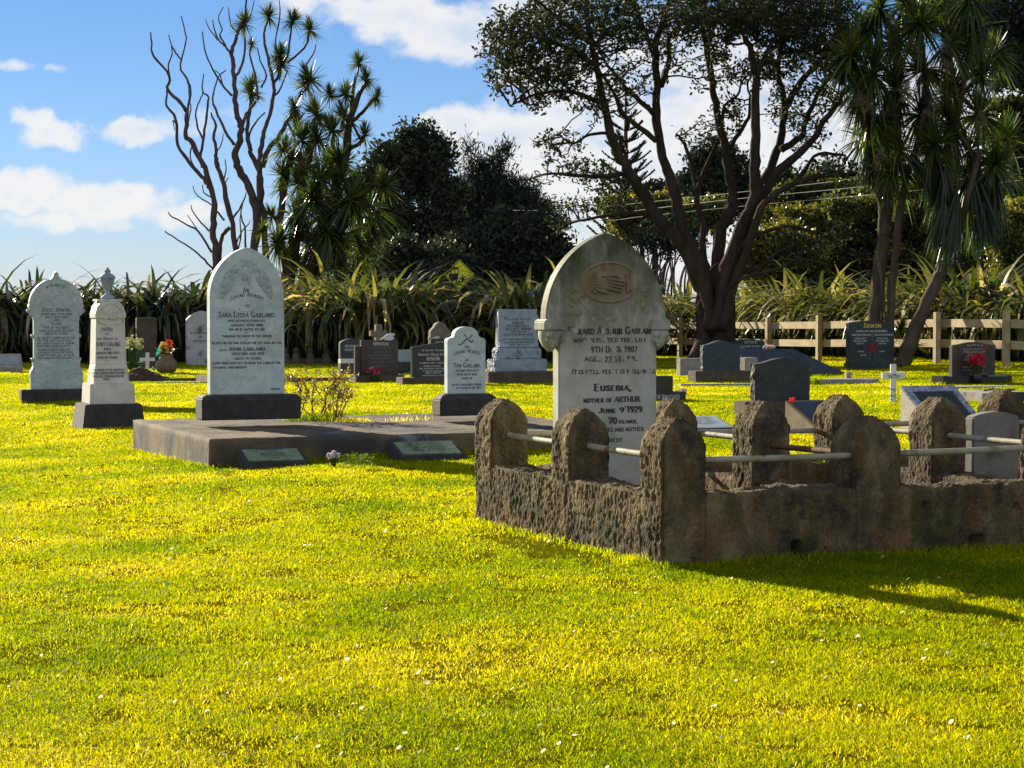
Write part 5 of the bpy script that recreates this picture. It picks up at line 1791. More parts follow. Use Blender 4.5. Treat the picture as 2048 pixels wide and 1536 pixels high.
    for (pa, pb) in (((1742, 665), (1742, 689)), ((1738, 703), (1735, 714)), ((1735, 714), (1738, 726)), ((1746, 706), (1757, 718)), ((1757, 718), (1776, 729)), ((1750, 722), (1768, 726)), ((1738, 726), (1748, 731)), ((1745, 714), (1750, 724))):
        m.tube([(s.X(pa[0]), yf - .002, s.Z(pa[1])), (s.X(pb[0]), yf - .002, s.Z(pb[1]))], .006, 5)
    m.build('etched_stem', LETTER_GREY2, t)
    o = MB().box((0, 0, .08), (.22, .2, .2)).box((0, 0, .19), (.16, .14, .04)).build('flower_holder', GRANITE_BLACK, None, .008, at(1700, 742), (0, 0, GT))
    tag(o, 'small black cube flower holder at the foot of the black stone with gold name', 'flower holder')
    # brown granite stone with flowers
    s = Spot(1944, 768, GT)
    t = s.thing('headstone', 'dark brown granite headstone on wide black base with red flowers before it', 'headstone', GROUP)
    plinth(t, s.W(134), s.H(17), .40, GRANITE_BLACK, name='base', bevel=.006)
    slab_mesh(serp(s.W(84), s.Z(684), s.H(6), z0=s.H(16)), .11, .005, 'stone', GRANITE_BROWN, t)
    yf = -.055
    inscription(t, s.lines([('Stanfield', 1946, 693.5, 5, 31, dict(arc=s.H(2))), ('In Loving Memory of', 1944, 699.5, 3.6, 42, IT), ('DOUGLAS WILLIAM', 1944, 705.5, 4, 43), ('2.9.1926 - 26.3.1994', 1945, 711, 2.6, 30, SM), ('DEAR HUSBAND OF', 1944, 715.5, 2.6, 34, SM), ('COLLEEN DOROTHY', 1944, 721, 3.2, 38, SM),
                            ('LOVED FATHER AND FRIEND', 1944, 735, 2.6, 44, SM), ('OF ALL HIS FAMILY', 1944, 741, 2.6, 40, SM), ('ALWAYS', 1964, 748, 2.4, 12, SM)]), yf, plain('soft_white_lettering', (.40, .37, .34), .6))
    m = MB()
    for q in range(5):
        a = q * 1.257
        m.ball((s.X(1967) + s.W(2.2) * math.cos(a), yf - .002, s.Z(694) + s.H(3.4) * math.sin(a)), s.W(2), 6, (1, .2, 1))
    m.build('etched_rose', plain('etched_red', (.30, .02, .03), .4), t)

    def vs(t):
        MB().lathe([(.055, 0), (.075, .1), (.085, .2), (.07, .21)], (0, 0, 0), 14).build('vase', GRANITE_BLACK, t)
        return .2
    bouquet('flower_vase', 'dark vase of bright red flowers before the brown granite stone', 'flower vase', s.p + Vector((.03, -.28, .0)), .56, .13, [(.62, .02, .03), (.50, .01, .02), (.7, .08, .10)], 34, .055, 19, vs, leaves=26)
    o = MB().box((0, 0, 0), (.42, .10, .03)).build('glass_tray', plain('green_glass', (.10, .22, .14), .3), None, .004, s.p + Vector((.42, -.12, s.H(17) - .0)), (0, 0, GT))
    tag(o, 'pale green flat tray on the black base right of the red flowers', 'tray')
    p = at(1940, 777)
    t = thing('grave_kerb', 'thin concrete pad before the brown granite headstone', 'grave kerb', p, R(16))
    MB().box((.1, .2, .0), (1.9, .45, .07)).build('pad', PALE_CONCRETE, t, .01)
    # white cross with lettering
    small_cross('white wooden cross with name lettering on the open lawn at right', 1786, 806, 728, 751, 11, 45, WHITE_PAINT, text=('IN', 'WILLIAM DOWNING', 'DIED 1919'))
    leafy('plant', 'narrow green leafy plant at the foot of the lettered white cross', 'plant', at(1790, 810), .26, .05, 46, .085, 4)
    # big pale desk marker with marble frame
    s = Spot(1922, 868, R(24))
    t = wedge('grave_plaque', 'pale lichened desk shaped grave marker with blue marble frame and dark plaque', 'plaque', s, .74, .66, .06, .52, LICHEN, GRANITE_DARK, .10, rim=BLUE_MARBLE)
    # flat slab at right
    s = Spot(2010, 803, GT)
    t = s.thing('grave_slab', 'low pale flat grave slab with a metal ornament at the right picture edge', 'grave slab', GROUP)
    MB().box((.1, .55, .05), (1.0, 1.1, .16)).build('slab', PALE_CONCRETE, t, .01)
    MB().box((.42, .05, .045), (.6, .3, .18)).build('dark_edge', GRANITE_BLACK, t, .008)
    MB().tube([(-.05, .5, .15), (.1, .42, .17), (.25, .45, .15), (.4, .32, .16)], .016, 6).build('metal_ornament', plain('old_metal', (.10, .10, .10), .4, metal=.6), t)
    # small stone inside the plot
    p = ENC_A + EU * 3.42 + EV * 1.55
    t = thing('headstone', 'low plain grey cambered headstone inside the concrete plot behind the pipe rail', 'headstone', Vector((p.x, p.y, g(p.x, p.y))), ENC_T, GROUP)
    slab_mesh(camber(.40, .76, .035, z0=.1), .10, .012, 'stone', GREY_STONE, t)


def leafy(name, label, cat, base, h, spread, n, L, seed, tint=(.1, .5), mat=None):
    """small plant: stems with pointed leaves"""
    rng = np.random.default_rng(seed)
    V, Q, T = [], [], []
    for i in range(n):
        z = h * rng.uniform(.15, 1)
        a = rng.uniform(0, 6.28); q = spread * rng.uniform(0, 1)
        b0 = Vector(base) + Vector((q * math.cos(a), q * math.sin(a), z * .9))
        a2 = a + rng.normal(0, .6)
        d = Vector((math.cos(a2), math.sin(a2), rng.uniform(.1, .9))).normalized(); w = d.cross(Vector((0, 0, 1))).normalized()
        l = L * rng.uniform(.6, 1.1)
        o = len(V)
        V += [b0, b0 + d * l * .5 + w * l * .17, b0 + d * l + Vector((0, 0, -l * .15)), b0 + d * l * .5 - w * l * .17]
        Q.append((o, o + 1, o + 2, o + 3)); T += [rng.uniform(*tint)] * 4
    return tag(link(name, np_mesh(name, np.array([tuple(v) for v in V]), Q, None, T), mat or LEAF_FRESH), label, cat)


LEAF_FRESH = leafmat('fresh_leaves', [(0, (.03, .09, .012)), (.5, (.09, .17, .02)), (1, (.22, .26, .03))], (1.8, 2.0, .9), .45)
GREY_STONE = stone('plain_grey_stone', [(0.3, (0.17, 0.165, 0.14)), (0.7, (0.27, 0.26, 0.22))], 6, 0.85, 0.25, 60, moss=[((.10, .10, .08), 3, .55, .7)])
LETTER_GREY2 = plain('etched_grey', (.14, .19, .21), .6)
GRANITE_SEA = stone('etched_black_granite', [(0.3, (0.010, 0.020, 0.026)), (0.7, (0.03, 0.05, 0.06))], 4, 0.3, 0.0, spec=.5)
PALE_BROWN = stone('golden_brown_stone', [(0.3, (0.16, 0.12, 0.07)), (0.7, (0.27, 0.205, 0.12))], 6, 0.85, 0.3, 60)
LICHEN = stone('lichened_pale_stone', [(0.3, (0.46, 0.42, 0.34)), (0.7, (0.62, 0.58, 0.48))], 4, 0.85, 0.3, 60, moss=[((.36, .20, .03), 5, .56, .66), ((.10, .10, .09), 9, .62, .7)])
BLUE_MARBLE = stone('blue_marble', [(0.3, (0.07, 0.10, 0.13)), (0.5, (0.16, 0.20, 0.24)), (0.7, (0.42, 0.46, 0.50))], 9, 0.4, 0.05, 40, vein=((.5, .54, .58), 8, .7))
right_stones()


def small_plants():
    # twiggy bare shrub on the slab between the two white stones
    base = SLAB_S + Matrix.Rotation(SLAB_T, 3, 'Z') @ Vector((1.86, 2.75, SLAB_H))
    t = thing('bare_shrub', 'twiggy nearly leafless shrub sprouting on the slab between the two white stones', 'shrub', base)
    rng = np.random.default_rng(33)
    m = MB()
    tips = []

    def grow(p, d, L, r, dep):
        pts = [p]
        for i in range(4):
            d = (d + Vector((rng.normal(0, .16), rng.normal(0, .16), rng.normal(0.03, .08)))).normalized()
            p = p + d * L / 4
            pts.append(p)
            if dep < 3 and i >= 1 and rng.uniform() < .75:
                nd = (d + Vector((rng.normal(0, .7), rng.normal(0, .7), rng.uniform(-.1, .5)))).normalized()
                grow(p, nd, L * rng.uniform(.45, .7), r * .6, dep + 1)
        m.tube(pts, [r, r * .85, r * .7, r * .55, r * .35], 5, cap=False)
        tips.append(p)
    for i in range(15):
        a = rng.uniform(-.7, .7)
        grow(Vector((rng.uniform(-.26, .26), rng.uniform(-.1, .1), 0)), Vector((a, rng.normal(0, .3), 1)).normalized(), rng.uniform(.22, .42), .0085, 0)
    m.build('stem', plain('shrub_bark', (.14, .09, .05), .8), t)
    V, Q, T = [], [], []
    for p in tips:
        for q in range(3):
            b0 = Vector(p) - Vector((0, 0, rng.uniform(0, .05)))
            d = Vector((rng.normal(), rng.normal(), rng.normal(.3))).normalized(); w = d.orthogonal().normalized(); l = rng.uniform(.02, .04)
            o = len(V); V += [b0, b0 + d * l * .5 + w * l * .3, b0 + d * l, b0 + d * l * .5 - w * l * .3]; Q.append((o, o + 1, o + 2, o + 3)); T += [rng.uniform(.5, 1)] * 4
    link('foliage', np_mesh('foliage', np.array([tuple(v) for v in V]), Q, None, T), leafmat('dry_leaves', [(0, (.08, .08, .03)), (1, (.22, .15, .06))], (1.6, 1.4, .8), .4), t)
    tuft('grass_tuft', 'dark green grass tuft at the root of the bare shrub on the slab', 'grass tuft', base + Vector((-.08, -.12, -.01)), .14, .17, 420, .006, (0, .25), 41)
    m2 = MB()
    for i in range(70):
        a = rng.uniform(0, 6.28); q = rng.uniform(0, .2)
        p = Vector((q * math.cos(a) + .16, q * math.sin(a) * .7 - .05, 0)); d = Vector((rng.normal(0, .6), rng.normal(0, .6), 1)).normalized()
        m2.tube([p, p + d * rng.uniform(.05, .14)], [.004, .002], 4, cap=False)
    tag(m2.build('dead_weed', plain('dead_stems', (.11, .065, .045), .9), None, 0, base), 'dark dead stems matted around the root of the bare shrub', 'dead weed')
    W = Matrix.Rotation(SLAB_T, 3, 'Z')
    for (u, v, n, lab, sd) in ((2.62, 2.15, 60, 'row of dry weeds in a crack of the slab top', 1), (2.9, 2.35, 30, 'small dry weed in the slab top nearer the small round-headed stone', 2)):
        tuft('dry_weed', lab, 'weed', SLAB_S + W @ Vector((u, v, SLAB_H)), .07, .10, n, .005, (.8, 1), 60 + sd)
    tuft('grass_tuft', 'soft dry grass tuft on the slab right of the bare shrub', 'grass tuft', base + Vector((.42, -.35, 0)), .07, .13, 200, .006, (.45, .85), 71)
    bouquet('flower_bunch', 'faded white and mauve flowers at the slab front beside green leaves', 'flowers', at(668, 934), .14, .055, [(.62, .52, .58), (.50, .40, .50), (.66, .64, .60)], 22, .022, 23, leaves=5)
    leafy('plant', 'bright yellow green leafy plant at the foot of the slab front', 'plant', at(716, 938), .15, .14, 260, .05, 6, (.5, 1))
    leafy('plant', 'small yellow green weed at the near corner of the slab', 'plant', at(450, 950), .06, .11, 110, .05, 7, (.5, 1))
    leafy('plant', 'dark green leaves between the faded flowers and the yellow green plant', 'plant', at(690, 930), .10, .05, 50, .04, 8, (0, .2))
    # greenery on the plot
    tuft('grass_tuft', 'long pale grass tuft at the near left corner of the concrete plot', 'grass tuft', at(1275, 1130), .10, .10, 120, .005, (.2, .6), 81)
    tuft('grass_tuft', 'grass tuft under the middle of the rough left plot wall', 'grass tuft', at(1000, 1052), .06, .20, 320, .006, (.35, .7), 82)
    p = ENC_A + EU * 0.2 + EV * 2.28
    leafy('plant', 'tiny green seedling on the plot wall by the far left post', 'plant', (p.x, p.y, .42), .07, .02, 14, .05, 10, (.1, .4))
    p = ENC_A + EU * 2.45 + EV * 2.2
    leafy('plant', 'little yellow green seedling inside the plot behind the second front post', 'plant', (p.x, p.y, .34), .14, .05, 26, .05, 11, (.6, 1))
    # scrape of bare soil on the lawn
    tuft('dry_grass', 'dead brown grass scrape on the lawn near the dried flowers', 'grass tuft', at(1430, 790), .04, .16, 200, .012, (.9, 1), 91)


small_plants()


def edge_grass():
    """untrimmed grass at the foot of walls and bases"""
    rng = np.random.default_rng(88)
    P = []

    def run(a, b, n, off=.03):
        t = rng.uniform(0, 1, n)
        d = (b - a).normalized(); nn = Vector((d.y, -d.x, 0))
        o = np.abs(rng.normal(0, off, n))
        x = a.x + (b.x - a.x) * t + nn.x * o; y = a.y + (b.y - a.y) * t + nn.y * o
        P.append(np.stack([x, y, gv(x, y) - .004], 1))
    for parent, w, d in PLINTHS:
        if parent.location.z > .15: continue
        Rm = Matrix.Rotation(parent.rotation_euler.z, 3, 'Z')
        c = [Vector(parent.location) + Rm @ Vector((sx * w / 2, sy * d / 2, 0)) for sx, sy in ((-1, 1), (-1, -1), (1, -1))]
        run(c[0], c[1], 110); run(c[1], c[2], int(260 * w))
    A = ENC_A
    run(A + EV * 2.6, A, 700, .035); run(A, A + EU * 3.2, 1500, .045)
    S0 = SLAB_S; u = Vector((math.cos(SLAB_T), math.sin(SLAB_T), 0)); v = Vector((-u.y, u.x, 0))
    run(S0 + v * 3.6, S0, 900, .03); run(S0, S0 + u * 4.3, 1500, .04)
    P = np.concatenate(P)
    n = len(P)
    h = rng.uniform(.02, .075, n) * (.5 + 1.0 * fbm(P * 4, 2))
    V, Q, T, tn = blades(P, h, np.full(n, .0045) * (P[:, 1] / 9) ** .5, np.clip(rng.normal(.35, .22, n), 0, 1), .8, rng)
    tag(link('edge_grass', np_mesh('edge_grass', V, Q, T, tn), GRASS), 'longer untrimmed grass along the foot of stones and walls', 'grass', kind='stuff')


edge_grass()
# ================================================================== FENCE, SIGN, CABLES
TIMBER = stone('sawn_timber', [(0.3, (0.36, 0.28, 0.145)), (0.7, (0.55, 0.44, 0.26))], 3, 0.75, 0.2, 60, stretch=(1, 1, 1), moss=[((.20, .13, .06), 14, .64, .7)])


def build_fence():
    a = pt(1360, 700, 64.0); b = pt(2012, 700, 47.5)
    a.z = b.z = 0
    dv = (b - a) / 6
    u = dv.normalized(); ang = math.atan2(u.y, u.x)
    n = Vector((u.y, -u.x, 0))                       # towards the graves
    t = thing('fence', 'new pale timber post and two rail fence running behind the graves', 'fence', Vector((a.x, a.y, g(a.x, a.y))), ang)
    L = dv.length
    zs = []
    for k in range(-2, 9):
        p = a + dv * k
        z = g(p.x, p.y) - t.location.z
        zs.append(z)
        top = 1.20 + 0.02 * math.sin(k * 2.3) + (0.03 if k > 3 else 0)
        MB().box((k * L, 0, z + top / 2 - .15), (.15, .13, top + .3)).build('post', TIMBER, t, .012)
    for i, k in enumerate(range(-2, 8)):
        for zc in (0.955, 0.485):
            m = MB()
            x0, x1 = k * L + .01 , (k + 1) * L - .01
            y0, y1 = .067, .117
            vs = []
            for x, zz in ((x0, zs[i]), (x1, zs[i + 1])):
                for y in (y0, y1):
                    for h in (-.095, .095):
                        vs.append((x, y, zz + zc + h))
            m.add(vs, [(0, 1, 3, 2), (4, 6, 7, 5), (0, 4, 5, 1), (2, 3, 7, 6), (0, 2, 6, 4), (1, 5, 7, 3)])
            m.build('rail', TIMBER, t, .006)


build_fence()


def build_sign():
    d = 66.0
    c = pt(919, 550, d)
    k = d / F
    t = thing('road_sign', 'yellow diamond warning sign with black bus and child above the flax', 'road sign', Vector((c.x, c.y, g(c.x, c.y))), R(4))
    zc = c.z - t.location.z
    r = 31.5 * k
    P = lambda px, py: ((px - 919) * k, zc + (550 - py) * k)
    YEL = plain('sign_yellow', (.88, .84, .02), .4, var=.04)
    BLK = plain('sign_black', (.012, .014, .012), .5)
    def dia(s):
        q = [P(919, 550 - 31 * s), P(919 - 31 * s, 550), P(919, 550 + 31 * s), P(919 + 31 * s, 550)]
        return q
    MB().prism(dia(1.0), -.012, .012).build('panel', YEL, t, .0)
    # thin black border
    o, i = dia(.95), dia(.89)
    m = MB()
    for q in range(4):
        a, b, c2, d2 = o[q], o[(q + 1) % 4], i[(q + 1) % 4], i[q]
        m.add([(a[0], -.0145, a[1]), (b[0], -.0145, b[1]), (c2[0], -.0145, c2[1]), (d2[0], -.0145, d2[1])], [(0, 1, 2, 3)])
    m.build('border', BLK, t)
    m = MB()
    def poly(pts, y=-.0145):
        m.add([(P(*p)[0], y, P(*p)[1]) for p in pts], [tuple(range(len(pts)))])
    # bus: body, roof band, window posts, wheels
    poly([(897, 548), (917, 546), (916, 557), (914, 561), (903, 561), (898, 556)])
    poly([(903, 535), (910, 533.5), (917, 536), (917.5, 538.5), (902, 540)])
    poly([(902, 540), (904, 540), (902.5, 548), (900, 548)]); poly([(908.5, 539), (910, 539), (909.5, 547), (908, 547)]); poly([(916, 538), (917.5, 538.5), (917.5, 546), (916, 546)])
    poly([(903, 561), (906, 561), (906, 565), (903, 565)]); poly([(911, 561), (914, 561), (914, 565), (911, 565)])
    # running child and the grown up's hand
    poly([(924.5, 551), (926.5, 551), (926.5, 553.5), (924.5, 553.5)])
    poly([(923.5, 554), (927, 554), (927.5, 560), (925, 562), (923, 560)])
    poly([(923.5, 555), (919, 559), (919.6, 560), (924, 557)]); poly([(927, 555), (929.5, 559), (928.5, 559.6), (926.5, 557)])
    poly([(924, 560), (920.5, 566), (922, 566.5), (926, 561)]); poly([(925.5, 560), (928.5, 566), (930, 565.5), (927.5, 560)])
    poly([(917, 560), (921, 563), (918, 566), (914.5, 567)])
    poly([(938, 541), (938.8, 541), (938.8, 561), (938, 561)])
    m.build('pictogram', BLK, t)
    MB().tube([(0.0, .05, 0), (0.0, .05, zc + r * .6)], .035, 10).build('pole', plain('galvanised_steel', (.25, .26, .27), .45, metal=.6), t)


build_sign()


def build_cables():
    M_ = plain('white_cable', (.26, .28, .27), .8)
    W = [([(700, 410, 95), (900, 417, 90), (1120, 421, 80), (1259, 408, 74), (1484, 384, 66), (1700, 359, 60), (2150, 300, 48)], 'uppermost overhead power cable crossing before the dark trees', .008),
         ([(700, 431, 95), (905, 440, 90), (1105, 445, 80), (1245, 425, 74), (1453, 400, 66), (1740, 372, 59), (2150, 325, 48)], 'lower thick overhead power cable of the pair before the dark trees', .010),
         ([(700, 438, 96), (905, 442, 91), (1090, 441, 82), (1214, 441, 76), (1293, 432, 72), (1500, 411, 66), (1760, 388, 59), (2150, 350, 48)], 'lowest overhead power cable rising towards the right trees', .007)]
    for pts, lab, r in W:
        P = [pt(x, y, d) for x, y, d in pts]
        tag(MB().tube(smooth_path(P, 6), r, 5).build('power_cable', M_), lab, 'cable', 'overhead power cables')


# ================================================================== BRANCHES AND LEAVES
def smooth_path(P, n=5):
    P = [Vector(p) for p in P]
    out = []
    for i in range(len(P) - 1):
        p0, p1, p2, p3 = P[max(i - 1, 0)], P[i], P[i + 1], P[min(i + 2, len(P) - 1)]
        for k in range(n):
            t = k / n
            out.append(0.5 * ((2 * p1) + (p2 - p0) * t + (2 * p0 - 5 * p1 + 4 * p2 - p3) * t * t + (3 * p1 - p0 - 3 * p2 + p3) * t ** 3))
    out.append(P[-1])
    return out


def colonize(nodes, att, step, kill, infl, iters, rng, bias=(0, 0, 0.1)):
    N = [np.array(v, float) for v in nodes]
    par = [-1] * len(N)
    A = np.asarray(att, float)
    base = np.array(N)
    D = np.full(len(A), 1e9); I = np.zeros(len(A), int)
    for s in range(0, len(base), 400):
        d = np.linalg.norm(A[:, None] - base[None, s:s + 400], axis=2)
        j = d.argmin(1); m = d[np.arange(len(A)), j]
        up = m < D; D[up] = m[up]; I[up] = j[up] + s
    for it in range(iters):
        act = D < infl
        if not act.any(): break
        v = A[act] - np.array(N)[I[act]]
        v /= np.maximum(np.linalg.norm(v, axis=1), 1e-6)[:, None]
        ids, inv = np.unique(I[act], return_inverse=True)
        S = np.zeros((len(ids), 3)); np.add.at(S, inv, v)
        S += rng.normal(0, .35, S.shape) + np.array(bias)
        S /= np.maximum(np.linalg.norm(S, axis=1), 1e-6)[:, None]
        new = np.array(N)[ids] + S * step
        o = len(N)
        N += list(new); par += list(ids)
        d = np.linalg.norm(A[:, None] - new[None], axis=2)
        j = d.argmin(1); m = d[np.arange(len(A)), j]
        up = m < D; D[up] = m[up]; I[up] = j[up] + o
        keep = D > kill
        A, D, I = A[keep], D[keep], I[keep]
        if not len(A): break
    N = np.array(N); par = np.array(par)
    cnt = np.ones(len(N))
    has = np.zeros(len(N), bool)
    for i in range(len(N) - 1, -1, -1):
        if par[i] >= 0:
            cnt[par[i]] += cnt[i]; has[par[i]] = True
    return N, par, cnt, ~has


def edge_tubes(N, par, rad, n=4):
    e = np.where(par >= 0)[0]
    a, b = N[par[e]], N[e]
    ra, rb = np.minimum(rad[par[e]], rad[e] * 1.25), rad[e]
    t = b - a
    t /= np.maximum(np.linalg.norm(t, axis=1), 1e-6)[:, None]
    ref = np.where(np.abs(t[:, 2:3]) > .9, np.array([[1., 0, 0]]), np.array([[0, 0, 1.]]))
    u = np.cross(t, ref); u /= np.linalg.norm(u, axis=1)[:, None]
    w = np.cross(t, u)
    V = np.zeros((len(e), 2 * n, 3))
    ext = t * (rb * .5)[:, None]
    for k in range(n):
        an = 2 * np.pi * k / n
        dr = u * np.cos(an) + w * np.sin(an)
        V[:, k] = a + dr * ra[:, None]
        V[:, n + k] = b + ext + dr * rb[:, None]
    o = (np.arange(len(e)) * 2 * n)[:, None]
    Q = np.concatenate([np.stack([o[:, 0] + k, o[:, 0] + (k + 1) % n, o[:, 0] + n + (k + 1) % n, o[:, 0] + n + k], 1) for k in range(n)])
    return V.reshape(-1, 3), Q


def leaf_quads(P, L, asp, rng, up=0.2, tint=(0, 1), d0=None):
    """pointed leaves (4 corners, folded) at points P"""
    n = len(P)
    d = rng.normal(0, 1, (n, 3)); d[:, 2] += up
    if d0 is not None: d += d0
    d /= np.linalg.norm(d, axis=1)[:, None]
    r = rng.normal(0, 1, (n, 3))
    w = np.cross(d, r); w /= np.maximum(np.linalg.norm(w, axis=1), 1e-6)[:, None]
    nn = np.cross(d, w)
    l = (L * rng.uniform(.45, 1.45, n))[:, None]
    V = np.stack([P, P + d * l * .5 + w * l * asp, P + d * l - nn * l * .12, P + d * l * .5 - w * l * asp], 1).reshape(-1, 3)
    i = np.arange(n) * 4
    return V, np.stack([i, i + 1, i + 2, i + 3], 1), np.repeat(rng.uniform(*tint, n), 4)


def join_np(parts):
    V, Q, T, o = [], [], [], 0
    for p in parts:
        V.append(p[0]); Q.append(np.asarray(p[1]) + o); o += len(p[0])
        T.append(p[2] if len(p) > 2 and p[2] is not None else np.zeros(len(p[0])))
    return np.concatenate(V), np.concatenate(Q), np.concatenate(T)


def bark(name, stops, sc=5, bump=.7):
    return stone(name, stops, sc, .9, bump, 26, stretch=(1, 1, .3), bdist=.04, spec=.15)


BARK_DARK = bark('dark_bark', [(.3, (.035, .026, .020)), (.7, (.10, .072, .052))])
BARK_TREE = bark('great_tree_bark', [(.3, (.026, .019, .015)), (.6, (.062, .045, .034)), (.8, (.12, .085, .06))])
BARK_GREY = bark('grey_purple_bark', [(.3, (.075, .055, .058)), (.7, (.16, .12, .115))])
BARK_PALE = bark('cabbage_bark', [(.3, (.055, .040, .028)), (.7, (.13, .098, .070))])
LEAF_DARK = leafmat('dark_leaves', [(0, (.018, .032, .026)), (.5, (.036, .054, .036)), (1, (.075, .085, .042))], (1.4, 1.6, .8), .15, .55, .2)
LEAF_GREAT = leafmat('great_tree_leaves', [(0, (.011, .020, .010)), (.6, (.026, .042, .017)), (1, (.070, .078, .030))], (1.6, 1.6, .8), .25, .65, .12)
LEAF_CONIFER = leafmat('conifer_needles', [(0, (.016, .032, .032)), (.6, (.032, .052, .046)), (1, (.065, .075, .052))], (1.3, 1.5, .9), .12, .6, .15)
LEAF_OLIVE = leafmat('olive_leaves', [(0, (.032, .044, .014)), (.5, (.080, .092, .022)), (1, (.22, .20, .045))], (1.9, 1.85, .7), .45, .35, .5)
LEAF_CAB = leafmat('cabbage_tree_leaves', [(0, (.012, .034, .012)), (.5, (.045, .080, .016)), (.8, (.13, .15, .025)), (1, (.27, .19, .07))], (2.0, 2.1, .7), .35, .35, .5)
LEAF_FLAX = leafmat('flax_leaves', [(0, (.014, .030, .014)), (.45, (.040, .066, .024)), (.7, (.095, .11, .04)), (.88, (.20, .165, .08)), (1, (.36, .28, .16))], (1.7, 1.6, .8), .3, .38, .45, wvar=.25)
LEAF_FLAX_SUN = leafmat('sunlit_flax_leaves', [(0, (.024, .042, .014)), (.38, (.070, .098, .026)), (.58, (.17, .175, .055)), (.85, (.32, .28, .14)), (1, (.46, .40, .25))], (1.9, 1.75, .8), .42, .42, .4, wvar=.6)  # sunlight put into the colour: brighter copy of the flax leaves, more tan


def limbs_mesh(name, limbs, d0, parent, mat, origin, k, n=9, wob=.10, seed=0, trunk=None):
    """traced limbs: list of (points [(px, py)], r0 px, r1 px, depth offset start, end); returns nodes"""
    rng = np.random.default_rng(seed)
    m = MB()
    nodes = []
    for pts, r0, r1, s0, s1 in limbs:
        L = len(pts)
        P = [pt(x, y, d0 + s0 + (s1 - s0) * i / (L - 1)) for i, (x, y) in enumerate(pts)]
        P = smooth_path(P, 4)
        for i in range(1, len(P) - 1):
            P[i] = P[i] + Vector(rng.normal(0, 1, 3)) * (r0 + (r1 - r0) * i / len(P)) * k * wob
        R_ = [(r0 + (r1 - r0) * (i / (len(P) - 1)) ** .85) * k * (1 + rng.normal(0, .05)) for i in range(len(P))]
        m.tube([p - origin for p in P], R_, n, cap=True)
        nodes += [p for p in P]
    return m, nodes


def ell_points(regs, rng, depth):
    out = []
    for cx, cy, rx, ry, n, d, *dz in regs:
        q = rng.normal(0, 1, (n, 3)); q /= np.linalg.norm(q, axis=1)[:, None]
        q *= rng.uniform(0, 1, (n, 1)) ** .42
        for a in q:
            out.append(tuple(pt(cx + rx * a[0], cy + ry * a[2], d + a[1] * (dz[0] if dz else depth))))
    return np.array(out)


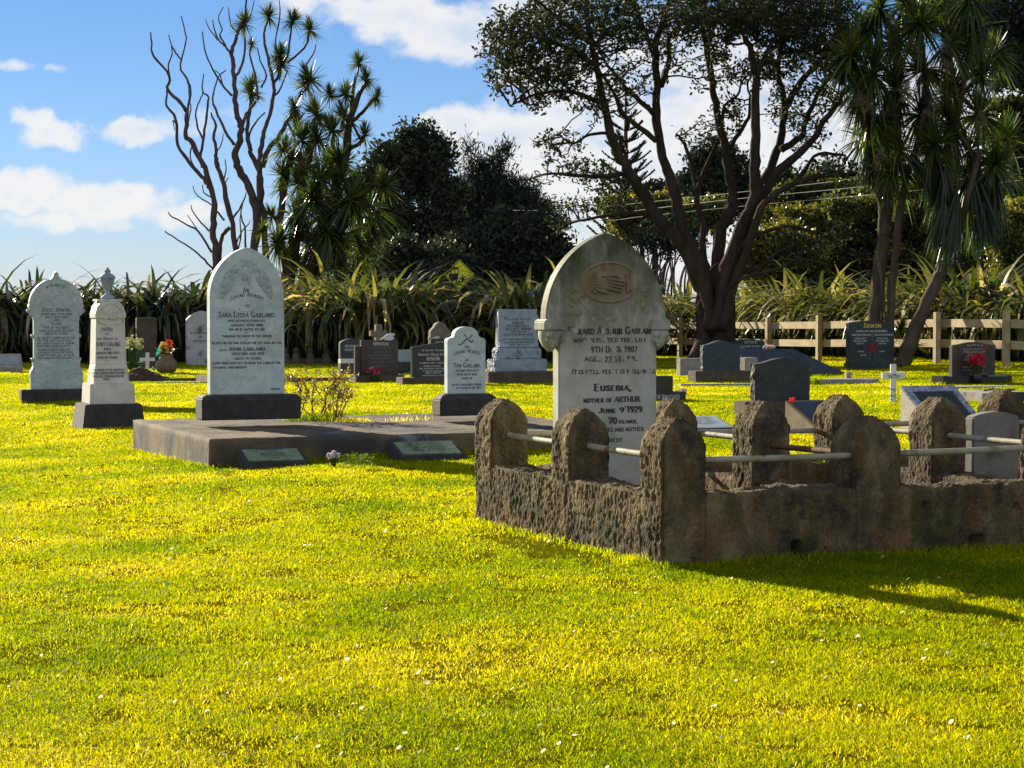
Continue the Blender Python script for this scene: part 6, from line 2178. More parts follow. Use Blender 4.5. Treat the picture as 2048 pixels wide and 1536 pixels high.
# ------------------------------------------------ the great spreading tree
def great_tree():
    D0 = 53.0
    k = D0 / F
    o = pt(1432, 735, D0); o.z = g(o.x, o.y)
    t = thing('spreading_tree', 'great dark many limbed spreading tree rising behind the fence side graves', 'tree', o)
    L = [
        # traced main limbs (photo pixels): left, centre, right
        ([(1422, 665), (1408, 590), (1375, 511), (1348, 470), (1313, 432), (1286, 384), (1254, 337), (1232, 300), (1214, 234), (1201, 175), (1190, 120), (1178, 60), (1170, -20)], 30, 6, -.2, -2.0),
        ([(1254, 345), (1201, 353), (1139, 350), (1095, 347), (1045, 362)], 9, 2, -.9, -2.2),
        ([(1198, 205), (1151, 186), (1095, 184), (1051, 197), (1020, 212)], 9, 2, -1.3, -2.6),
        ([(1220, 266), (1179, 269), (1145, 287), (1118, 270)], 6, 2, -1.2, -2.0),
        ([(1313, 432), (1259, 425), (1211, 432), (1142, 446), (1108, 468)], 8, 2, -.5, -1.8),
        ([(1190, 130), (1130, 95), (1070, 70), (1010, 60)], 9, 2, -1.7, -2.8),
        ([(1185, 90), (1110, 30), (1060, -10)], 8, 3, -1.8, -2.6),
        ([(1426, 660), (1412, 580), (1385, 497), (1365, 460), (1351, 401), (1339, 355), (1323, 300), (1313, 240), (1314, 175), (1311, 125), (1315, 72), (1330, 30), (1345, -20)], 26, 7, -.6, -.3),
        ([(1311, 231), (1279, 200), (1251, 175), (1215, 130), (1190, 85)], 10, 4, -.5, .8),
        ([(1312, 281), (1273, 250), (1245, 225), (1229, 187), (1205, 150)], 11, 4, -.5, -1.2),
        ([(1322, 172), (1336, 131), (1338, 78), (1360, 50), (1385, 5)], 11, 4, -.4, .9),
        ([(1311, 125), (1290, 60), (1262, 0)], 8, 4, -.3, 0),
        ([(1428, 650), (1424, 575), (1407, 504), (1406, 453), (1395, 408), (1389, 359), (1373, 300), (1364, 281), (1352, 268)], 15, 4, .8, 1.8),
        ([(1395, 380), (1414, 328), (1436, 281), (1441, 240)], 8, 4, 1.2, 1.8),
        ([(1432, 655), (1435, 560), (1441, 467), (1461, 423), (1464, 389), (1456, 322), (1444, 271), (1434, 220), (1424, 169), (1417, 118), (1407, 61), (1400, -10)], 24, 7, .4, .8),
        ([(1443, 255), (1450, 212), (1476, 190), (1482, 165)], 7, 3, .6, .4),
        ([(1457, 298), (1485, 257), (1498, 230), (1500, 190)], 9, 4, .6, 1.2),
        ([(1436, 660), (1448, 580), (1468, 491), (1490, 440), (1505, 400), (1510, 339), (1512, 271), (1510, 203), (1512, 152), (1502, 102), (1487, 61), (1480, -10)], 26, 8, -.8, -.9),
        ([(1512, 160), (1530, 110), (1560, 60), (1585, 0)], 9, 5, -.9, -1.6),
        ([(1438, 665), (1452, 580), (1468, 500), (1501, 425), (1535, 352), (1559, 291), (1566, 237), (1567, 190), (1556, 135), (1570, 70), (1603, 10)], 22, 6, .6, 1.8),
        ([(1440, 660), (1462, 570), (1512, 420), (1552, 345), (1590, 315), (1623, 281), (1657, 230), (1685, 190), (1730, 130)], 22, 6, -.4, -1.0),
        ([(1562, 300), (1603, 271), (1612, 240), (1644, 176), (1690, 125), (1730, 60)], 12, 5, .9, 1.2),
        ([(1567, 225), (1592, 176), (1637, 125), (1664, 95), (1705, 65), (1740, 10)], 12, 5, 1.4, 2.2),
        ([(1442, 655), (1472, 560), (1508, 457), (1529, 406), (1579, 372), (1637, 352), (1698, 349), (1750, 340)], 17, 5, -1.0, -1.6),
        ([(1590, 365), (1612, 337), (1637, 308), (1691, 311)], 8, 4, -1.2, -.8),
        ([(1440, 610), (1470, 555), (1525, 531), (1553, 507), (1594, 490), (1641, 483)], 11, 3, -.6, -1.6),
        ([(1440, 620), (1468, 565), (1553, 538), (1600, 518), (1656, 530)], 8, 2, -.8, -2.4),
        ([(1466, 545), (1490, 485), (1573, 453), (1641, 466), (1724, 470)], 9, 3, -.8, -1.4),
    ]
    L = [(p, a * .63, b * .62, c, e) for p, a, b, c, e in L]
    m, nodes = limbs_mesh('trunk', L, D0, t, BARK_TREE, o, k, 10, .16, 3)
    # fluted trunk
    ring = [(1424, 760, 64), (1426, 735, 52), (1428, 712, 43), (1430, 680, 37), (1429, 640, 38), (1429, 600, 38), (1431, 570, 33), (1434, 545, 20), (1438, 525, 4)]
    P = smooth_path([pt(x, y, D0 - .0) for x, y, r in ring], 4)
    rr = np.interp(np.linspace(0, len(ring) - 1, len(P)), range(len(ring)), [r for x, y, r in ring])
    nn = 40
    vs, fs = [], []
    for i, p in enumerate(P):
        for q in range(nn):
            an = 2 * math.pi * q / nn
            f = 1 + .10 * math.sin(an * 5 + i * .10) + .06 * math.sin(an * 11 + 1 - i * .07) + .05 * mnoise.noise(Vector((math.cos(an) * 3, math.sin(an) * 3, i * .25)))
            f = 1 + (f - 1) * (1.0 + max(0, 8 - i) * .12)
            vs.append(p - o + Vector((math.cos(an), math.sin(an), 0)) * (rr[i] * k * f))
    for i in range(len(P) - 1):
        for q in range(nn):
            fs.append((i * nn + q, i * nn + (q + 1) % nn, (i + 1) * nn + (q + 1) % nn, (i + 1) * nn + q))
    m.add(vs, fs, True)
    # roots
    for x, y, x2, y2 in ((1402, 690, 1355, 735), (1455, 700, 1490, 738), (1430, 715, 1440, 745)):
        m.tube([pt(x, y, D0 - 1.0) - o, pt((x + x2) / 2 + 5, (y + y2) / 2 + 6, D0 - 1.3) - o, pt(x2, y2, D0 - 1.6) - o], [14 * k, 9 * k, 4 * k], 8)
    m.build('trunk', BARK_TREE, t)
    rng = np.random.default_rng(17)
    regs = [(1060, 95, 105, 90, 330, 50.8, 1.8), (1160, 50, 130, 85, 330, 51.5, 2.4), (1010, 80, 55, 50, 90, 50.6), (1120, 150, 110, 55, 190, 51.2, 1.6), (1285, 50, 100, 75, 170, 52.6, 2.6),
            (1400, 30, 110, 70, 300, 53, 3), (1530, 30, 110, 60, 300, 53, 3), (1640, 50, 100, 80, 300, 53.4, 3), (1240, 180, 80, 60, 80, 52.5, 1.8), (1290, 130, 70, 60, 60, 52.5, 1.8), (1420, 130, 70, 60, 80, 53.5, 2),
            (1460, 235, 40, 45, 46, 54, 1.2), (1590, 220, 60, 60, 70, 54.5, 1.5), (1545, 130, 70, 50, 80, 53.5, 2), (1650, 170, 60, 60, 60, 53, 2), (1110, 290, 50, 32, 60, 51.4, .9), (1150, 335, 80, 26, 90, 51.5, 1),
            (1075, 360, 40, 22, 34, 51, .8), (1140, 415, 55, 26, 56, 51.6, 1), (1220, 385, 60, 50, 90, 52.2, 1), (1120, 460, 35, 14, 18, 51.4, .7), (1180, 205, 70, 28, 50, 51, 1.2), (1065, 205, 40, 25, 46, 50.6, 1), (1395, 270, 45, 40, 36, 54.5, 1),
            (1620, 490, 70, 34, 60, 51.8, 1), (1680, 340, 55, 28, 40, 51.5, 1), (1690, 460, 40, 24, 30, 51.6, .8), (1620, 275, 45, 35, 30, 53, 1), (1005, 160, 40, 36, 50, 50.6, 1)]
    regs = [(a, b, c, d, int(e * 1.55), f, *g_) for a, b, c, d, e, f, *g_ in regs]
    A = ell_points(regs, rng, 1.6)
    N, par, cnt, tip = colonize(nodes, A, .14, .165, 2.6, 110, rng, (0, 0, .05))
    rad = .0085 * cnt ** .38
    V, Q = edge_tubes(N - np.array(o)[None], par, rad, 4)
    link('twig_work', np_mesh('twig_work', V, Q, smooth=True), BARK_TREE, t)
    small = (par >= 0) & (cnt < 3)
    P = N[small]
    # fewer leaves on the low left twigs and on the inner right side
    P2 = []
    for p in P:
        px = 1024 + F * p[0] / p[1]; py = 604 - F * (p[2] - CAMZ) / p[1]
        dens = 15 if py < 150 else 11
        if py > 240: dens = 8
        if px > 1380 and py < 130: dens = 22
        if px < 1120 and py > 330: dens = 2.4
        if 1220 < px < 1420 and 90 < py < 330: dens = 5
        nleaf = rng.poisson(dens)
        if nleaf:
            P2.append(p[None] + rng.normal(0, .075, (nleaf, 3)))
    P2 = np.concatenate(P2)
    print('great tree leaves', len(P2), 'twig nodes', len(N))
    V, Q, T = leaf_quads(P2 - np.array(o)[None], .105, .27, rng, .3)
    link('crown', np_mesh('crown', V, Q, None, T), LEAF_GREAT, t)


great_tree()
build_cables()


# ------------------------------------------------ strap leaved heads of the cabbage trees
def head_mesh(n, L, w, seed, emin=-25, emax=88, droop=.25, seg=4, tint=(0, .75)):
    rng = np.random.default_rng(seed)
    V, Q, T = [], [], []
    for i in range(n):
        el = R(emin + (emax - emin) * rng.uniform(0, 1) ** .8)
        az = rng.uniform(0, 2 * math.pi)
        d = Vector((math.cos(az) * math.cos(el), math.sin(az) * math.cos(el), math.sin(el)))
        s = Vector((-math.sin(az), math.cos(az), 0))
        s = (s + Vector(rng.normal(0, .3, 3))).normalized()
        l = L * rng.uniform(.7, 1.1)
        ti = rng.uniform(*tint)
        o = len(V)
        for q in range(seg + 1):
            u = q / seg
            p = d * (l * u) + Vector((0, 0, -droop * l * u * u * (1.1 - math.sin(el)) ))
            ww = w * (1.0 - .85 * u ** 2.2) * (.55 + .45 * min(1, u * 4))
            V += [tuple(p - s * ww / 2), tuple(p + s * ww / 2)]
            T += [ti, ti]
        Q += [(o + 2 * q, o + 2 * q + 1, o + 2 * q + 3, o + 2 * q + 2) for q in range(seg)]
    return np.array(V), np.array(Q), np.array(T)


def add_mat(me, m):
    me.materials.append(m)
    return me


HEADS = [add_mat(np_mesh('leaf_head', *(lambda a: (a[0], a[1], None, a[2]))(head_mesh(150, .62, .042, 100 + i, -55, 88, .16, 4, (.1, .9)))), LEAF_CAB) for i in range(4)]
DROOPY = [add_mat(np_mesh('leaf_head', *(lambda a: (a[0], a[1], None, a[2]))(head_mesh(170, .82, .05, 120 + i, -65, 86, .40, 5, (.05, .85)))), LEAF_CAB) for i in range(4)]
SKIRT = [add_mat(np_mesh('leaf_skirt', *(lambda a: (a[0], a[1], None, a[2]))(head_mesh(150, 1.15, .05, 140 + i, -89, -62, .3, 5, (.0, .45)))), LEAF_CAB) for i in range(3)]


def put_head(parent, o, p, pool, sc, rng, tilt=.3):
    h = link(pool[0].name.split('.')[0], pool[int(rng.integers(len(pool)))], None, parent)
    h.location = Vector(p) - o
    h.rotation_euler = (rng.normal(0, tilt), rng.normal(0, tilt), rng.uniform(0, 6.28))
    h.scale = (sc, sc, sc * rng.uniform(.9, 1.1))
    return h


def panicle(rng, L=.7):
    """branched dry flower head"""
    m = MB()
    for i in range(26):
        z = rng.uniform(.2, 1) * L
        a = rng.uniform(0, 6.28); l = L * .36 * (1.25 - z / L)
        p = Vector((0, 0, z * .8))
        e = p + Vector((math.cos(a) * l, math.sin(a) * l, l * .55))
        m.tube([p, e], [.008, .006], 3, cap=False)
        for q in range(5):
            u = rng.uniform(.2, 1)
            b = p.lerp(e, u)
            m.tube([b, b + Vector(rng.normal(0, .06, 3)) + Vector((0, 0, .03))], [.007, .004], 3, cap=False)
    m.tube([(0, 0, 0), (0, 0, L)], [.014, .006], 4)
    return m.mesh('flower_panicle')


def bare_tree():
    """dead looking cabbage trees with bare curling limbs"""
    D0 = 70.0
    k = D0 / F
    groups = [('left', 'bare dead tree, leftmost, with twisting leafless limbs against blue sky', (432, 640), [
        ([(436, 640), (432, 527), (426, 461), (428, 410), (415, 352), (385, 289), (372, 270), (374, 227), (361, 205), (335, 180), (339, 152), (307, 113), (303, 85), (301, 64)], 13, 1.6, 0, -1.2),
        ([(374, 232), (380, 188), (375, 160), (362, 140), (362, 121), (372, 82), (368, 55), (362, 31)], 4.5, 1.4, -.8, -.2),
        ([(339, 152), (337, 128), (344, 109), (342, 88), (337, 70)], 3, 1.3, -1.0, -1.4), ([(344, 92), (352, 106), (361, 118)], 2.5, 2.2, -1.1, -.5),
        ([(418, 375), (409, 359), (378, 324), (356, 289), (352, 238), (333, 211), (334, 185), (336, 175)], 8, 2, -.2, .8),
        ([(405, 335), (401, 313), (407, 281), (413, 234), (417, 195), (405, 183), (407, 148)], 6, 1.5, -.2, -1.0),
        ([(407, 281), (394, 250), (392, 223), (400, 200), (407, 184)], 3.5, 1.8, -.4, .4),
        ([(372, 268), (377, 240), (382, 215), (378, 196), (377, 162)], 3, 1.2, -.5, .6),
        ([(385, 289), (380, 310), (384, 325), (390, 335)], 2.5, 1.5, -.3, .2),
        ([(352, 250), (346, 240), (349, 260)], 2, 1.2, .5, .8),
        ([(432, 545), (409, 520), (382, 496), (335, 467), (331, 462)], 4, 1.3, .1, -.9),
        ([(424, 505), (397, 463), (370, 447), (342, 432), (337, 424)], 4, 1.3, 0, -.7),
        ([(418, 462), (398, 440), (384, 420), (382, 410)], 3, 1.2, 0, .5),
        ([(424, 410), (404, 398), (390, 385), (386, 372)], 2.5, 1.2, 0, .6), ([(424, 395), (408, 385), (405, 370)], 2.5, 1.2, 0, -.6),
        ([(397, 463), (388, 450), (375, 430)], 2.2, 1, 0, -.5)]),
        ('second', 'bare leafless tree between the leftmost dead tree and the tall forked trunk', (472, 640), [
        ([(474, 640), (471, 500), (456, 410), (446, 363), (434, 330), (432, 305), (428, 270), (432, 250), (425, 235), (422, 225)], 11, 1.8, 0, -.8),
        ([(446, 365), (452, 340), (450, 318)], 3, 1.2, -.2, .4), ([(440, 350), (430, 330), (429, 315)], 2.5, 1.2, -.2, -.8),
        ([(454, 405), (450, 370), (457, 355)], 3, 1.2, 0, .8), ([(432, 305), (442, 290), (447, 268)], 3, 1.2, -.4, .4),
        ([(462, 440), (478, 420), (490, 395), (492, 385)], 4, 1.3, 0, .6), ([(448, 440), (436, 425), (428, 418)], 4, 2, 0, .5),
        ([(460, 455), (446, 470), (440, 500), (436, 540)], 7, 5, 0, .5),
        ([(474, 484), (484, 462), (497, 448), (500, 440)], 3, 1, .2, 1.0), ([(476, 500), (482, 470), (480, 440), (486, 405)], 3, 1.2, .2, .8),
        ([(490, 500), (490, 460), (482, 430), (484, 408)], 4, 1.5, .4, 1.2)])]
    for key, lab, b, L in groups:
        o = pt(b[0], b[1], D0); o.z = g(o.x, o.y)
        t = thing('bare_tree', lab, 'tree', o)
        L = [(p, a * .62, b * .75, c, e) for p, a, b, c, e in L]
        m, nodes = limbs_mesh('trunk', L, D0, t, BARK_GREY, o, k, 7, .22, len(key))
        m.build('trunk', BARK_GREY, t)
    # tall forked cabbage tree with green tufts at its tips
    o = pt(510, 640, D0); o.z = g(o.x, o.y)
    t = thing('cabbage_tree', 'tall forked cabbage tree with spiky green tufts high on thin bare limbs', 'tree', o)
    L = [
        ([(508, 640), (510, 500), (514, 430), (499, 375), (479, 340), (471, 305), (483, 258), (476, 235), (471, 211), (467, 156), (464, 109), (470, 85), (475, 66), (485, 40), (491, 23), (494, -20)], 16, 2, 0, -.6),
        ([(483, 258), (490, 235), (499, 219), (512, 203)], 6, 4, -.2, .3), ([(464, 191), (444, 168), (425, 137), (409, 98), (405, 63)], 4, 1.5, -.4, -1.2), ([(460, 105), (448, 90), (436, 78), (427, 52), (425, 39)], 4, 1.4, -.5, .4),
        ([(452, 92), (440, 72), (444, 59), (437, 35), (447, 14)], 3, 1.2, -.4, -1), ([(436, 80), (420, 60), (410, 38)], 2.5, 1.2, 0, .8), ([(468, 289), (444, 250), (430, 215), (425, 195), (436, 156), (452, 140)], 5, 1.5, -.3, .8),
        ([(444, 168), (440, 150), (430, 140)], 2.5, 1.2, -.5, -.1), ([(475, 66), (462, 50), (457, 15)], 3, 1.3, -.5, .2), ([(480, 60), (500, 35), (508, 0)], 3, 1.3, -.5, .6), ([(467, 156), (480, 140), (490, 100), (487, 55)], 5, 2.5, -.4, .2),
        ([(514, 420), (517, 390), (518, 344), (503, 310), (499, 297), (495, 260), (500, 215), (502, 180)], 11, 4, .3, .8),
        ([(518, 344), (520, 310), (526, 273), (536, 240), (547, 190), (545, 160), (536, 117), (528, 80), (530, 55), (538, 35)], 9, 2.5, .4, 1.4),
        ([(526, 335), (536, 300), (561, 270), (585, 219), (600, 190), (620, 160)], 9, 4, .4, .0), ([(545, 170), (556, 150), (559, 115)], 5, 3.5, 1, .6), ([(556, 145), (575, 110), (580, 75), (585, 45)], 4, 2.5, .8, .4), ([(575, 125), (595, 110), (612, 90), (620, 62)], 4, 2.5, .8, .2), ([(612, 130), (628, 105), (632, 88)], 3, 1.3, .2, .4),
        ([(503, 300), (498, 270), (515, 240), (530, 225)], 4, 2, .5, 1.2), ([(547, 190), (560, 180), (575, 140)], 4, 2, 1, 1.6),
        ([(516, 200), (510, 150), (500, 110), (503, 92)], 4, 2, .2, .6), ([(523, 175), (532, 150), (520, 120), (515, 95)], 3.5, 1.5, .6, 1.2), ([(556, 130), (550, 90), (560, 30), (558, 0)], 3.5, 1.3, .8, 1.0),
        ([(530, 640), (532, 520), (528, 450), (522, 400), (518, 350)], 11, 9, .8, .4)]
    L = [(p, a * .64, b * .75, c, e) for p, a, b, c, e in L]
    m, nodes = limbs_mesh('trunk', L, D0, t, BARK_GREY, o, k, 7, .22, 9)
    m.build('trunk', BARK_GREY, t)
    rng = np.random.default_rng(8)
    for px, py, r, s in ((487, 47, 24, -.4), (538, 33, 26, 1.4), (585, 43, 26, .4), (620, 60, 24, .2), (503, 90, 15, .6), (559, 112, 27, .6), (561, 130, 27, .8), (501, 172, 26, .8), (505, 188, 22, .8), (620, 160, 33, 0), (612, 172, 27, .3)):
        put_head(t, o, pt(px, py, D0 + s), HEADS, r * k / .47, rng, .25)
    # dense leafy cabbage tree cluster
    o = pt(600, 640, D0 - 1.5); o.z = g(o.x, o.y)
    t = thing('cabbage_tree', 'dense leafy cabbage tree with many spiky heads behind the middle flax', 'tree', o)
    D1 = D0 - 1.5
    L = [([(570, 650), (575, 560), (590, 480), (600, 400), (610, 330), (630, 260)], 17, 7, 0, 0), ([(610, 650), (612, 560), (640, 470), (670, 380), (690, 300), (700, 240), (718, 190), (735, 165)], 18, 3, -.6, .6), ([(625, 655), (632, 570), (660, 500), (700, 420), (740, 370)], 15, 6, .5, -.8),
         ([(590, 600), (560, 480), (565, 400), (585, 300)], 10, 5, .3, 1), ([(700, 245), (725, 225), (740, 205), (750, 195)], 4, 3, .4, .2), ([(700, 240), (706, 180), (716, 140)], 4, 2.5, .4, .8), ([(690, 300), (715, 290), (728, 273)], 5, 3, .2, -.4)]
    m, nodes = limbs_mesh('trunk', L, D1, t, BARK_DARK, o, k, 9, .15, 4)
    heads = [(718, 127, 25, .8), (733, 158, 25, .6), (752, 196, 21, .2), (692, 190, 27, .4), (728, 272, 25, -.4), (688, 236, 36, .2), (634, 228, 37, 0), (590, 218, 25, .8), (594, 250, 30, .8), (634, 280, 36, -.4), (660, 190, 24, .8), (768, 372, 36, -.8), (716, 396, 34, -.7)]
    reg = [(575, 300, 40), (620, 320, 45), (670, 300, 45), (640, 360, 45), (590, 370, 42), (690, 360, 40), (560, 350, 34), (610, 420, 45), (660, 420, 45), (710, 440, 40), (570, 430, 36), (620, 470, 44), (680, 480, 44), (560, 490, 34), (640, 510, 42), (720, 490, 36), (600, 530, 38), (690, 530, 36), (740, 420, 34), (650, 260, 38), (610, 280, 38), (700, 320, 34), (665, 330, 38), (585, 325, 34), (635, 395, 40), (690, 400, 38), (560, 385, 30), (550, 440, 28), (655, 460, 40), (595, 455, 38), (750, 460, 30), (540, 470, 24)]
    for px, py, r in reg:
        heads.append((px + rng.normal(0, 8), py + rng.normal(0, 8), r * .92, rng.uniform(-1.4, 1.6)))
    att = np.array([tuple(pt(h[0], h[1] + 5, D1 + h[3])) for h in heads])
    N, par, cnt, tip = colonize(nodes, att, .25, .28, 6, 40, rng)
    V, Q = edge_tubes(N - np.array(o)[None], par, .028 * cnt ** .25, 5)
    b0 = len(m.V)
    m.add(V, [tuple(q) for q in Q], True)
    m.build('trunk', BARK_DARK, t)
    for px, py, r, s in heads:
        p = pt(px, py, D1 + s)
        put_head(t, o, p, HEADS if (py < 330 or rng.uniform() < .5) else DROOPY, r * k / .50, rng, .3)


bare_tree()


def right_cabbage():
    D0 = 50.5
    k = D0 / F
    o = pt(1800, 715, D0); o.z = g(o.x, o.y)
    t = thing('cabbage_tree', 'large cabbage tree with several trunks, drooping leaf skirts and dry flower heads', 'tree', o)
    L = [([(1748, 730), (1750, 640), (1758, 563), (1768, 464), (1766, 410), (1753, 365), (1748, 330)], 17, 10, 0, .3), ([(1770, 470), (1775, 420), (1790, 330), (1795, 250)], 11, 7, .1, .3), ([(1776, 730), (1778, 637), (1786, 563), (1793, 479), (1800, 414), (1812, 360), (1830, 300), (1850, 220)], 10, 6, -.4, .2), ([(1800, 414), (1795, 380), (1790, 350)], 4, 3, -.4, -.6),
         ([(1800, 740), (1817, 700), (1837, 637), (1872, 570), (1887, 525), (1889, 470), (1900, 380), (1910, 250)], 17, 8, -.7, 0), ([(1887, 525), (1905, 495), (1930, 420), (1960, 300)], 9, 6, -.6, -.4), ([(1764, 640), (1762, 560), (1756, 500)], 3, 2, -.5, -.5), ([(1768, 690), (1772, 640), (1764, 590), (1760, 520)], 2.5, 2, -.6, -.5), ([(1880, 330), (1850, 160), (1840, 60)], 8, 5, 0, .3), ([(1910, 260), (1930, 150), (1950, 60)], 7, 5, 0, .4),
         ([(1795, 260), (1770, 180), (1720, 140)], 6, 4, .3, 0), ([(1795, 250), (1800, 150), (1790, 50)], 7, 5, .3, .6), ([(1900, 390), (1960, 330), (2010, 290)], 6, 4, -.2, 0)]
    m, nodes = limbs_mesh('trunk', L, D0, t, BARK_PALE, o, k, 10, .12, 6)
    m.build('trunk', BARK_PALE, t)
    rng = np.random.default_rng(44)
    P = [(1700, 110, 58), (1745, 150, 60), (1720, 185, 54), (1790, 90, 62), (1840, 50, 62), (1790, 180, 64), (1850, 140, 66), (1900, 90, 64), (1950, 60, 58), (1900, 190, 66), (1960, 150, 60), (1840, 230, 62), (1780, 250, 60), (1740, 240, 58), (1730, 280, 56), (1800, 330, 54), (1900, 250, 60), (1960, 230, 58), (1880, 10, 60), (1810, 10, 60), (1740, 60, 58), (1990, 110, 50), (1690, 140, 46), (2010, 280, 54), (1990, 330, 52), (1870, 290, 56), (1770, 320, 48), (1940, 300, 56), (1800, 300, 46), (1760, 20, 58), (1940, 0, 56), (1780, 350, 40)]
    for px, py, r in P:
        s = rng.uniform(-1.2, 1.3)
        put_head(t, o, pt(px, py, D0 + s), DROOPY, r * k / .66, rng, .25)
    for px, py, sc, s in ((1760, 260, .8, .2), (1890, 330, 1.0, -.5), (1940, 330, 1.15, -.2), (1985, 320, 1.0, 0), (1870, 280, .9, .3), (1915, 380, .95, -.7), (1890, 400, .85, -.9), (1950, 300, 1.2, .3), (1965, 370, .8, -.3), (1830, 310, .6, -.2), (1740, 290, .6, -.3), (1720, 130, .7, .2), (1850, 200, .9, .5), (1900, 240, 1, .6), (1780, 180, .8, .6)):
        put_head(t, o, pt(px, py, D0 + s), SKIRT, sc, rng, .12)
    pm = [add_mat(panicle(np.random.default_rng(50 + i)), plain('dry_flower_head', (.19, .15, .10), .8)) for i in range(2)]
    for px, py, s in ((1745, 120, -.9), (1848, 105, -1), (1890, 140, -1), (1730, 220, -1.1), (1792, 195, -1), (1868, 225, -1), (1750, 330, -.8), (1955, 255, -.6), (1905, 105, -1.1)):
        h = link('flower_panicle', pm[int(rng.integers(2))], None, t)
        h.location = pt(px, py + 20, D0 + s) - o
        h.rotation_euler = (rng.normal(0, .35), rng.normal(0, .45), rng.uniform(0, 6))
        h.scale = (1.0,) * 3
    # young strap leaves at the foot
    for px, py, sc in ((1775, 690, .5), (1800, 660, .6), (1830, 690, .55)):
        put_head(t, o, pt(px, py, D0 - .3), HEADS, sc, rng, .3)


right_cabbage()


# ------------------------------------------------ clump built crowns
def clump_tree(name, label, base_px, d, regs, nclump, leaves, L, mat, seed, trunk=None, spread=.32, cat='tree', asp=.26, bark_mat=None, tint=(0, 1), up=.2, vert=1.0, twig=.35, k_d=2.0, shell=.5, group=None, tr=.16):
    """regs: crown ellipses (px, py, rx, ry) at distance d; clumps of leaves gather inside them"""
    rng = np.random.default_rng(seed)
    k = d / F
    o = pt(base_px[0], base_px[1], d); o.z = g(o.x, o.y)
    t = thing(name, label, cat, o, 0, group)
    if cat in ('bush', 'shrub'):
        base = list(regs)
        for (cx, cy, rx, ry) in base:
            for q in range(4):
                a = rng.uniform(0, math.pi); f = rng.uniform(.9, 1.25)
                regs = regs + [(cx + rx * f * math.cos(a), cy - ry * f * math.sin(a), rng.uniform(10, 24), rng.uniform(10, 26))]
    area = np.array([r[2] * r[3] for r in regs], float); area /= area.sum()
    C = []
    for (cx, cy, rx, ry), a in zip(regs, area):
        n = max(3, int(nclump * a))
        q = rng.normal(0, 1, (n, 3)); q /= np.linalg.norm(q, axis=1)[:, None]
        q *= rng.uniform(shell ** 3, 1, (n, 1)) ** (1 / 3)
        for w in q:
            C.append(tuple(pt(cx + rx * w[0], cy + ry * w[2], d + w[1] * min(rx, ry) * k * k_d * .5)))
    C = np.array(C)
    if trunk is None: trunk = [([(base_px[0], base_px[1]), (base_px[0], (base_px[1] + regs[0][1]) / 2), (regs[0][0], regs[0][1])], 8, 3, 0, 0)]
    m, nodes = limbs_mesh('trunk', trunk, d, t, None, o, k, 8, .15, seed)
    N, par, cnt, tip = colonize(nodes, C, twig, twig * 1.1, 12, 60, rng)
    V, Q = edge_tubes(N - np.array(o)[None], par, .011 * cnt ** .42 + .002, 4)
    m.add(V, [tuple(q) for q in Q], True)
    m.build('trunk', bark_mat or BARK_DARK, t)
    L *= 1.45
    leaves = leaves * 1.25
    spread *= .72
    nclump = int(nclump * 1.25)
    per = max(1, int(leaves / len(C)))
    sz = rng.uniform(.6, 1.35, len(C)) * spread
    P = np.repeat(C, per, 0) + rng.normal(0, 1, (per * len(C), 3)) * np.repeat(sz, per)[:, None] * np.array([1, 1, .75 * vert])
    tc = np.repeat(rng.uniform(-.25, .25, len(C)), per)
    V, Q, T = leaf_quads(P - np.array(o)[None], L, asp, rng, up, tint)
    T = np.clip(T + np.repeat(tc, 4), 0, 1)
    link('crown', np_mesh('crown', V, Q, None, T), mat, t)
    return t


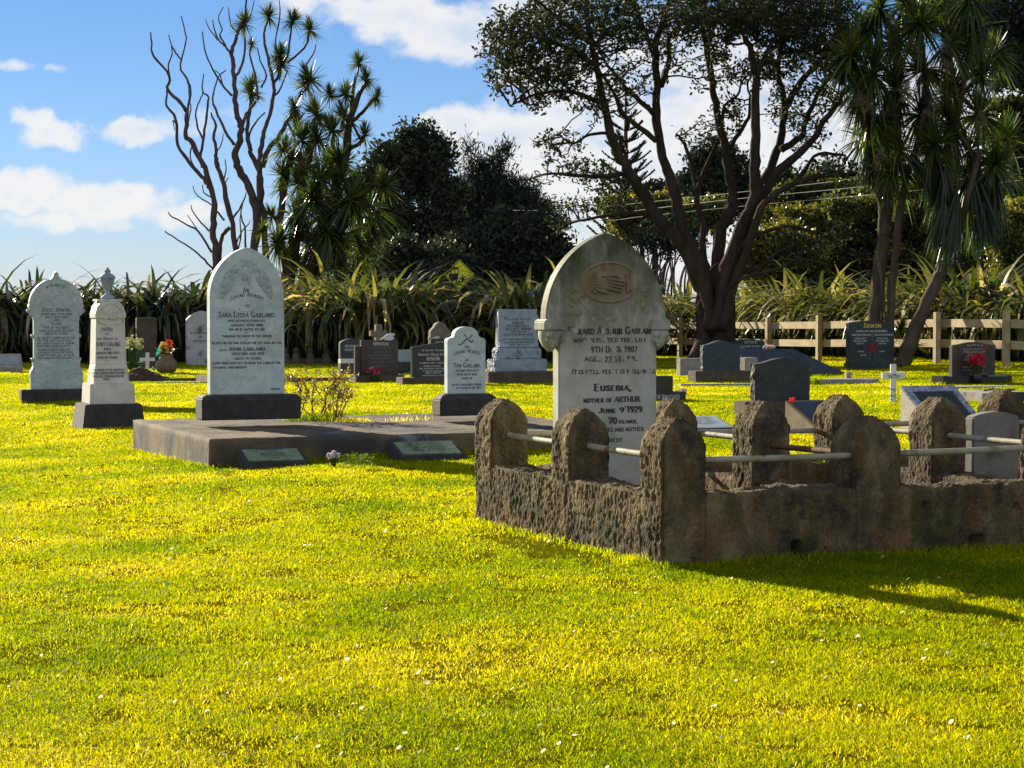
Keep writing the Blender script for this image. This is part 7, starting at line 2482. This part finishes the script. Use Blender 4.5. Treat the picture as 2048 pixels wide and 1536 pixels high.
def back_trees():
    clump_tree('broadleaf_tree', 'tall dark round crowned tree left of centre behind the road sign', (850, 640), 86, [(835, 275, 36, 22), (865, 292, 30, 26), (800, 300, 40, 24), (770, 330, 40, 30), (830, 330, 50, 34), (880, 335, 34, 30), (745, 370, 26, 40), (775, 390, 26, 40), (900, 390, 30, 34), (870, 400, 26, 44), (888, 460, 40, 40), (820, 375, 40, 20), (815, 430, 34, 24), (800, 465, 30, 18), (760, 450, 40, 40), (740, 500, 50, 40), (860, 500, 60, 34), (795, 510, 40, 34)], 330, 24000, .15, LEAF_DARK, 201,
               [([(850, 650), (850, 520), (845, 420), (830, 330), (830, 290)], 13, 3, 0, 0), ([(850, 520), (880, 440), (880, 350)], 8, 3, 0, .6), ([(848, 500), (800, 440), (780, 360)], 8, 3, 0, -.6)], .36)
    clump_tree('pine_tree', 'ragged dark pine with upright tips left of the great spreading tree', (1000, 640), 88, [(985, 375, 36, 26), (950, 385, 28, 30), (1015, 400, 40, 28), (1000, 430, 80, 24), (935, 440, 34, 34), (1060, 415, 26, 20), (1070, 440, 36, 24), (941, 320, 7, 30), (962, 345, 9, 26), (996, 335, 8, 30), (1009, 315, 7, 26), (975, 350, 12, 24), (1037, 372, 9, 26), (1063, 385, 7, 24), (1085, 420, 8, 18), (920, 400, 14, 30), (1000, 470, 90, 24)], 300, 20000, .17, LEAF_CONIFER, 202,
               [([(1000, 650), (1000, 500), (1000, 400), (1003, 320)], 12, 2, 0, 0), ([(1000, 480), (960, 420), (942, 310)], 6, 1.5, 0, .4), ([(1000, 470), (1050, 420), (1066, 385)], 6, 1.5, 0, -.4)], .30, asp=.10, up=1.3, vert=1.5)
    clump_tree('shrub', 'dark rounded shrub mass below the ragged pine beside the tall pointed stone', (1040, 650), 80, [(1050, 480, 60, 50), (1090, 500, 34, 60), (990, 510, 70, 45), (930, 520, 60, 40), (1040, 545, 80, 30), (960, 575, 80, 30), (1070, 580, 60, 30)], 330, 20000, .13, LEAF_DARK, 203, None, .32, 'shrub')
    clump_tree('shrub', 'dark shrub under the round crowned tree left of the road sign', (760, 650), 78, [(740, 540, 60, 40), (800, 545, 60, 40), (870, 550, 60, 36), (700, 585, 70, 30), (800, 590, 80, 28), (890, 590, 60, 28)], 260, 13000, .13, LEAF_DARK, 204, None, .32, 'shrub')
    # Norfolk pine: tiers of upswept fronds
    d = 96.0; k = d / F
    o = pt(1252, 640, d); o.z = g(o.x, o.y)
    t = thing('norfolk_pine', 'slender tiered Norfolk pine seen between limbs of the great spreading tree', 'tree', o)
    m = MB()
    top = pt(1251, 175, d) - o
    m.tube([(0, 0, 0), (0, 0, top.z * .5), (top.x, 0, top.z)], [.28, .18, .03], 8)
    rng = np.random.default_rng(70)
    PV = []
    ntier = 15
    for i in range(ntier):
        u = i / (ntier - 1)
        z = top.z * (1 - .62 * u ** .9) - .2
        Lb = (14 + 58 * u ** .75) * k
        nb = 6
        for b in range(nb):
            a = b * 2 * math.pi / nb + i * .5 + rng.normal(0, .12)
            dv = Vector((math.cos(a), math.sin(a), 0))
            pts = [Vector((0, 0, z)) + dv * (Lb * s) + Vector((0, 0, Lb * (.18 * s + .38 * s * s))) for s in (0, .33, .66, 1)]
            m.tube(pts, [.035, .03, .022, .012], 4, cap=False)
            for s in np.linspace(.22, 1.0, 11):
                p = pts[0].lerp(pts[3], s); p.z = z + Lb * (.18 * s + .38 * s * s)
                for sg in (-1, 1):
                    side = Vector((-dv.y, dv.x, 0)) * sg
                    for q in range(2):
                        PV.append((p, (dv * .9 + side * .9 + Vector((0, 0, .55 + .3 * q))).normalized(), Lb * .24 * (1.15 - s * .5)))
    m.build('trunk', BARK_DARK, t)
    V, Q, T = [], [], []
    for p, dr, l in PV:
        w = dr.cross(Vector((rng.normal(), rng.normal(), .3))).normalized() * .035
        o_ = len(V)
        V += [p - w * .6, p + w * .6, p + dr * l + w, p + dr * l - w]; Q.append((o_, o_ + 1, o_ + 2, o_ + 3)); T += [rng.uniform(0, 1)] * 4
    link('crown', np_mesh('crown', np.array([tuple(v) for v in V]), Q, None, T), LEAF_CONIFER, t)
    # distant trees behind the great tree
    clump_tree('broadleaf_tree', 'dark distant tree seen low between the left limbs of the great tree', (1310, 640), 95, [(1310, 395, 55, 28), (1355, 385, 40, 26), (1270, 430, 40, 40), (1330, 430, 60, 40)], 170, 12000, .16, LEAF_DARK, 205, None, .36)
    clump_tree('broadleaf_tree', 'dark airy tree behind the middle limbs of the great tree', (1430, 640), 92, [(1420, 320, 40, 40), (1450, 350, 50, 50), (1400, 370, 40, 40), (1480, 380, 40, 40), (1430, 420, 70, 40)], 190, 11000, .16, LEAF_DARK, 206, None, .34)
    clump_tree('broadleaf_tree', 'dark distant tree behind the right limbs of the great tree', (1610, 640), 90, [(1600, 380, 70, 36), (1660, 370, 50, 40), (1560, 410, 50, 40), (1640, 420, 90, 40), (1720, 400, 50, 40)], 240, 16000, .15, LEAF_DARK, 207, None, .34)
    clump_tree('conifer_tree', 'flat tiered conifer top at the far right beyond the cabbage tree', (2060, 640), 85, [(2020, 210, 50, 12), (2050, 235, 60, 16), (2010, 265, 50, 16), (2060, 290, 70, 18), (2030, 330, 60, 24), (2060, 380, 60, 30)], 220, 14000, .16, LEAF_OLIVE, 208, [([(2070, 650), (2070, 400), (2065, 205)], 10, 2, 0, 0)], .26, vert=.5, tint=(0, .5))
    clump_tree('broadleaf_tree', 'dark overhanging tree filling the top right picture corner', (2200, 700), 57, [(1990, 20, 80, 50), (1930, 40, 60, 40), (2030, 100, 50, 50), (2010, 140, 44, 40), (1870, 10, 60, 30), (2060, 60, 50, 60), (1960, 90, 50, 40), (2090, 160, 50, 50)], 330, 17000, .10, LEAF_DARK, 209, [([(2200, 740), (2190, 500), (2150, 250), (2090, 120), (1980, 60)], 20, 5, 0, .4), ([(2120, 190), (2050, 130), (2000, 110)], 8, 4, .2, 0), ([(2090, 120), (1950, 20), (1880, 10)], 7, 3, .3, .8)], .2, twig=.2, tint=(0, .6))
    # sunlit olive scrub behind the fence at right
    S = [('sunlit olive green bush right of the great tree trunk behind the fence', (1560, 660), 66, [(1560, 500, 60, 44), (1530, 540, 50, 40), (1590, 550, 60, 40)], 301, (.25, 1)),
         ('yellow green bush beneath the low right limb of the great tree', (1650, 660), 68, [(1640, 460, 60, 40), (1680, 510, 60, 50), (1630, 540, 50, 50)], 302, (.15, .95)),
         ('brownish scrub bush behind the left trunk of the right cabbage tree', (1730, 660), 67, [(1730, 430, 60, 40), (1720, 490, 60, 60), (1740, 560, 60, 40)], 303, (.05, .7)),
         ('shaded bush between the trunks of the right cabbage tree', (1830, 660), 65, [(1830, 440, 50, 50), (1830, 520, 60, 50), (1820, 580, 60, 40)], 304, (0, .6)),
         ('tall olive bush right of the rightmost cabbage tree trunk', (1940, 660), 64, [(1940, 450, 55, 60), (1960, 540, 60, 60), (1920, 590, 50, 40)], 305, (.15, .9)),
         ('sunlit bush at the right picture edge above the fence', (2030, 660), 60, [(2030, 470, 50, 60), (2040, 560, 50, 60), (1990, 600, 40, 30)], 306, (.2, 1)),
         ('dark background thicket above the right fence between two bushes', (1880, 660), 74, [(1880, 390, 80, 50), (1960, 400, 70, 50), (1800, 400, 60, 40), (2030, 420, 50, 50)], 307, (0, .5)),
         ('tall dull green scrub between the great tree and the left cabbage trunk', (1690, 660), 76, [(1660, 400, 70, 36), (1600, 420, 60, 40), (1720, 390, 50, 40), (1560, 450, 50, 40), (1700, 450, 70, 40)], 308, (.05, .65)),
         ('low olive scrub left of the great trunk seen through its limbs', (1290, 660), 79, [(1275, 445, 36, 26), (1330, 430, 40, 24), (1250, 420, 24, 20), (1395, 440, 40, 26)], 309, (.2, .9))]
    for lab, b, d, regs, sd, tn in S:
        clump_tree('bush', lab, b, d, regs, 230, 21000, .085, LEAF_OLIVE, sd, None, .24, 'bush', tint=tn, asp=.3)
    # thin bare stems in the gap below the great tree's left limb
    d = 76.0; k = d / F
    o = pt(1335, 640, d); o.z = g(o.x, o.y)
    t = thing('bare_thicket', 'thin bare grey stems of a thicket in the gap left of the great trunk', 'thicket', o)
    rng = np.random.default_rng(12)
    m = MB(); tips = []
    for i in range(26):
        px = 1285 + 100 * rng.uniform()
        lean = rng.normal(8, 14)
        P = smooth_path([pt(px, 640, d), pt(px + lean * .3 + rng.normal(0, 4), 560, d + rng.normal(0, .3)), pt(px + lean + rng.normal(0, 5), 510, d), pt(px + lean * 1.5 + rng.normal(0, 8), 455 + rng.uniform(0, 30), d)], 4)
        m.tube([p - o for p in P], np.linspace(2.6, .8, len(P)) * k, 5, cap=False)
        tips += P[-4:]
    m.build('stem', BARK_GREY, t)
    C = np.array([tuple(p) for p in tips])
    P = np.repeat(C, 40, 0) + rng.normal(0, .22, (40 * len(C), 3))
    V, Q, T = leaf_quads(P - np.array(o)[None], .11, .28, rng)
    link('crown', np_mesh('crown', V, Q, None, T * .6), LEAF_DARK, t)


back_trees()


# ------------------------------------------------ flax hedge
def flax_mesh(seed, n=250, mat=None, mean=.36):
    rng = np.random.default_rng(seed)
    V, Q, T = [], [], []
    seg = 8
    for i in range(n):
        az = rng.uniform(0, 2 * math.pi)
        r0 = rng.uniform(0, .38)
        c = Vector((math.cos(az + rng.normal(0, .5)) * r0, math.sin(az + rng.normal(0, .5)) * r0, 0))
        L = rng.uniform(1.5, 2.75)
        lean = rng.uniform(.04, .55)
        dead = rng.uniform() < .13
        ti = rng.uniform(.82, 1) if dead else float(np.clip(rng.normal(mean, .16), 0, .85))
        bend = rng.uniform(1.3, 3.3) * (1.3 if dead else 1)
        kink = rng.uniform() < .4
        w = rng.uniform(.085, .145)
        d = Vector((math.cos(az), math.sin(az), 0)); s = Vector((-math.sin(az), math.cos(az), 0))
        tw = rng.normal(0, .5)
        s = (s * math.cos(tw) + d * math.sin(tw) * .6 + Vector((0, 0, math.sin(tw) * .5))).normalized()
        th = lean
        p = c.copy()
        o = len(V)
        for q in range(seg + 1):
            u = q / seg
            ww = w * min(1, .5 + u * 2.5) * (1 - u ** 3.2) + .004
            V += [tuple(p - s * ww / 2), tuple(p + s * ww / 2)]
            T += [ti, min(1, ti + .05)]
            th += bend / seg * (.25 + 1.9 * u * u) + (1.0 if kink and q == 5 else 0)
            p = p + (d * math.sin(th) + Vector((0, 0, math.cos(th)))) * (L / seg)
            if p.z < .05: p.z = .05 + .01 * q
        Q += [(o + 2 * q, o + 2 * q + 1, o + 2 * q + 3, o + 2 * q + 2) for q in range(seg)]
    return add_mat(np_mesh('flax_clump', np.array(V), np.array(Q), None, np.array(T)), mat or LEAF_FLAX)


def build_flax():
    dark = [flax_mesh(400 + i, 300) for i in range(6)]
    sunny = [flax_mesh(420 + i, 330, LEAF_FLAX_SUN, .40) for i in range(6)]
    rng = np.random.default_rng(77)
    C = [  # px, distance, height scale, label
        (-40, 52, 1.02, 'flax clump cut by the left picture edge'), (25, 53, 1.05, 'flax clump above the low pale plaque at the left edge'), (85, 52, 1.0, 'flax clump behind the left half of the round arched headstone'),
        (150, 53, .92, 'flax clump behind the gap between arched headstone and urn monument'), (205, 52, .88, 'flax clump directly behind the urn monument'), (262, 53, .98, 'flax clump behind the cream flower bunch'), (318, 52, 1.06, 'flax clump behind the brown pottery vase'),
        (375, 53, 1.0, 'flax clump above the half hidden stained white headstone'), (430, 54, .95, 'flax clump behind the left shoulder of the tall pointed stone'), (490, 55, .85, 'flax clump hidden right behind the tall pointed stone'),
        (60, 56, 1.1, 'flax clump of the back row at far left'), (180, 57, .95, 'flax clump of the back row behind the urn monument'), (295, 57, 1.1, 'flax clump of the back row behind the square brown stone'), (400, 58, 1.0, 'flax clump of the back row below the bare dead trees'),
        (570, 59, .86, 'flax clump behind the ball topped grave surround, its left end'), (630, 58, .88, 'flax clump above the ball topped posts'), (690, 59, .95, 'flax clump behind the small blue curved headstone'), (745, 58, .98, 'flax clump behind the grey brown stone cross'),
        (805, 59, .94, 'flax clump below the left side of the road sign'), (860, 58, .78, 'flax clump left below the road sign corner'), (915, 58, .66, 'low flax clump directly below the yellow road sign'), (970, 59, .84, 'flax clump right of the road sign'),
        (1030, 58, .94, 'flax clump behind the pale blue rock faced stone'), (1085, 59, .96, 'flax clump left of the big mossy pointed stone'), (660, 63, 1.05, 'back row flax clump left of centre with sunlit tips'), (770, 62, .95, 'back row flax clump with pale sunlit tips left of the sign'), (1050, 63, 1.0, 'back row flax clump under the dark pine'),
        (1150, 61, .9, 'flax clump hidden behind the big mossy pointed stone'), (1220, 62, .85, 'flax clump behind the right half of the mossy stone'), (1300, 65, .85, 'flax clump seen right of the mossy pointed stone'), (1370, 65, .85, 'flax clump behind the fence left of the great trunk'),
        (1440, 63, .8, 'flax clump behind the great trunk'), (1510, 61, .92, 'flax clump over the fence just right of the great trunk'), (1570, 60, .98, 'flax clump behind the fence over the sloping blue slab'), (1630, 58.5, .92, 'flax clump behind the third visible fence post'), (1690, 57.5, .82, 'flax clump behind the black stone with gold name'),
        (1755, 56.5, .78, 'flax clump behind the left trunk of the right cabbage tree'), (1825, 55, .78, 'flax clump between the cabbage tree trunks behind the fence'), (1890, 54, .95, 'flax clump right of the leaning cabbage trunk'), (1950, 53, .9, 'flax clump behind the brown granite headstone'), (2010, 52, .85, 'flax clump behind the rightmost fence post'), (2070, 51, .85, 'flax clump cut by the right picture edge')]
    for i, (px, d, sc, lab) in enumerate(C):
        if px < 560 and d < 59: d += 7.5; sc *= 1.16
        elif px < 1250: d += 2; sc *= .98 if 835 < px < 990 else 1.28
        else: d = max(d, 64 - (px - 1360) * .0253 + 3.8); sc *= 1.24
        if not 835 < px < 990: sc *= rng.uniform(.90, 1.12)
        p = pt(px, 700, d); p.z = g(p.x, p.y)
        o = bpy.data.objects.new('flax_plant', (dark if px < 560 else sunny)[i % 6])  # darker leaf colour for the shaded left hedge, sunlit colour elsewhere
        COL.objects.link(o)
        o.location = p
        o.rotation_euler = (0, 0, rng.uniform(0, 6.28))
        s = sc * 1.08
        o.scale = (s * 1.05, s * 1.05, s)
        tag(o, lab, 'flax plant', 'flax plants along the hedge')


build_flax()
